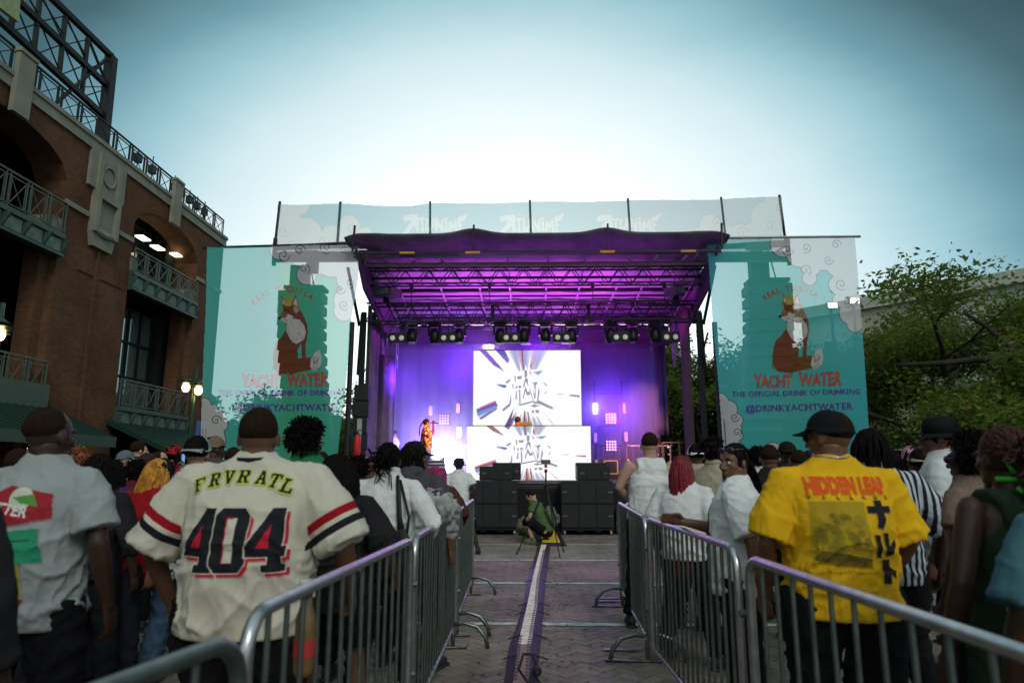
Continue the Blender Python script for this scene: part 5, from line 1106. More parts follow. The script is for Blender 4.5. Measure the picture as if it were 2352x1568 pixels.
    # --- trousers or shorts
    if legs:
        col,ln_,loose=legs; mb=MB(); mb.loft([ring(.78,.10*w,.10),ring(.86,.168*w,.122+belly*.3),ring(.96,.168*w,.118+belly*.4),ring(1.03,.150*w,.105+belly*.5)])
        for h,k,a in legpose:
            h,k,a=Vector(h),Vector(k),Vector(a)
            if ln_>=1: mb.tube([h,h.lerp(k,.4),k,k.lerp(a,.5),a.lerp(k,.04)],[.10*w*loose,.092*w*loose,.073*loose,.070*loose,.066*loose],12)
            else: mb.tube([h,h.lerp(k,.4),h.lerp(k,ln_*1.7 if ln_<.6 else 1.08)],[.105*w*loose,.102*w*loose,.095*loose],12)
        me=remeshed(mb,vox*1.1,2); folds(me,.010,len(label)); V=mesh_np(me)*s; me.vertices.foreach_set('co',V.ravel()); finish(me,'trousers' if ln_>=1 else 'shorts',col,P)
    # --- shoes
    for i,(h,k,a) in enumerate(legpose):
        a=Vector(a); mb=MB(); mb.cbox((a.x,a.y+.05,a.z-.075),(.092,.27,.02),b=.008); mb.ell((a.x,a.y+.085,a.z-.045),(.047,.10,.038),12); mb.ell((a.x,a.y-.01,a.z-.035),(.043,.065,.055),12); mb.tube([a+Vector((0,-.01,-.03)),a+Vector((0,-.01,.04))],[.043,.042],10)
        part(mb,'shoe',shoes if isinstance(shoes,bpy.types.Material) else mat('shoe_%d'%int(shoes[0]*1000),shoes,.6))
    # --- shirt
    top_obj=None
    if shirt:
        m_=shirt['m']; L_=shirt.get('hem',.86); lo=shirt.get('loose',.03); sl=shirt.get('sleeve',.62); amp=shirt.get('fold',.011); mb=MB()
        W_=w+lo*1.6; ch=shirt.get('collar',1.492)
        if sl==0:     # tank top
            mb.loft([ring(L_,.178*W_,.13+belly*.7+lo),ring(1.0,.172*W_,.13+belly+lo),ring(1.15,.165*W_,.125+belly*.8+lo),ring(1.26,.168*W_,.130+lo*.6),ring(1.32,.150*W_,.130),ring(1.38,.115*w,.124),ring(1.43,.112,.104),ring(1.462,.108,.088)])
            for sd in (-1,1): mb.tube([B((sd*.095*w,-.105,1.34)),B((sd*.094*w,-.075,1.415)),B((sd*.092*w,-.02,1.447)),B((sd*.092*w,.03,1.444)),B((sd*.094*w,.08,1.40)),B((sd*.09*w,.105,1.33))],.026,8,flat=.8)
        else:
            mb.loft([ring(L_,.172*W_,.128+belly*.8+lo),ring(1.0,.170*W_,.13+belly*1.05+lo),ring(1.15,.168*W_,.128+belly*.9+lo),ring(1.28,.178*W_,.130+belly*.4+lo*.6),ring(1.36,.178*W_,.120+lo*.3),ring(1.415,.152*w+.012,.102),ring(1.455,.108*w,.088),ring(1.485,.080+.02*(w-1),.076),ring(ch+.008,.070+.02*(w-1),.068)])
            for (sh,el,wr) in arms:
                if sl<=1: e=sh.lerp(el,sl); pts=[sh.lerp(Vector((0,0,sh.z)),.35),sh+Vector((0,0,-.005)),sh.lerp(el,sl*.5),e]; r0=.058+.018*(w-1)+lo*.12; r1=.068*(.6+.4*w)+lo*.42; rr=[r0*.8,r0,r1*.95,r1]
                else: e=el.lerp(wr,min(.97,sl-1)); pts=[sh.lerp(Vector((0,0,sh.z)),.35),sh+Vector((0,0,-.005)),sh.lerp(el,.5),el,e]; r0=.058+.015*(w-1)+lo*.12; rr=[r0*.8,r0,r0+.006+lo*.2,r0-.002+lo*.1,.044+lo*.2]
                mb.tube(pts,rr,14)
        if shirt.get('hood'): c=B((0,-.07,1.46)); mb.ell(c,(.12,.085,.055),14); mb.ell(c+Vector((0,-.05,-.06)),(.085,.05,.09),12)
        me=remeshed(mb,vox*.85,5); folds(me,amp,shirt.get('seed',len(label)),shirt.get('fsc',1.),shirt.get('fz',1.25)); V=mesh_np(me)*s; me.vertices.foreach_set('co',V.ravel())
        top_obj=finish(me,shirt.get('name','shirt'),m_,P)
        if shirt.get('collarc'):
            mb=MB(); c=[B((.075*math.cos(t),-.008+.070*math.sin(t),1.482+.012*(math.sin(t)<-.2))) for t in [2*math.pi*i/20 for i in range(21)]]; mb.tube(c,.012,6,cap=False); part(mb,'collar',shirt['collarc'])
    # --- hair
    rnd=random.Random(len(label)*7+int(x)); hs_,hcn=hair if hair else (None,None); hm=HAIRM.get('stubble' if hs_ in('fade','buzz') and hcn=='black' else hcn)
    if hs_:
        mb=MB(); lod_n=1 if lod<2 else .5
        if hs_ in('buzz','short','fade'):
            g=.0022 if hs_!='short' else .014; mb.ell((0,-.026,.030),(.074+g,.090+g,.094+g),26)
            V2=[]; 
            for p in mb.v:
                p=Vector(p); n=mnoise.noise(p*70)*(.0022 if g<.01 else .007)
                if p.z<-.002 and p.y<0: p.z=-.002+(p.z+.002)*.45; p.x*=.92; p.y*=.90
                if p.y>.045 and p.z<.05: p.y=.045+(p.y-.045)*.1; p.x*=.96
                V2.append(tuple(hp(p*(1+n*8)+Vector((0,-.004,0)))))
            mb.v=V2
        elif hs_ in('afro','curly','bob'):
            r=.125 if hs_=='afro' else (.105 if hs_=='curly' else .10)
            c=Vector((0,-.035,.035)); mb.ell(c,(r*.86,r*.86,r*.84),16); n=int((1500 if lod==0 else 800)*lod_n)
            for _ in range(n):
                d=Vector((rnd.gauss(0,1),rnd.gauss(0,1),rnd.gauss(0,1))).normalized()
                if d.y>.45 and d.z<.35: continue
                if hs_=='bob' :
                    if d.z<-.5: continue
                    a=c+Vector((d.x*.095,d.y*.1,d.z*.095)); e=a+Vector((d.x*.035,d.y*.03-.005,-.06)); f_=e+Vector((d.x*.012,-.005,-.10-.05*rnd.random())); mb.tube([a,e,e.lerp(f_,.6)+d*.008,f_],[.006,.010,.009,.003],4,cap=False); continue
                a=c+d*r*.78; l=rnd.uniform(.02,.055)*(1.2 if hs_=='afro' else 1); u=d.orthogonal().normalized(); k=rnd.uniform(0,6.28); u=Matrix.Rotation(k,3,d)@u
                mb.tube([a,a+d*l*.5+u*.008,a+d*l+u*-.004,a+d*l*1.1+u*.012+Vector((0,0,-.012))],[.007,.006,.005,.002],4,cap=False)
            mb.v=[tuple(hp(p)) for p in mb.v]
        elif hs_ in('dreads','long','bun','tail','longcurl'):
            mb.ell((0,-.022,.028),(.082,.098,.102),20)
            for i,p in enumerate(mb.v):
                if p[1]>.04 and p[2]<.055: mb.v[i]=(p[0]*.95,.04+(p[1]-.04)*.15,p[2])
            Ls={'dreads':.30,'long':.90 if hcn=='red' else .40,'bun':.12,'tail':.42,'longcurl':.30}[hs_]; n={'dreads':58,'long':230,'bun':120,'tail':60,'longcurl':240}[hs_]; n=int(n*lod_n)
            for i in range(n):
                a=rnd.uniform(math.pi*1.0-.25,math.pi*2+.25); el_=rnd.uniform(-.15,1.35); d=Vector((math.cos(a)*math.cos(el_),math.sin(a)*math.cos(el_),math.sin(el_)))
                st_=Vector((0,-.022,.028))+Vector((d.x*.082,d.y*.098,d.z*.100)); pts=[st_]; p=st_.copy(); L1=Ls*rnd.uniform(.75,1.1); out=Vector((d.x,d.y,0)).normalized() if (d.x or d.y) else Vector((0,-1,0))
                k=6; thick={'dreads':.010,'long':.0095,'bun':.008,'tail':.009,'longcurl':.011}[hs_]
                if hs_=='tail': 
                    tgt=Vector((0,-.13,.02)); pts=[st_,st_.lerp(tgt,.6)+out*.01,tgt+Vector((rnd.gauss(0,.012),0,rnd.gauss(0,.012)))]; p=pts[-1].copy()
                    for j in range(1,k): p=p+Vector((rnd.gauss(0,.008)+(.0),-.035 if j<3 else -.004,-L1/k)); pts.append(p.copy())
                elif hs_=='bun':
                    tgt=Vector((0,-.115,-.01)); q=tgt+Vector((rnd.gauss(0,.034),rnd.gauss(0,.026),rnd.gauss(0,.038))); pts=[st_,st_.lerp(tgt,.5)+out*.015,q,q+Vector((rnd.gauss(0,.03),rnd.gauss(0,.03),rnd.gauss(0,.03)))]
                    if rnd.random()<.08: pts+=[q+Vector((rnd.gauss(0,.02),-.01,-.09)),q+Vector((rnd.gauss(0,.03),-.01,-.19))]
                else:
                    wv=rnd.uniform(0,6.28)
                    for j in range(1,k+1):
                        down=min(1,(j+.3)/2.2); p=p+out*(.028*(1-down)+.004)+Vector((0,0,-L1/k*(down if down>.3 else .3))); 
                        if p.z<-.13: 
                            back=-.085-.02; p.y=min(p.y,back+.5*abs(p.x)) if hs_!='dreads' else min(p.y,-.06)
                        pts.append(p+Vector((math.sin(wv+j*1.4),math.cos(wv+j*1.3),0))*(.007 if hs_!='longcurl' else .014))
                mb.tube(pts,[thick*(1-.10*j) for j in range(len(pts)-1)]+[thick*.4],5,cap=False)
            mb.v=[tuple(hp(p)) for p in mb.v]
        elif hs_=='updreads':
            mb.ell((0,-.022,.028),(.080,.096,.100),18)
            for i in range(60):
                a=rnd.uniform(0,6.28); el_=rnd.uniform(-.1,1.5); d=Vector((math.cos(a)*math.cos(el_),math.sin(a)*math.cos(el_),math.sin(el_)))
                if d.y>.5 and d.z<.6: continue
                s0=Vector((0,-.022,.028))+d*.088; mb.tube([s0,s0+d*.03+Vector((0,0,.01)),s0+d*.055+Vector((rnd.gauss(0,.015),rnd.gauss(0,.015),-.005)),s0+d*.06+Vector((rnd.gauss(0,.02),rnd.gauss(0,.02),-.035))],[.010,.010,.009,.005],5,cap=False)
            mb.v=[tuple(hp(p)) for p in mb.v]
        part(mb,'hair',hm)
    # --- hats, glasses
    if hat:
        kind,hmt=hat[0],hat[1]; back=kind=='backcap'; mb=MB()
        if kind in('cap','backcap','scull'):
            mb.ell((0,-.012,.040),(.089,.107,.096),24,half=True); mb.tube([(.0895*math.cos(t),-.012+.1075*math.sin(t),.040) for t in [2*math.pi*i/24 for i in range(25)]],.006,6,cap=False); mb.ell((0,-.012,.136),(.008,.008,.006),8)
            mb.v=[(p[0],p[1],p[2]-(.018 if p[1]<0 else 0)*(1 if p[2]<.06 else .3)) for p in mb.v]; mb.v=[tuple(hp(p)) for p in mb.v]; h=part(mb,'cap',hmt)
            if kind!='scull':
                sg_=-1 if back else 1; mb=MB(); n=12; lo_=[]; up_=[]
                for i in range(n+1):
                    t=math.pi*i/n; bx=.078*math.cos(t); lo_.append((bx,-.012+sg_*(.07+.025*math.sin(t)),.040)); up_.append((bx*.98,-.012+sg_*(.085+.098*math.sin(t)),.034-.012*math.cos(t)**2-.010))
                k=len(lo_); vs=lo_+up_+[(p[0],p[1],p[2]-.004) for p in lo_+up_]; mb.add(vs,[(i,i+1,k+i+1,k+i) for i in range(k-1)]+[(2*k+i,3*k+i,3*k+i+1,2*k+i+1) for i in range(k-1)]+[(k+i,k+i+1,3*k+i+1,3*k+i) for i in range(k-1)])
                mb.v=[tuple(hp(p)) for p in mb.v]; part(mb,'brim',hat[2] if len(hat)>2 else hmt,par=h)
        elif kind in('bucket','brimhat'):
            r_=.098; mb.tube([(0,-.012,.135),(0,-.012,.130),(0,-.012,.112),(0,-.012,.075),(0,-.012,.02)],[.03,.060,.084,.097,.102],22); mb.tube([(0,-.012,.024),(0,-.012,.018),(0,-.012,-.002)],[.102,.112,.134],24,cap=False); mb.v=[tuple(hp(p)) for p in mb.v]; part(mb,'hat',hmt)
        elif kind=='beanie':
            mb.tube([(0,-.015,.02),(0,-.015,.06),(0,-.015,.12),(0,-.015,.155)],[.097,.100,.095,.080],22); 
            for sd in (-1,1): mb.tube([(sd*.055,-.015,.135),(sd*.085,-.015,.185)],[.035,.006],8)
            mb.v=[tuple(hp(p)) for p in mb.v]; part(mb,'beanie',hmt)
    if glasses:
        kind,gm=glasses; z,y=(.004,.092) if kind!='up' else (.078,.062); mb=MB()
        for sd in (-1,1):
            mb.ell((sd*.034,y,z),(.027,.008,.020),12); mb.tube([(sd*.058,y-.004,z+.004),(sd*.080,-.01,z+.008)],.003,5)
        mb.tube([(-.01,y+.003,z+.006),(.01,y+.003,z+.006)],.003,5); mb.v=[tuple(hp(p)) for p in mb.v]; part(mb,'sunglasses',gm)
    return dict(P=P,s=s,top=top_obj,hp=hp,B=B,arms=arms,part=part)

def shirt_print(d,canvas,name='shirt_print',side=-1,z_top=1.45,width=.4,mats=None,xoff=0.,offs=.004):
    """lay a printed pattern on the shirt; canvas spans `width` metres across, starting at z_top (1.75 m body units)"""
    s=d['s']; tree_=BVHTree.FromObject(d['top'],bpy.context.evaluated_depsgraph_get())
    cw=canvas.x1-canvas.x0; k=width/cw
    def fn(X,Yv):
        out=np.full((len(X),3),np.nan)
        al=canvas.a.ravel(); 
        for i in range(len(X)):
            if al[i]<.02 and not(near[i]): continue
            px=((X[i]-canvas.x0)-cw/2)*k*(1 if side<0 else -1)+xoff; pz=z_top-(Yv[i]-canvas.y0)*k
            h=tree_.ray_cast(Vector((px*s,side*1.0,pz*s)),Vector((0,-side,0)))
            if h[0] is not None: q=h[0]+Vector((0,side*offs,0)); out[i]=q
        return out
    a=canvas.a>.02; nn=a.copy(); nn[1:]|=a[:-1]; nn[:-1]|=a[1:]; nn[:,1:]|=nn[:,:-1].copy(); nn[:,:-1]|=nn[:,1:].copy(); near=nn.ravel()
    o=canvas.mesh(name,fn,mats or PRINTM,parent=d['P'],mask=True); return o
PRINTM=attr_mat('screen_print_ink',.8)
# ---------------------------------------------------------------- crowd barriers
GALV=mat('galvanised_steel',(.17,.20,.185),.36,.85,var=.25,scale=12,bump=.12,bscale=30)
RAILG=mat('lit_tone_rail',(.46,.47,.48),.30,.9,var=.2,scale=20)  # GALV steel brightened in colour to stand in for stage light on rails
BR_=random.Random(77)
def barrier(a,b,label,foot=True,n=19,feet=(.08,.92)):
    a=Vector((*a,0)); b=Vector((*b,0)); d=b-a; Ln=d.length; ang=math.atan2(d.y,d.x); o=empty('crowd_barrier',label,'barrier',a,ang,'steel crowd barriers lining the aisle')
    H=1.09; r=.0195; zb=.17; c=.10; mb=MB(); pts=[]
    def arc(cx,cz,a0,a1): return [(cx+c*math.cos(R(a0+(a1-a0)*i/5)),0,cz+c*math.sin(R(a0+(a1-a0)*i/5))) for i in range(6)]
    loop=arc(c+.02,H-c,180,90)+arc(Ln-c-.02,H-c,90,0)+[(Ln-.02,0,zb+.02)]
    mb.tube([(.02,0,zb-.1)]+loop+[(Ln-.02,0,zb-.1)],r,10); mb.build('frame',RAILG if foot or Ln>2 else GALV,o,True); mb=MB(); mb.tube([(.02,0,zb),(Ln-.02,0,zb)],.016,8); mb.build('bottom_rail',RAILG,o,True)
    for i in range(1,n+1):
        x=.02+(Ln-.04)*i/(n+1); mb=MB(); jx=BR_.gauss(0,.0022); mb.tube([(x,0,zb),(x+jx,BR_.gauss(0,.002),.62),(x+BR_.gauss(0,.0012),0,H-.01 if c<x<Ln-c else H-.03)],.0085,6,cap=False); mb.build('bar',GALV,o,True)
    for f in (feet if foot else ()):
        x=.02 if f<.5 else Ln-.02; x=Ln*f; mb=MB()
        for sd in (-1,1): mb.tube([(x,0,.19),(x,sd*.10,.20),(x,sd*.20,.17),(x,sd*.27,.09),(x,sd*.29,.005)],.018,8)
        mb.tube([(x,0,.19),(x,0,.015)],.016,8); mb.bar((x,-.12,.012),(x,.33,.012),.045,.012); mb.build('foot',GALV,o,True)
    for z in (.42,.86):
        mb=MB(); mb.tube([(Ln+.03,-.03,z),(Ln+.03,.03,z)],.016,8); mb.bar((Ln-.02,0,z),(Ln+.03,0,z),.02,.03); mb.build('hook',GALV,o)
    return o
barrier((-.70,1.78),(-.605,3.74),'nearest full barrier left of the aisle, in front of the cream jersey',n=14)
barrier((-.605,3.82),(-.61,6.22),'second barrier left of the aisle, beside the knotted blouse',n=18)
barrier((-.615,6.33),(-.66,8.75),'far barrier left of the aisle, seen nearly edge on',n=18,feet=(.05,.9))
barrier((-1.02,-.3),(-.625,1.61),'blurred barrier corner at the bottom left of the picture',n=12,foot=False)
barrier((.985,3.33),(.935,5.42),'middle barrier right of the aisle, beside the man with raised sunglasses',n=17,feet=(.08,))
barrier((1.10,8.05),(3.35,8.5),'barrier turned across behind the tank top man at the end of the right row',n=17)
barrier((.93,5.5),(1.05,7.95),'farthest barrier right of the aisle, seen nearly edge on before the tank top man',n=16,feet=(.06,.94))
barrier((1.03,.70),(.93,3.02),'nearest barrier right of the aisle, running out of the lower right corner',n=15,foot=False)
# ---------------------------------------------------------------- cable ramp
o=empty('cable_ramp','long black cable ramp with a white taped top running up the aisle','cable ramp',(0,5,0))
rows=[(1600,1150,1176,1212,1230),(1568,1158,1181,1215,1233),(1493,1168,1190,1219,1240),(1403,1198,1210,1233,1249),(1339,1210,1223,1237.5,1253),(1300,1221,1232,1245,1259),(1270,1231,1240,1251,1262),(1256,1234,1243,1255,1264)]
RUB=mat('black_rubber_ramp',(.026,.022,.03),.45,bump=.3,bscale=50); TAPE=mat('scuffed_white_tape',(.78,.70,.60),.6,var=.3,scale=14,bump=.2); GOLD=mat('gold_chequer_plate',(.20,.135,.05),.45,.3,var=.4,scale=120)
P_=[[aZ(x,r[0]) for x in r[1:]] for r in rows]
def ramp_strip(i0,i1,name,m,lo,hi,z0,z1,t=.004):
    mb=MB(); vs=[]
    for k in range(i0,i1+1):
        a,b=P_[k][lo],P_[k][hi]; vs+= [Vector((a.x,a.y,z0)),Vector((b.x,b.y,z1)),Vector((a.x,a.y,0.0065)),Vector((b.x,b.y,.0065))]
    n=i1-i0; mb.add(vs,[(4*k,4*k+1,4*k+5,4*k+4) for k in range(n)]+[(4*k+2,4*k,4*k+4,4*k+6) for k in range(n)]+[(4*k+1,4*k+3,4*k+7,4*k+5) for k in range(n)]+[(2,3,1,0),(4*n,4*n+1,4*n+3,4*n+2)])
    q=mb.build(name,m); q.parent=o; q.matrix_parent_inverse=Matrix.Translation((0,-5,0)); return q
ramp_strip(0,7,'ramp_side',RUB,0,1,.008,.046); ramp_strip(0,7,'ramp_side',RUB,2,3,.046,.008); ramp_strip(2,7,'white_top',TAPE,1,2,.05,.05); ramp_strip(0,2,'gold_top',GOLD,1,2,.05,.05)
mb=MB()
for k in range(90):
    t=k/90; Y=5.0+7.8*t; xs=sorted([(p[2].y,p[2].x) for p in P_]); x=float(np.interp(Y,[q[0] for q in xs],[q[1] for q in xs])); mb.box((x-.028,Y,.0503),(x-.002,Y+.045,.053))
    if Y<6.3:
        xs=sorted([(p[1].y,p[1].x) for p in P_]); x=float(np.interp(Y,[q[0] for q in xs],[q[1] for q in xs])); mb.box((x+.002,Y,.0503),(x+.024,Y+.045,.053))
q=mb.build('toothed_edge',RUB); q.parent=o; q.matrix_parent_inverse=Matrix.Translation((0,-5,0))
mb=MB()
for Y in (5.65,6.3,7.3,7.75,9.3,10.6):
    xs=sorted([(p[1].y,p[1].x) for p in P_]); x=float(np.interp(Y,[q[0] for q in xs],[q[1] for q in xs])); mb.bar((x-.10,Y-.05,.03),(x-.0,Y,.053),.02,.006); mb.bar((x+.13,Y,.053),(x+.24,Y-.06,.03),.02,.006)
q=mb.build('joint_gap',BLACK); q.parent=o; q.matrix_parent_inverse=Matrix.Translation((0,-5,0))
a=aZ(1246,1254); b=aZ(1270,1226); o=empty('yellow_cable_bridge','short cable bridge with a yellow lid at the far end of the ramp','cable ramp',(a.x,a.y,0)); mb=MB(); w=b.x-a.x+.04; l=b.y-a.y
mb.add([(-.13,0,.0065),(w+.13,0,.0065),(w+.13,l,.0065),(-.13,l,.0065),(0,.0,.07),(w,.0,.07),(w,l,.07),(0,l,.07)],[(3,2,1,0),(4,5,6,7),(0,1,5,4),(1,2,6,5),(2,3,7,6),(3,0,4,7)]); mb.build('base',RUB,o)
mb=MB(); mb.box((.0,.02,.0705),(w,l-.02,.085)); 
for k in range(6): mb.bar((.01,.1+k*.25,.0852),(w-.01,.1+k*.25,.0852),.03,.006)
mb.build('yellow_lid',mat('yellow_plastic_lid',(.62,.42,.01),.5,bump=.4,bscale=60),o)
mb=MB(); c=aZ(1205,1560); mb.tube([c+Vector((.03,-.35,.07)),c+Vector((-.04,-.12,.1)),c+Vector((-.01,.04,.16)),c+Vector((.05,.08,.15)),c+Vector((.08,.0,.10)),c+Vector((.07,-.1,.07)),c+Vector((.10,-.3,.065))],.009,8); mb.ell(c+Vector((.085,-.10,.085)),(.035,.09,.03),10); mb.build('cable_loop',BLACK,None,True,label='looped black cable and plug lying on the gold end of the cable ramp',cat='cable')
for k,(x,y,dx,dy,lb) in enumerate(((1395,1376,.36,.03,'flat purple-lit barrier foot plate, upper of two by the right barrier'),(1390,1382,.33,-.0,'flat purple-lit barrier foot plate, lower of two by the right barrier'),(1420,1494,.30,-.02,'flat purple-lit foot plate in front of the right barrier arch'))):
    c=aZ(x,y); mb=MB(); mb.bar(c+Vector((-.12,0,.012)),c+Vector((dx-.12,dy,.012)),.05,.008); mb.build('foot_plate',GALV,label=lb,cat='metal plate')
c=aZ(1345,1459-13); mb=MB(); mb.ell(c+Vector((0,0,.012)),(.035,.02,.006),8); mb.build('crumpled_wrapper',mat('teal_red_wrapper',(.05,.22,.25),.5,var=.8,scale=60),label='tiny teal and red wrapper on the paving right of the ramp',cat='litter')
# bottle hung on the near left barrier
o=empty('bottle','amber bottle with a white cap strapped behind the near left barrier rail','bottle',(-.70,2.28,.82)); mb=MB(); mb.tube([(0,0,0),(0,0,.02),(0,0,.17),(0,0,.21),(0,0,.25)],[.025,.032,.032,.020,.019],14,round_=False); mb.build('glass_body',mat('amber_bottle',(.16,.09,.03),.2,spec=.8),o,True); mb=MB(); mb.tube([(0,0,.25),(0,0,.285)],.026,14); mb.build('cap',mat('white_cap',(.5,.55,.55),.5),o); mb=MB(); mb.tube([(0,0,.06),(0,0,.11)],.0335,14); mb.build('red_label',mat('red_label',(.4,.03,.03),.5),o)
# tripod with phone
o=empty('tripod','tall black tripod holding a phone at the end of the aisle','tripod',(aZ(1254,1275).x,12.4,0)); ap_=aY(1254,1113,12.4); x0=o.location.x
for (x,y) in ((1187,1273),(1286,1280),(1295,1268)):
    f=aZ(x,y); f=Vector((f.x-x0,(f.y-12.4),0.005)); t=Vector((ap_.x-x0,0,ap_.z)); mb=MB(); mb.tube([t,t.lerp(f,.5)],.016,7); mb.tube([t.lerp(f,.45),f],.011,7); mb.ell(f+Vector((0,0,.012)),(.018,.018,.018),8); mb.build('leg',BLACK,o)
mb=MB(); t=Vector((ap_.x-x0,0,ap_.z)); mb.tube([t+Vector((0,0,-.3)),t+Vector((0,0,.28))],.014,8); mb.cbox(t,(.09,.09,.05),b=.01); mb.ell(t+Vector((0,0,.24)),(.03,.03,.035),10); mb.build('centre_column',BLACK,o)
mb=MB(); mb.cbox(t+Vector((0,0,.33)),(.05,.05,.06)); mb.build('head',mat('red_tripod_head',(.25,.02,.03),.4),o)
o2=empty('phone','phone mounted sideways on the tripod','phone',(ap_.x,12.4,ap_.z+.40)); mb=MB(); mb.cbox((0,0,0),(.165,.012,.078),b=.004); mb.build('phone_body',BL2,o2); mb=MB(); mb.cbox((0,-.008,0),(.15,.002,.07)); mb.build('phone_screen',DLENS,o2)

# ---------------------------------------------------------------- clothes
WT=cloth('white_cotton',(.50,.53,.53)); WT2=cloth('clean_white_cotton',(.60,.62,.62)); GT=cloth('dimmed_white_cotton',(.27,.30,.30)); BT=cloth('black_cotton',(.016,.016,.018),var=.2); YT=cloth('yellow_cotton',(.66,.38,.012)); RT=cloth('red_cotton',(.26,.010,.014)); MAR=cloth('maroon_hoodie_cloth',(.10,.012,.018)); GREY=cloth('light_grey_denim',(.30,.31,.30),var=.25,scale=18)  # GT: white cotton darkened in colour to stand in for the dim frame corner
DG=cloth('charcoal_cotton',(.06,.055,.065)); BRN=cloth('brown_knit',(.06,.03,.022)); TANK=cloth('tan_rib_knit',(.17,.12,.095),var=.2,scale=60); BEI=cloth('beige_twill',(.34,.31,.22)); BLU=cloth('dusty_blue_cotton',(.055,.13,.16)); GRN=cloth('green_cotton',(.02,.16,.07)); OLV=cloth('olive_green_cotton',(.07,.12,.045)); NAVY=cloth('navy_trouser_cloth',(.012,.014,.022)); BLKP=cloth('black_trouser_cloth',(.009,.009,.011)); JEAN=cloth('blue_denim',(.05,.09,.15),var=.3,scale=20); SHAD=cloth('dark_green_cloth',(.02,.035,.02)); ORG=cloth('orange_cotton',(.45,.16,.02)); LG=cloth('pale_green_grey_cap',(.22,.27,.27),var=.4,scale=35); PINKC=cloth('pink_cap_cloth',(.50,.22,.32),var=.35,scale=14); BEIC=cloth('khaki_cap_cloth',(.30,.25,.13)); BRC=cloth('brown_cap_cloth',(.14,.10,.07)); TEALC=cloth('grey_teal_cap_cloth',(.09,.13,.13)); REDC=cloth('red_cap_cloth',(.30,.015,.02)); KHG=cloth('khaki_shorts_cloth',(.2,.18,.13)); CAPB=mat('black_cap_cloth',(.011,.012,.013),.95,spec=.05,bump=.2)
def band_mat(name,base,bands,p0,axis):
    """woven bands across a sleeve: position along an arm axis"""
    m=bpy.data.materials.new(name); m.use_nodes=True; nt=m.node_tree; N=nt.nodes; L=nt.links; b=N['Principled BSDF']; b.inputs['Roughness'].default_value=.9; b.inputs['Specular IOR Level'].default_value=.08
    tc=N.new('ShaderNodeTexCoord'); last=None
    rgb=N.new('ShaderNodeRGB'); rgb.outputs[0].default_value=(*base,1); last=rgb.outputs[0]
    s=N.new('ShaderNodeSeparateXYZ'); L.new(tc.outputs['Object'],s.inputs[0]); 
    for sd in (-1,1):
        q=Vector(p0); q.x*=sd; ax=Vector(axis).normalized(); ax.x*=sd
        v=N.new('ShaderNodeVectorMath'); v.operation='SUBTRACT'; L.new(tc.outputs['Object'],v.inputs[0]); v.inputs[1].default_value=q
        d=N.new('ShaderNodeVectorMath'); d.operation='DOT_PRODUCT'; L.new(v.outputs[0],d.inputs[0]); d.inputs[1].default_value=ax
        side=N.new('ShaderNodeMath'); side.operation='GREATER_THAN'; mu=N.new('ShaderNodeMath'); mu.operation='MULTIPLY'; L.new(s.outputs[0],mu.inputs[0]); mu.inputs[1].default_value=sd; L.new(mu.outputs[0],side.inputs[0]); side.inputs[1].default_value=.27
        for (t0,t1,col) in bands:
            a=N.new('ShaderNodeMath'); a.operation='COMPARE'; L.new(d.outputs['Value'],a.inputs[0]); a.inputs[1].default_value=(t0+t1)/2; a.inputs[2].default_value=(t1-t0)/2
            k=N.new('ShaderNodeMath'); k.operation='MULTIPLY'; L.new(a.outputs[0],k.inputs[0]); L.new(side.outputs[0],k.inputs[1])
            x=N.new('ShaderNodeMix'); x.data_type='RGBA'; L.new(k.outputs[0],x.inputs[0]); L.new(last,x.inputs[6]); x.inputs[7].default_value=(*col,1); last=x.outputs[2]
    L.new(last,b.inputs[0]); no=N.new('ShaderNodeTexNoise'); no.inputs['Scale'].default_value=13; no.inputs['Detail'].default_value=3; L.new(tc.outputs['Object'],no.inputs[0]); bu=N.new('ShaderNodeBump'); bu.inputs['Strength'].default_value=.3; bu.inputs['Distance'].default_value=.012; L.new(no.outputs[0],bu.inputs['Height']); L.new(bu.outputs[0],b.inputs['Normal']); return m
def wave_mat(name,c1,c2,scale,axis='X',cut=.5,kind='stripe'):
    m=bpy.data.materials.new(name); m.use_nodes=True; nt=m.node_tree; N=nt.nodes; L=nt.links; b=N['Principled BSDF']; b.inputs['Roughness'].default_value=.9; b.inputs['Specular IOR Level'].default_value=.08; tc=N.new('ShaderNodeTexCoord')
    if kind=='stripe': w=N.new('ShaderNodeTexWave'); w.bands_direction=axis; w.inputs['Scale'].default_value=scale; w.inputs['Distortion'].default_value=.4; L.new(tc.outputs['Object'],w.inputs[0]); f=w.outputs['Fac']
    else: w=N.new('ShaderNodeTexVoronoi'); w.inputs['Scale'].default_value=scale; L.new(tc.outputs['Object'],w.inputs[0]); f=w.outputs['Distance']
    r=N.new('ShaderNodeValToRGB'); r.color_ramp.interpolation='CONSTANT' if kind!='soft' else 'LINEAR'; L.new(f,r.inputs[0]); r.color_ramp.elements[0].color=(*c1,1); r.color_ramp.elements[1].color=(*c2,1); r.color_ramp.elements[1].position=cut; L.new(r.outputs[0],b.inputs[0]); return m
REF=wave_mat('black_white_striped_cloth',(.02,.02,.03),(.42,.48,.52),7.2); PAT=wave_mat('black_white_patterned_cloth',(.03,.035,.035),(.36,.40,.38),26,cut=.42,kind='v'); STG=wave_mat('red_yellow_patterned_shirt',(.75,.26,.02),(.05,.02,.04),16,cut=.40,kind='v'); BEAN=wave_mat('striped_beanie_knit',(.05,.03,.08),(.42,.38,.42),9,'Z')

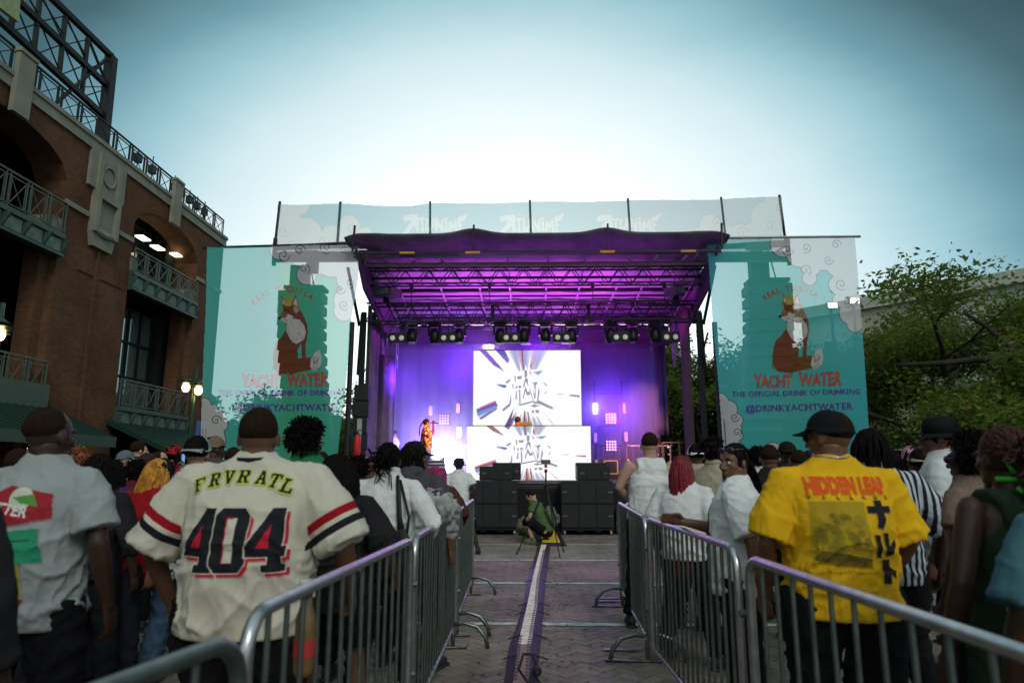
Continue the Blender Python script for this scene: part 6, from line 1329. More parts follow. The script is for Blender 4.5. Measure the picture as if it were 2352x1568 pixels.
# ---------------------------------------------------------------- people, left of the aisle
JA=((-.42,-.02,1.09),(-.38,.12,.84)); JB=((.41,-.02,1.11),(.40,.16,.90))
JER=band_mat('cream_jersey_cloth',(.50,.475,.385),((.135,.170,(.28,.008,.015)),(.190,.222,(.014,.014,.018))),(.27,-.005,1.37),(.17,-.01,-.28))
d=person('heavy man from behind in a cream 404 jersey with striped sleeves',600,3.1,940,w=1.47,belly=.03,skin='brown',shirt=dict(m=JER,hem=.765,loose=.08,sleeve=.99,fold=.015,name='jersey',fsc=.8,seed=3),legs=(BLKP,1,1.15),hair=('fade','black'),armL=JA,armR=JB,look=-12,lod=0)
c=Canvas(0,0,400,420,.52,(.5,.48,.39),0.)
def slab(c,ch,cx,cy,w,h,t,col,rot=0.,grow=0.,ox=0,oy=0):
    """simple block letters with feet, drawn in a w x h box"""
    S={'4':[[(.62,0),(.95,0),(.95,.60),(1.05,.60),(1.05,.76),(.95,.76),(.95,.88),(1.05,.88),(1.05,1),(.48,1),(.48,.88),(.62,.88),(.62,.76),(0,.76),(0,.62)]],'0':[[(.16,0),(.84,0),(1,.12),(1,.88),(.84,1),(.16,1),(0,.88),(0,.12)]],
       'F':[[(0,0),(1,0),(1,.34),(.86,.34),(.84,.16),(.42,.16),(.42,.42),(.68,.42),(.68,.56),(.42,.56),(.42,.86),(.58,.86),(.58,1),(0,1),(0,.86),(.14,.86),(.14,.14),(0,.14)]],
       'R':[[(0,0),(.76,0),(.98,.12),(.98,.42),(.78,.54),(.92,.86),(1.06,.86),(1.06,1),(.72,1),(.52,.58),(.42,.58),(.42,.86),(.54,.86),(.54,1),(0,1),(0,.86),(.14,.86),(.14,.14),(0,.14)]],
       'V':[[(0,0),(.46,0),(.46,.14),(.38,.14),(.54,.66),(.68,.14),(.60,.14),(.60,0),(1.02,0),(1.02,.14),(.92,.14),(.64,1),(.40,1),(.12,.14),(0,.14)]],
       'A':[[(.36,0),(.64,0),(.92,.86),(1.04,.86),(1.04,1),(.60,1),(.60,.86),(.66,.86),(.60,.70),(.38,.70),(.34,.86),(.42,.86),(.42,1),(0,1),(0,.86),(.08,.86)]],
       'T':[[(0,0),(1,0),(1,.34),(.86,.34),(.82,.16),(.64,.16),(.64,.86),(.78,.86),(.78,1),(.22,1),(.22,.86),(.36,.86),(.36,.16),(.18,.16),(.14,.34),(0,.34)]],
       'L':[[(0,0),(.56,0),(.56,.14),(.42,.14),(.42,.84),(.80,.84),(.84,.62),(1,.62),(1,1),(0,1),(0,.86),(.14,.86),(.14,.14),(0,.14)]]}
    HO={'4':[(.62,.62),(.62,.26),(.30,.62)],'0':[(.36,.16),(.64,.16),(.64,.84),(.36,.84)],'R':[(.42,.15),(.66,.15),(.70,.2),(.70,.38),(.64,.43),(.42,.43)],'A':[(.50,.22),(.57,.55),(.43,.55)]}
    cr,sr=math.cos(rot),math.sin(rot); T=lambda p:[(cx+((x-.5)*w)*cr-((y-.5)*h)*sr+ox,cy+((x-.5)*w)*sr+((y-.5)*h)*cr+oy) for x,y in p]
    for p in S[ch]:
        if grow: c.line(T(p+[p[0]]),grow*2,col)
        c.poly(T(p),col)
    return T(HO[ch]) if ch in HO else None
CRM=(.50,.475,.385)
for ch,x,y,a in (('F',40,52,-.34),('R',93,34,-.18),('V',145,25,-.06),('R',197,22,.0),('A',262,26,.06),('T',311,38,.16),('L',358,56,.26)):
    slab(c,ch,x,y,40,48,0,(.42,.45,.03),a,4.5)
    h=slab(c,ch,x,y,40,48,0,(.012,.012,.018),a)
    if h: c.poly(h,(.42,.45,.03))
RD=(.45,.015,.035); BK=(.012,.013,.018)
for ch,x,w_ in (('4',85,118),('0',200,116),('4',315,118)):
    slab(c,ch,x,235,w_,210,0,CRM,0,5); slab(c,ch,x,235,w_,210,0,RD,0,0,14,13); h=slab(c,ch,x,235,w_,210,0,CRM,0,3.5); h=slab(c,ch,x,235,w_,210,0,BK)
    c.poly(h,RD if ch=='4' else CRM); 
    if ch=='0': c.line([h[0],(h[1][0]-14,h[1][1])],5,RD); c.line([h[0],h[3]],5,RD)
shirt_print(d,c,'jersey_lettering',-1,1.425,.47)
d['part'](MB().tube([Vector((.085*math.cos(t),-.006+.080*math.sin(t),1.475+.010*math.sin(t))) for t in [2*math.pi*i/24 for i in range(25)]],.013,6,cap=False),'collar_band',NAVY)
d=person('tall man in a grey-white tee with a large cartoon back print at far left',126,3.0,940,w=1.08,skin='deep',shirt=dict(m=GT,hem=.80,loose=.05,sleeve=.80,fold=.014,seed=11),legs=(BLKP,1,1.1),hair=('buzz','black'),look=18,lod=0)  # the tee is white; GT darkens it for the dim frame corner
c=Canvas(0,0,300,480,.4,(.3,.3,.3),0.)
c.poly([(20,60),(130,0),(270,30),(280,110),(60,150)],(.28,.02,.03)); c.disc(175,45,38,(.5,.52,.42)); c.poly([(150,40),(215,30),(235,70),(180,60)],(.08,.25,.05)); c.text('CUTTER',118,92,48,(.6,.6,.58),bold=.02,rot=.15)
c.poly([(0,165),(250,140),(270,250),(20,262)],(.02,.22,.12)); c.line([(30,190),(230,178)],6,(.01,.10,.06)); c.poly([(70,262),(215,250),(225,370),(90,380)],(.32,.30,.03)); c.disc(160,300,18,(.55,.55,.5)); c.disc(115,305,13,(.55,.55,.5)); c.disc(160,300,6,BK); c.poly([(60,380),(230,365),(200,470),(100,470)],(.14,.03,.015)); c.line([(70,410),(220,400)],8,(.02,.12,.05)); c.text('W',20,190,30,(.4,.4,.03),bold=.03)
shirt_print(d,c,'back_print',-1,1.37,.36,xoff=-.01)
person('dark silhouetted person cut off by the left picture edge',-175,1.9,930,w=1.15,skin='deep',shirt=dict(m=BT,hem=.8,loose=.05,sleeve=1.6),legs=(BLKP,1,1.1),hair=('curly','black'),lod=1)
person('person with voluminous black hair and dark top behind the grey-white tee man',236,4.5,1045,skin='deep',shirt=dict(m=BT,hem=.85,sleeve=1.5),legs=(BLKP,1,1.),hair=('longcurl','black'),lod=1)  # that man's tee is white, only darkened in colour by GT
person('person in red tee leaning forward with black and gold hair beside the jersey man',372,4.9,1050,w=1.1,skin='brown',shirt=dict(m=RT,hem=.78,loose=.04,sleeve=.55),legs=(NAVY,1,1.05),hair=('long','gold'),hat=('scull',CAPB),lean=(.12,.25),rz=-25,armL=((-.36,-.1,1.14),(-.28,.12,.96)),tilt=18,lod=1)
person('man in mottled pale cap and black and white patterned shirt behind the jersey shoulder',458,5.0,1006,w=1.05,skin='tan',shirt=dict(m=PAT,hem=.72,loose=.05,sleeve=.7),legs=(JEAN,1,1.15),hair=('short','black'),hat=('backcap',LG),lod=1)
person('bearded man in brown cap with thin headband right of the pale cap',495,7.0,1004,skin='deep',shirt=dict(m=DG,hem=.85,sleeve=.7),legs=(BLKP,1,1.),hair=('buzz','black'),hat=('scull',BRC),look=40,lod=2,eyes=True)
person('person with big round afro and green collar left of the banner foot',712,5.2,976,skin='brown',shirt=dict(m=GRN,hem=.85,loose=.03,sleeve=.6,collarc=GRN,collar=1.53),legs=(BLKP,1,1.),hair=('afro','black'),look=35,lod=1)
d=person('woman with straight black bob in a loose black tee with pink print',783,3.95,1046,w=1.12,skin='brown',shirt=dict(m=BT,hem=.78,loose=.07,sleeve=.95,fold=.014),legs=(BLKP,.45,1.2),hair=('bob','black'),lod=0,armR=((.34,.02,1.12),(.30,.2,.95)),rz=-15)
c=Canvas(0,0,200,260,.3,(.5,.1,.2),0.); c.line([(90,40),(180,20)],7,(.55,.10,.22)); c.line([(110,150),(150,180),(170,230)],16,(.45,.05,.16)); c.line([(150,140),(190,170)],9,(.45,.05,.16)); shirt_print(d,c,'pink_print',-1,1.30,.30,xoff=.14)
person('small girl facing the camera with blue hair ribbon between the crowd heads',852,7.4,1050,skin='brown',shirt=dict(m=DG,hem=.85,sleeve=.6),legs=(BLKP,1,1.),hair=('bun','black'),rz=170,eyes=True,lod=1)
d=person('woman in knotted white blouse with dreads in a bun and a black shoulder bag',896,4.7,1019,w=1.03,skin='deep',shirt=dict(m=WT2,hem=1.0,loose=.045,sleeve=1.85,fold=.014,name='blouse',collar=1.52,seed=9),legs=(NAVY,1,1.05),hair=('bun','black'),armL=((-.34,-.02,1.16),(-.20,.18,1.02)),armR=((.34,-.05,1.16),(.22,.16,1.0)),lod=0,rz=-8,stance=.10)
mb=MB(); mb.tube([(-.10,-.165,1.005),(-.02,-.185,1.0),(.06,-.17,.995)],[.022,.030,.02],8,round_=True); mb.tube([(-.02,-.19,1.0),(.03,-.20,.93)],[.016,.006],6); d['part'](mb,'blouse_knot',WT2)
mb=MB(); mb.tube([Vector((.176*math.cos(t),.0+.128*math.sin(t),.97)) for t in [2*math.pi*i/28 for i in range(29)]],.018,6,cap=False); mb.cbox((.05,-.145,.97),(.07,.012,.045)); d['part'](mb,'belt',mat('black_leather',(.012,.012,.013),.35))
SB=mat('black_bag_nylon',(.012,.012,.014),.6,bump=.2)
pl=d['P'].location; o=empty('shoulder_bag','slouchy black shoulder bag hanging on the white blouse back','bag',(pl.x,pl.y,0),d['P'].rotation_euler.z); s=d['s']; mb=MB(); mb.tube([(.10*s,-.10*s,1.47*s),(.125*s,-.155*s,1.40*s),(.15*s,-.185*s,1.2*s),(.17*s,-.185*s,1.08*s)],[.012,.016,.018,.03],8,flat=.5); mb.tube([(.12*s,-.10*s,1.44*s),(.21*s,-.165*s,1.2*s),(.20*s,-.18*s,1.08*s)],.010,6); mb.build('strap',SB,o,True)
mb=MB(); mb.tube([(.17*s,-.19*s,1.10*s),(.18*s,-.20*s,1.0*s),(.20*s,-.20*s,.86*s),(.22*s,-.19*s,.76*s)],[.035,.085,.11,.07],14,flat=.42,up=Vector((0,1,0)),round_=True); mb.build('pouch',SB,o,True)
d=person('person in dark cap and charcoal top with pale grey denim jacket slipping off',955,5.5,1016,w=1.12,skin='brown',shirt=dict(m=DG,hem=.86,loose=.04,sleeve=.8,hood=True),legs=(BLKP,1,1.),hair=('dreads','black'),hat=('cap',CAPB),look=25,lod=1,rz=-20)
c=Canvas(0,0,200,90,.35,(.2,.4,.5),0.); c.text('ATLANTA',100,38,42,(.24,.46,.52),bold=.03); c.text('WAY',100,80,40,(.24,.46,.52),bold=.03); shirt_print(d,c,'blue_lettering',-1,1.34,.30,xoff=-.02)
mb=MB(); B=d['B']; mb.loft([(.90,.02,0,.24,.20),(1.0,.02,-.01,.245,.20),(1.12,.02,-.01,.245,.20),(1.22,.02,-.01,.25,.20),(1.28,.03,-.02,.235,.185)],24); mb.tube([(.20,-.02,1.30),(.32,-.04,1.18),(.28,.05,1.0)],[.08,.09,.07],12,round_=True); mb.tube([(-.20,-.02,1.26),(-.30,-.04,1.16),(-.26,.05,1.0)],[.08,.085,.07],12,round_=True)
me=remeshed(mb,.014,3); folds(me,.022,5,1.3); V=mesh_np(me)*d['s']; me.vertices.foreach_set('co',V.ravel()); finish(me,'denim_jacket',GREY,d['P'])
person('person in striped cat-eared beanie with magenta hair and brown top by the left barrier',1003,7.0,1064,skin='brown',shirt=dict(m=BRN,hem=.85,loose=.03,sleeve=1.7),legs=(BLKP,1,1.),hair=('longcurl','pink'),hat=('beanie',BEAN),lod=1,armR=((.36,.05,1.15),(.30,.3,1.0)),lean=(.05,.1))
person('person in dark knit cap just left of the cat-eared beanie',974,8.5,1062,skin='deep',shirt=dict(m=BT,hem=.85,sleeve=1.6),legs=(BLKP,1,1.),hair=('dreads','black'),hat=('scull',cloth('grey_lilac_knit',(.15,.12,.17))),lod=2)
person('slim man in white tee and bucket hat standing legs apart close to the subwoofers',1054,12.6,1064,w=.95,skin='deep',shirt=dict(m=WT2,hem=.80,loose=.04,sleeve=.7),legs=(BLKP,.6,1.2),hair=('buzz','black'),hat=('bucket',BT),lod=1,stance=.24,H=1.66,armR=((.27,-.03,1.14),(.20,.02,.88)),lean=(-.04,.05))
# farther people on the left
for i,(x,Y,top,lb,kw) in enumerate((
 (290,8.6,1036,'man in grey-teal cap and white tee with orange hem, looking right',dict(skin='tan',shirt=dict(m=WT,hem=.85,sleeve=.6),hair=('buzz','brown'),hat=('cap',TEALC),rz=-60)),
 (324,10.5,1010,'taller short-haired man in black tee standing before the dark doorway',dict(skin='light',shirt=dict(m=BT,hem=.85,sleeve=.6),hair=('short','brown'),rz=-50,H=1.88)),
 (318,6.6,1062,'person in shiny maroon hooded jacket with dark hair',dict(skin='deep',shirt=dict(m=MAR,hem=.8,sleeve=1.7,hood=True),hair=('curly','black'))),
 (345,7.6,1042,'woman with auburn curls and green top raising a phone',dict(skin='brown',shirt=dict(m=GRN,hem=.85,sleeve=0),hair=('longcurl','auburn'),rz=-35,armR=((.30,.22,1.22),(.10,.34,1.50)),hands=('relax','grip'))),
 (368,8.8,1040,'person in pale cap with blue visor band behind the raised phone',dict(skin='tan',shirt=dict(m=DG,hem=.85,sleeve=.6),hair=('short','brown'),hat=('cap',cloth('pale_pink_cap',(.38,.25,.22))),rz=-40)),
 (402,9.2,1024,'person in bright red cap before the lower awning',dict(skin='brown',shirt=dict(m=RT,hem=.85,sleeve=.6),hair=('dreads','black'),hat=('backcap',REDC))),
 (183,6.2,1034,'person with short ginger hair behind the far left man',dict(skin='brown',shirt=dict(m=DG,hem=.85,sleeve=.6),hair=('curly','ginger'))),
 (213,7.5,1052,'dark-haired person low in the crowd left of the brick pier',dict(skin='deep',shirt=dict(m=BT,hem=.85,sleeve=.6),hair=('buzz','black'))),
 (268,6.0,1058,'person with sleek black hair and purple top behind the red tee',dict(skin='deep',shirt=dict(m=cloth('purple_cotton',(.05,.02,.10)),hem=.85,sleeve=.6),hair=('long','black'))),
 (420,10.5,1040,'person in dark hood far back by the awning post',dict(skin='deep',shirt=dict(m=BT,hem=.85,sleeve=1.6,hood=True),hair=('curly','black'))),
 (540,6.4,1028,'dark-haired person hidden behind the jersey man on his left',dict(skin='deep',shirt=dict(m=BT,hem=.85,sleeve=.6),hair=('buzz','black'))),
 (742,7.2,1038,'short-haired person behind the afro, mostly hidden',dict(skin='deep',shirt=dict(m=BT,hem=.85,sleeve=.6),hair=('buzz','black'))),
 (826,6.4,1052,'dark curly-haired person left of the small girl',dict(skin='deep',shirt=dict(m=DG,hem=.85,sleeve=.6),hair=('curly','black'))),
 (150,5.0,1068,'seated-height dark figure between the two leftmost men',dict(skin='deep',shirt=dict(m=BT,hem=.85,sleeve=.6),hair=('curly','black'))),
 (52,4.4,1032,'person in dusty blue top behind the left edge silhouette',dict(skin='deep',shirt=dict(m=BLU,hem=.85,sleeve=.6),hair=('buzz','black'))))):
    kw.setdefault('legs',(BLKP,1,1.)); d=person(lb,x,Y,top,lod=2,**kw)
    if 'raising a phone' in lb:
        w_=d['P'].matrix_basis@(d['arms'][1][2]*d['s']+Vector((-.02,.02,.09))); o=empty('phone','phone held up by the woman with auburn curls','phone',w_,R(-35)); mb=MB(); mb.cbox((0,.01,.03),(.075,.01,.15),b=.004); mb.build('phone_body',BL2,o); mb=MB(); mb.cbox((0,.003,.03),(.066,.002,.135)); mb.build('phone_screen',mat('lit_phone_screen',(.1,.2,.4),.3,emit=(.15,.4,.8),estr=.8),o)
# ---------------------------------------------------------------- people, right of the aisle
d=person('young man from behind in a white tank top leaning an arm on the barrier',1490,6.9,994,w=1.12,skin='light',shirt=dict(m=WT2,hem=.86,loose=.05,sleeve=0,fold=.012,name='tank_top',seed=5),legs=(BLKP,1,1.05),hair=('fade','brown'),armL=((-.29,.02,1.19),(-.14,.18,1.05)),armR=((.34,-.02,1.17),(.28,.14,.98)),lod=1)
d=person('woman with long straight deep red hair in an oversized white tee',1568,5.6,1048,w=1.05,skin='brown',shirt=dict(m=WT2,hem=.84,loose=.07,sleeve=.95,fold=.014),legs=(BLKP,1,1.),hair=('long','red'),rz=-35,look=10,lod=1)
person('man in white baseball cap behind the red-haired woman',1597,7.6,1022,skin='brown',shirt=dict(m=BEI,hem=.85,sleeve=1.6),legs=(BLKP,1,1.),hair=('short','black'),hat=('backcap',WT2),lod=1)
d=person('man with upright short dreads and earring in a beige jacket facing right',1640,6.6,1014,skin='brown',shirt=dict(m=BEI,hem=.8,loose=.06,sleeve=1.85,collarc=BEI,collar=1.52),legs=(KHG,1,1.1),hair=('updreads','black'),rz=-50,lod=1,armR=((.26,.18,1.16),(.0,.30,1.22)),eyes=True)
d=person('bearded man glancing back with sunglasses on his head and a white tee',1682,4.15,1020,w=1.0,skin='brown',shirt=dict(m=WT2,hem=.80,loose=.06,sleeve=.9,fold=.013,seed=21),legs=(BLKP,1,1.1),hair=('tail','black'),rz=62,look=-62,glasses=('up',DLENS),eyes=True,lod=0,armL=((-.27,-.12,1.12),(-.28,-.16,.86)),armR=((.24,.14,1.14),(.08,.36,1.20)),hands=('relax','open'),twist=(0,-60))
c=Canvas(0,0,90,300,.4,(.1,.1,.1),0.); c.text('WEEKEND',45,285,58,BK,bold=.04,rot=-math.pi/2,align='LEFT',sx=1.25); 
try: shirt_print(d,c,'front_lettering',1,1.33,.13,xoff=-.10)
except Exception as e: print('print failed',e)
mb=MB(); q=d['hp']; 
for k in range(60):
    rr=random.Random(k); a=rr.uniform(-1.2,1.2); p=Vector((.045*math.sin(a)*1.0,.028+.055*math.cos(a),-.088+rr.uniform(-.022,.02))); mb.tube([q(p),q(p+Vector((0,.008,-.008)))],.002,4)
d['part'](mb,'beard',HAIRM['black'])
person('man with short fade and black tee behind the sunglasses man',1765,5.8,1022,skin='brown',shirt=dict(m=BT,hem=.85,sleeve=.7),legs=(BLKP,1,1.),hair=('fade','black'),rz=-12,lod=1)
person('person in black cap with a white panel behind the yellow tee shoulder',1806,7.4,1016,skin='deep',shirt=dict(m=BT,hem=.85,sleeve=.7),legs=(BLKP,1,1.),hair=('buzz','black'),hat=('backcap',CAPB),lod=2)
person('dark short-haired person just left of the yellow tee sleeve',1830,6.4,1034,skin='brown',shirt=dict(m=WT,hem=.85,sleeve=.7),legs=(BLKP,1,1.),hair=('fade','black'),lod=2)
YA=((-.32,-.0,1.10),(-.27,.16,.92)); YB=((.32,-.0,1.10),(.27,.18,.92))
d=person('broad man in a yellow printed tee with black cap, sunglasses and thin chain',1897,3.3,948,w=1.25,belly=.03,skin='brown',shirt=dict(m=YT,hem=.80,loose=.055,sleeve=.92,fold=.016,fsc=.85,seed=8,name='tee'),legs=(BLKP,1,1.15),hair=('fade','black'),hat=('cap',CAPB),look=-38,glasses=('on',DLENS),armL=YA,armR=YB,lod=0)
c=Canvas(0,0,360,460,.5,(.66,.38,.012),0.); OR=(.62,.085,.012)
c.text('HIDDEN LEAF',178,66,68,OR,bold=.068,sx=.78,fn=lambda x,y:(x,66+(y-66)*1.32))
for i,ch in enumerate('VILLAGE'): c.text(ch,22+i*53,90,18,BK,bold=.03,sx=1.3)
c.poly([(20,100),(225,100),(225,330),(12,330)],(.30,.22,.015),.8)
rnd=random.Random(12)      # generic blotched print block
for k in range(46):
    x,y=rnd.gauss(120,48),rnd.gauss(235,58)
    if 20<x<215 and 108<y<330: c.disc(x,y,rnd.uniform(8,26),(.10,.085,.012) if rnd.random()<.6 else (.20,.16,.015),.55)
c.poly([(15,330),(40,290),(130,300),(225,320),(220,352),(90,345)],(.05,.045,.012),.8)
for p in ([(238,118),(272,118),(272,96),(308,96),(308,118),(342,118),(342,146),(308,146),(306,170),(288,206),(262,200),(274,168),(272,146),(238,146)],[(244,228),(268,228),(266,280),(262,316),(240,312),(244,270)],[(282,222),(306,222),(308,272),(324,262),(346,246),(350,270),(318,304),(284,312)],[(264,322),(300,322),(300,352),(346,372),(338,398),(300,380),(300,414),(264,414)]): c.poly(p,BK)
for k in range(16): c.line([(60+k*17,366+6*math.sin(k)),(70+k*17,372)],3,(.30,.10,.01),.7)
shirt_print(d,c,'back_print',-1,1.40,.385,xoff=.0)
mb=MB(); mb.tube([Vector((.078*math.cos(t),-.010+.072*math.sin(t),1.495+.012*math.sin(t))) for t in [2*math.pi*i/30 for i in range(31)]],.0045,6,cap=False); pl=d['P']; scale_=d['s']; mb.v=[tuple(c_*scale_ for c_ in p) for p in mb.v]; mb.build('neck_chain',mat('silver_chain',(.5,.5,.48),.3,.9),pl,True)
d=person('person with long black dreads in a black and white striped referee shirt',1990,4.3,988,w=1.3,skin='deep',shirt=dict(m=REF,hem=.80,loose=.05,sleeve=1.0,fold=.010),legs=(BLKP,1,1.1),hair=('dreads','black'),lod=1,armR=((.40,.0,1.10),(.40,.1,.86)))
person('person in pink camo cap seen over the striped shirt shoulder',2091,7.2,1027,skin='deep',shirt=dict(m=DG,hem=.85,sleeve=.7),legs=(BLKP,1,1.),hair=('dreads','black'),hat=('backcap',PINKC),lod=2)
person('person in khaki cap and beige top with head bowed beside the striped shirt',2108,5.6,1034,skin='deep',shirt=dict(m=BEI,hem=.8,sleeve=.8),legs=(JEAN,1,1.),hair=('short','black'),hat=('backcap',BEIC),lod=1,rz=-20,tilt=10)
person('bearded man in wide black hat and pale grey tee looking left',2150,4.6,962,w=1.05,skin='brown',shirt=dict(m=WT,hem=.84,loose=.04,sleeve=.75,collarc=WT),legs=(BLKP,1,1.),hair=('short','black'),hat=('brimhat',CAPB),rz=50,look=-10,lod=1,glasses=('on',DLENS),eyes=True)
person('woman with dark curly hair and tan ribbed short-sleeved top on the right',2218,3.5,1004,w=1.0,skin='deep',shirt=dict(m=TANK,hem=.9,loose=.015,sleeve=.6,fold=.006),legs=(BLKP,1,1.),hair=('curly','black'),rz=30,lod=1,glasses=('on',mat('purple_glasses',(.12,.02,.12),.2)))
d=person('woman with dark auburn bun, neon green hair tie and green top straps at far right',2292,2.55,984,w=1.02,skin='deep',shirt=dict(m=SHAD,hem=.85,loose=.01,sleeve=0,fold=.005),legs=(SHAD,1,1.1),hair=('bun','auburn'),lod=0,rz=10)
NEON=mat('neon_green_ribbon',(.06,.50,.04),.6); q=d['hp']
mb=MB(); mb.tube([q((.058*math.cos(t),-.085,-.0+.062*math.sin(t))) for t in [2*math.pi*i/20 for i in range(21)]],.009,6,cap=False); mb.tube([q((.06,-.06,.09)),q((.10,-.07,.11))],[.012,.004],6); d['part'](mb,'hair_tie',NEON)
mb=MB(); mb.tube([(-.175,-.11,1.06),(-.06,-.155,1.04),(.08,-.155,1.045),(.175,-.11,1.06)],.014,6,flat=.5); mb.tube([(-.10,-.15,1.05),(-.18,-.19,1.12),(-.14,-.17,1.15),(-.09,-.16,1.07)],[.016,.02,.016,.006],6); mb.tube([(-.10,-.15,1.05),(-.14,-.19,.99),(-.12,-.18,.94)],[.014,.016,.008],6); mb.tube([(-.06,-.10,1.47),(.02,-.13,1.40),(.05,-.16,1.25)],.010,6); mb.tube([(-.07,-.02,1.50),(0,-.09,1.50),(.07,-.02,1.50)],.010,6); d['part'](mb,'neon_straps',NEON)
person('person in dusty blue tee cut off by the right picture edge',2500,2.15,1000,w=1.25,skin='deep',shirt=dict(m=BLU,hem=.8,loose=.06,sleeve=.95),legs=(BLKP,1,1.1),hair=('curly','black'),lod=1)
for i,(x,Y,top,lb,kw) in enumerate((
 (1613,9.5,1044,'dark-haired person far behind the beige jacket',dict(skin='deep',shirt=dict(m=BT,hem=.85,sleeve=.7),hair=('buzz','black'))),
 (1738,8.4,1030,'distant curly-haired person between the ponytail and the black tee',dict(skin='brown',shirt=dict(m=WT,hem=.85,sleeve=.7),hair=('curly','black'))),
 (1722,10.2,1040,'pale-capped person far back right of the ponytail',dict(skin='brown',shirt=dict(m=BEI,hem=.85,sleeve=.7),hair=('buzz','black'),hat=('cap',BEIC))),
 (1858,9.0,1036,'dark-capped person far back behind the yellow tee man',dict(skin='deep',shirt=dict(m=BT,hem=.85,sleeve=.7),hair=('buzz','black'),hat=('scull',CAPB))),
 (2048,7.8,1040,'dark-haired person between the striped shirt and the pink cap',dict(skin='deep',shirt=dict(m=BT,hem=.85,sleeve=.7),hair=('dreads','black'))),
 (2185,6.2,1034,'dark figure behind the tan ribbed top',dict(skin='deep',shirt=dict(m=DG,hem=.85,sleeve=.7),hair=('curly','black'))),
 (2262,5.0,1030,'dark figure between the tan top and the auburn bun',dict(skin='deep',shirt=dict(m=BT,hem=.85,sleeve=.7),hair=('curly','black'))))):
    kw.setdefault('legs',(BLKP,1,1.)); person(lb,x,Y,top,lod=2,**kw)
# ---------------------------------------------------------------- stage and photographers
d=person('singer on stage in a red and yellow patterned shirt holding a microphone',981,20.0,962,z0=1.2,w=1.05,skin='brown',shirt=dict(m=STG,hem=.84,loose=.03,sleeve=.75),legs=(JEAN,1,1.15),hair=('tail','black'),rz=-72,lod=1,armL=((-.20,.24,1.27),(-.03,.20,1.54)),armR=((.22,-.08,1.14),(.20,.02,.88)),hands=('grip','relax'),group='people on the stage',glasses=('on',DLENS),eyes=True)
w_=d['P'].matrix_basis@(d['arms'][0][2]*d['s']); o=empty('microphone','black microphone held at the singer mouth','microphone',w_+Vector((.0,0,.05)),R(0)); mb=MB(); mb.tube([(-.03,0,.0),(.17,0,-.01)],[.016,.012],8); mb.build('handle',BLACK,o); mb=MB(); mb.ell((-.045,0,0),(.028,.026,.026),10); mb.build('grille',mat('mic_mesh',(.2,.2,.2),.4,.7),o)
d['part'](MB().cbox((.02,.155,1.03),(.10,.012,.15)),'lanyard_card',mat('white_card',(.6,.55,.5),.5))
person('stage hand in white cap and tee standing in violet smoke at the stage left',889,20.9,985,z0=1.2,skin='brown',shirt=dict(m=WT2,hem=.84,sleeve=.75),legs=(BLKP,1,1.),hair=('buzz','black'),hat=('cap',WT2),rz=-60,lod=2,group='people on the stage')
person('second crew member in the smoke just right of the white cap',905,21.3,988,z0=1.2,skin='brown',shirt=dict(m=GREY,hem=.84,sleeve=.75),legs=(BLKP,1,1.),hair=('short','black'),rz=70,lod=2,group='people on the stage')
person('disc jockey in flat cap behind the low led screen',1189,19.9,957,z0=1.2,skin='brown',shirt=dict(m=cloth('dull_red_shirt',(.25,.03,.03)),hem=.84,sleeve=.75),legs=(BLKP,1,1.),hair=('buzz','black'),hat=('cap',CAPB),rz=165,lod=1,eyes=True,group='people on the stage')
q=aY(1215,976,19.4); o=empty('dj_table','black table behind the low led screen','table',(q.x-.3,19.3,1.2)); mb=MB(); mb.box((-1.2,-.3,1.30),(1.2,.3,1.34)); mb.build('table_top',BLACK,o)
for x in (-1.1,1.1): mb=MB(); mb.bar((x,0,0),(x,0,1.3),.05); mb.build('leg',BLACK,o)
q2=aY(1206,974,19.3); o=empty('laptop','open laptop with orange-lit lid on the table beside the disc jockey','laptop',(q2.x,19.25,2.54)); mb=MB(); mb.cbox((0,0,.01),(.36,.24,.018)); mb.build('keyboard_base',BLACK,o); mb=MB(); mb.cbox((0,-.13,.12),(.36,.012,.23)); mb.build('lid',mat('orange_lit_lid',(.3,.16,.03),.4,emit=(.7,.35,.05),estr=.4),o)
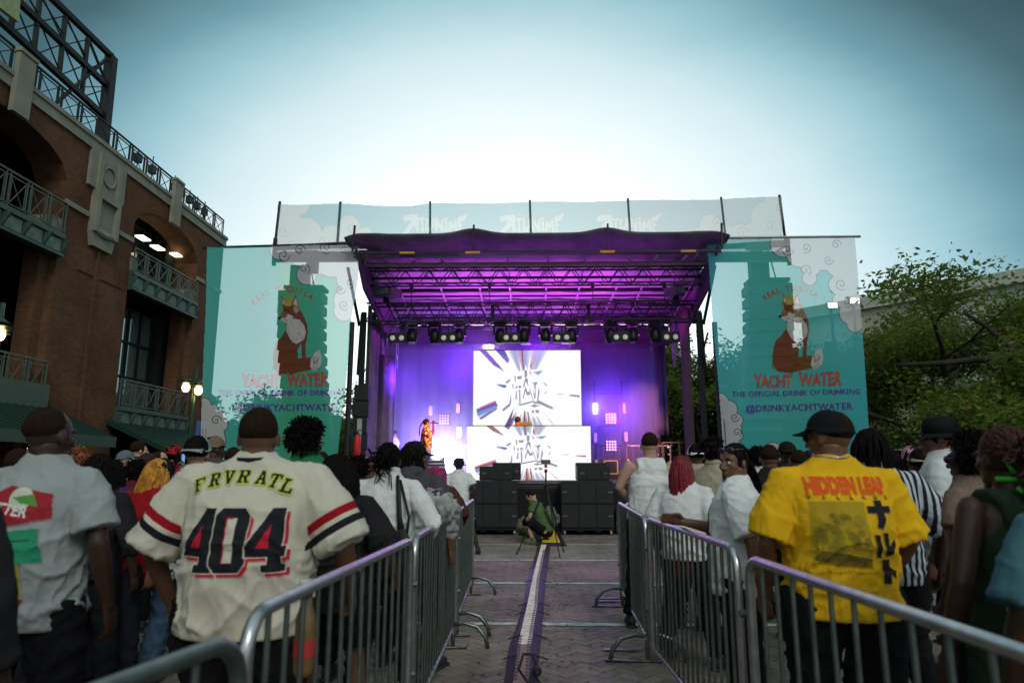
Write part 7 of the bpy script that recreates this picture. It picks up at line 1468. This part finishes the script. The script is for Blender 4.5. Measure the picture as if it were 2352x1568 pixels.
LP=[((-.10,.0,.90),(-.15,.36,1.10),(-.14,.24,.745)),((.10,.0,.90),(.16,.32,.98),(.13,.04,.745))]
d=person('crouching photographer in olive tee and black shorts wearing a camo backpack',1219,14.3,None,H=1.75,z0=-.66,w=1.,skin='light',shirt=dict(m=OLV,hem=.9,loose=.03,sleeve=.6),legs=(BLKP,.6,1.1),hair=('short','brown'),rz=72,lean=(0,.36),nod=28,legpose=LP,armL=((-.26,.25,1.16),(-.16,.42,1.02)),armR=((.26,.24,1.14),(.16,.42,1.02)),lod=1,glasses=('on',DLENS),shoes=mat('olive_clog',(.10,.14,.06),.6),eyes=True)
pl=d['P'].location; o=empty('backpack','camouflage backpack on the crouching photographer back','backpack',(pl.x,pl.y,0),R(72)); mb=MB(); M_=Matrix.Translation((0,-.12,.56))@Matrix.Rotation(R(-22),4,'X'); bm=bmesh.new(); bmesh.ops.create_cube(bm,size=1)
for v in bm.verts: v.co=Vector((v.co.x*.30,v.co.y*.18,v.co.z*.42))
bmesh.ops.bevel(bm,geom=bm.edges[:],offset=.06,segments=3,affect='EDGES'); mb.bm(bm,0,M_); mb.build('bag_body',mat('camo_cloth',(.12,.13,.09),.9,var=.7,scale=14),o,True)
mb=MB(); mb.cbox((0,-.235,.50),(.22,.06,.20),b=.025); mb.build('front_pocket',mat('camo_cloth',(.12,.13,.09)),o)
q=aZ(1204,1222); o=empty('folded_chair_bag','olive green padded bag leaning by the photographer','bag',(q.x,15.4,0)); mb=MB(); M_=Matrix.Rotation(R(12),4,'Y'); bm=bmesh.new(); bmesh.ops.create_cube(bm,size=1)
for v in bm.verts: v.co=Vector((v.co.x*.42,v.co.y*.20,v.co.z*.42+.25))
bmesh.ops.bevel(bm,geom=bm.edges[:],offset=.07,segments=3,affect='EDGES'); mb.bm(bm,0,M_); mb.build('bag_body',mat('olive_bag_cloth',(.09,.13,.06),.9,bump=.3),o,True); mb=MB(); mb.tube([(-.1,0,.44),(0,0,.52),(.14,0,.43)],.014,6); mb.build('handle',BLACK,o)
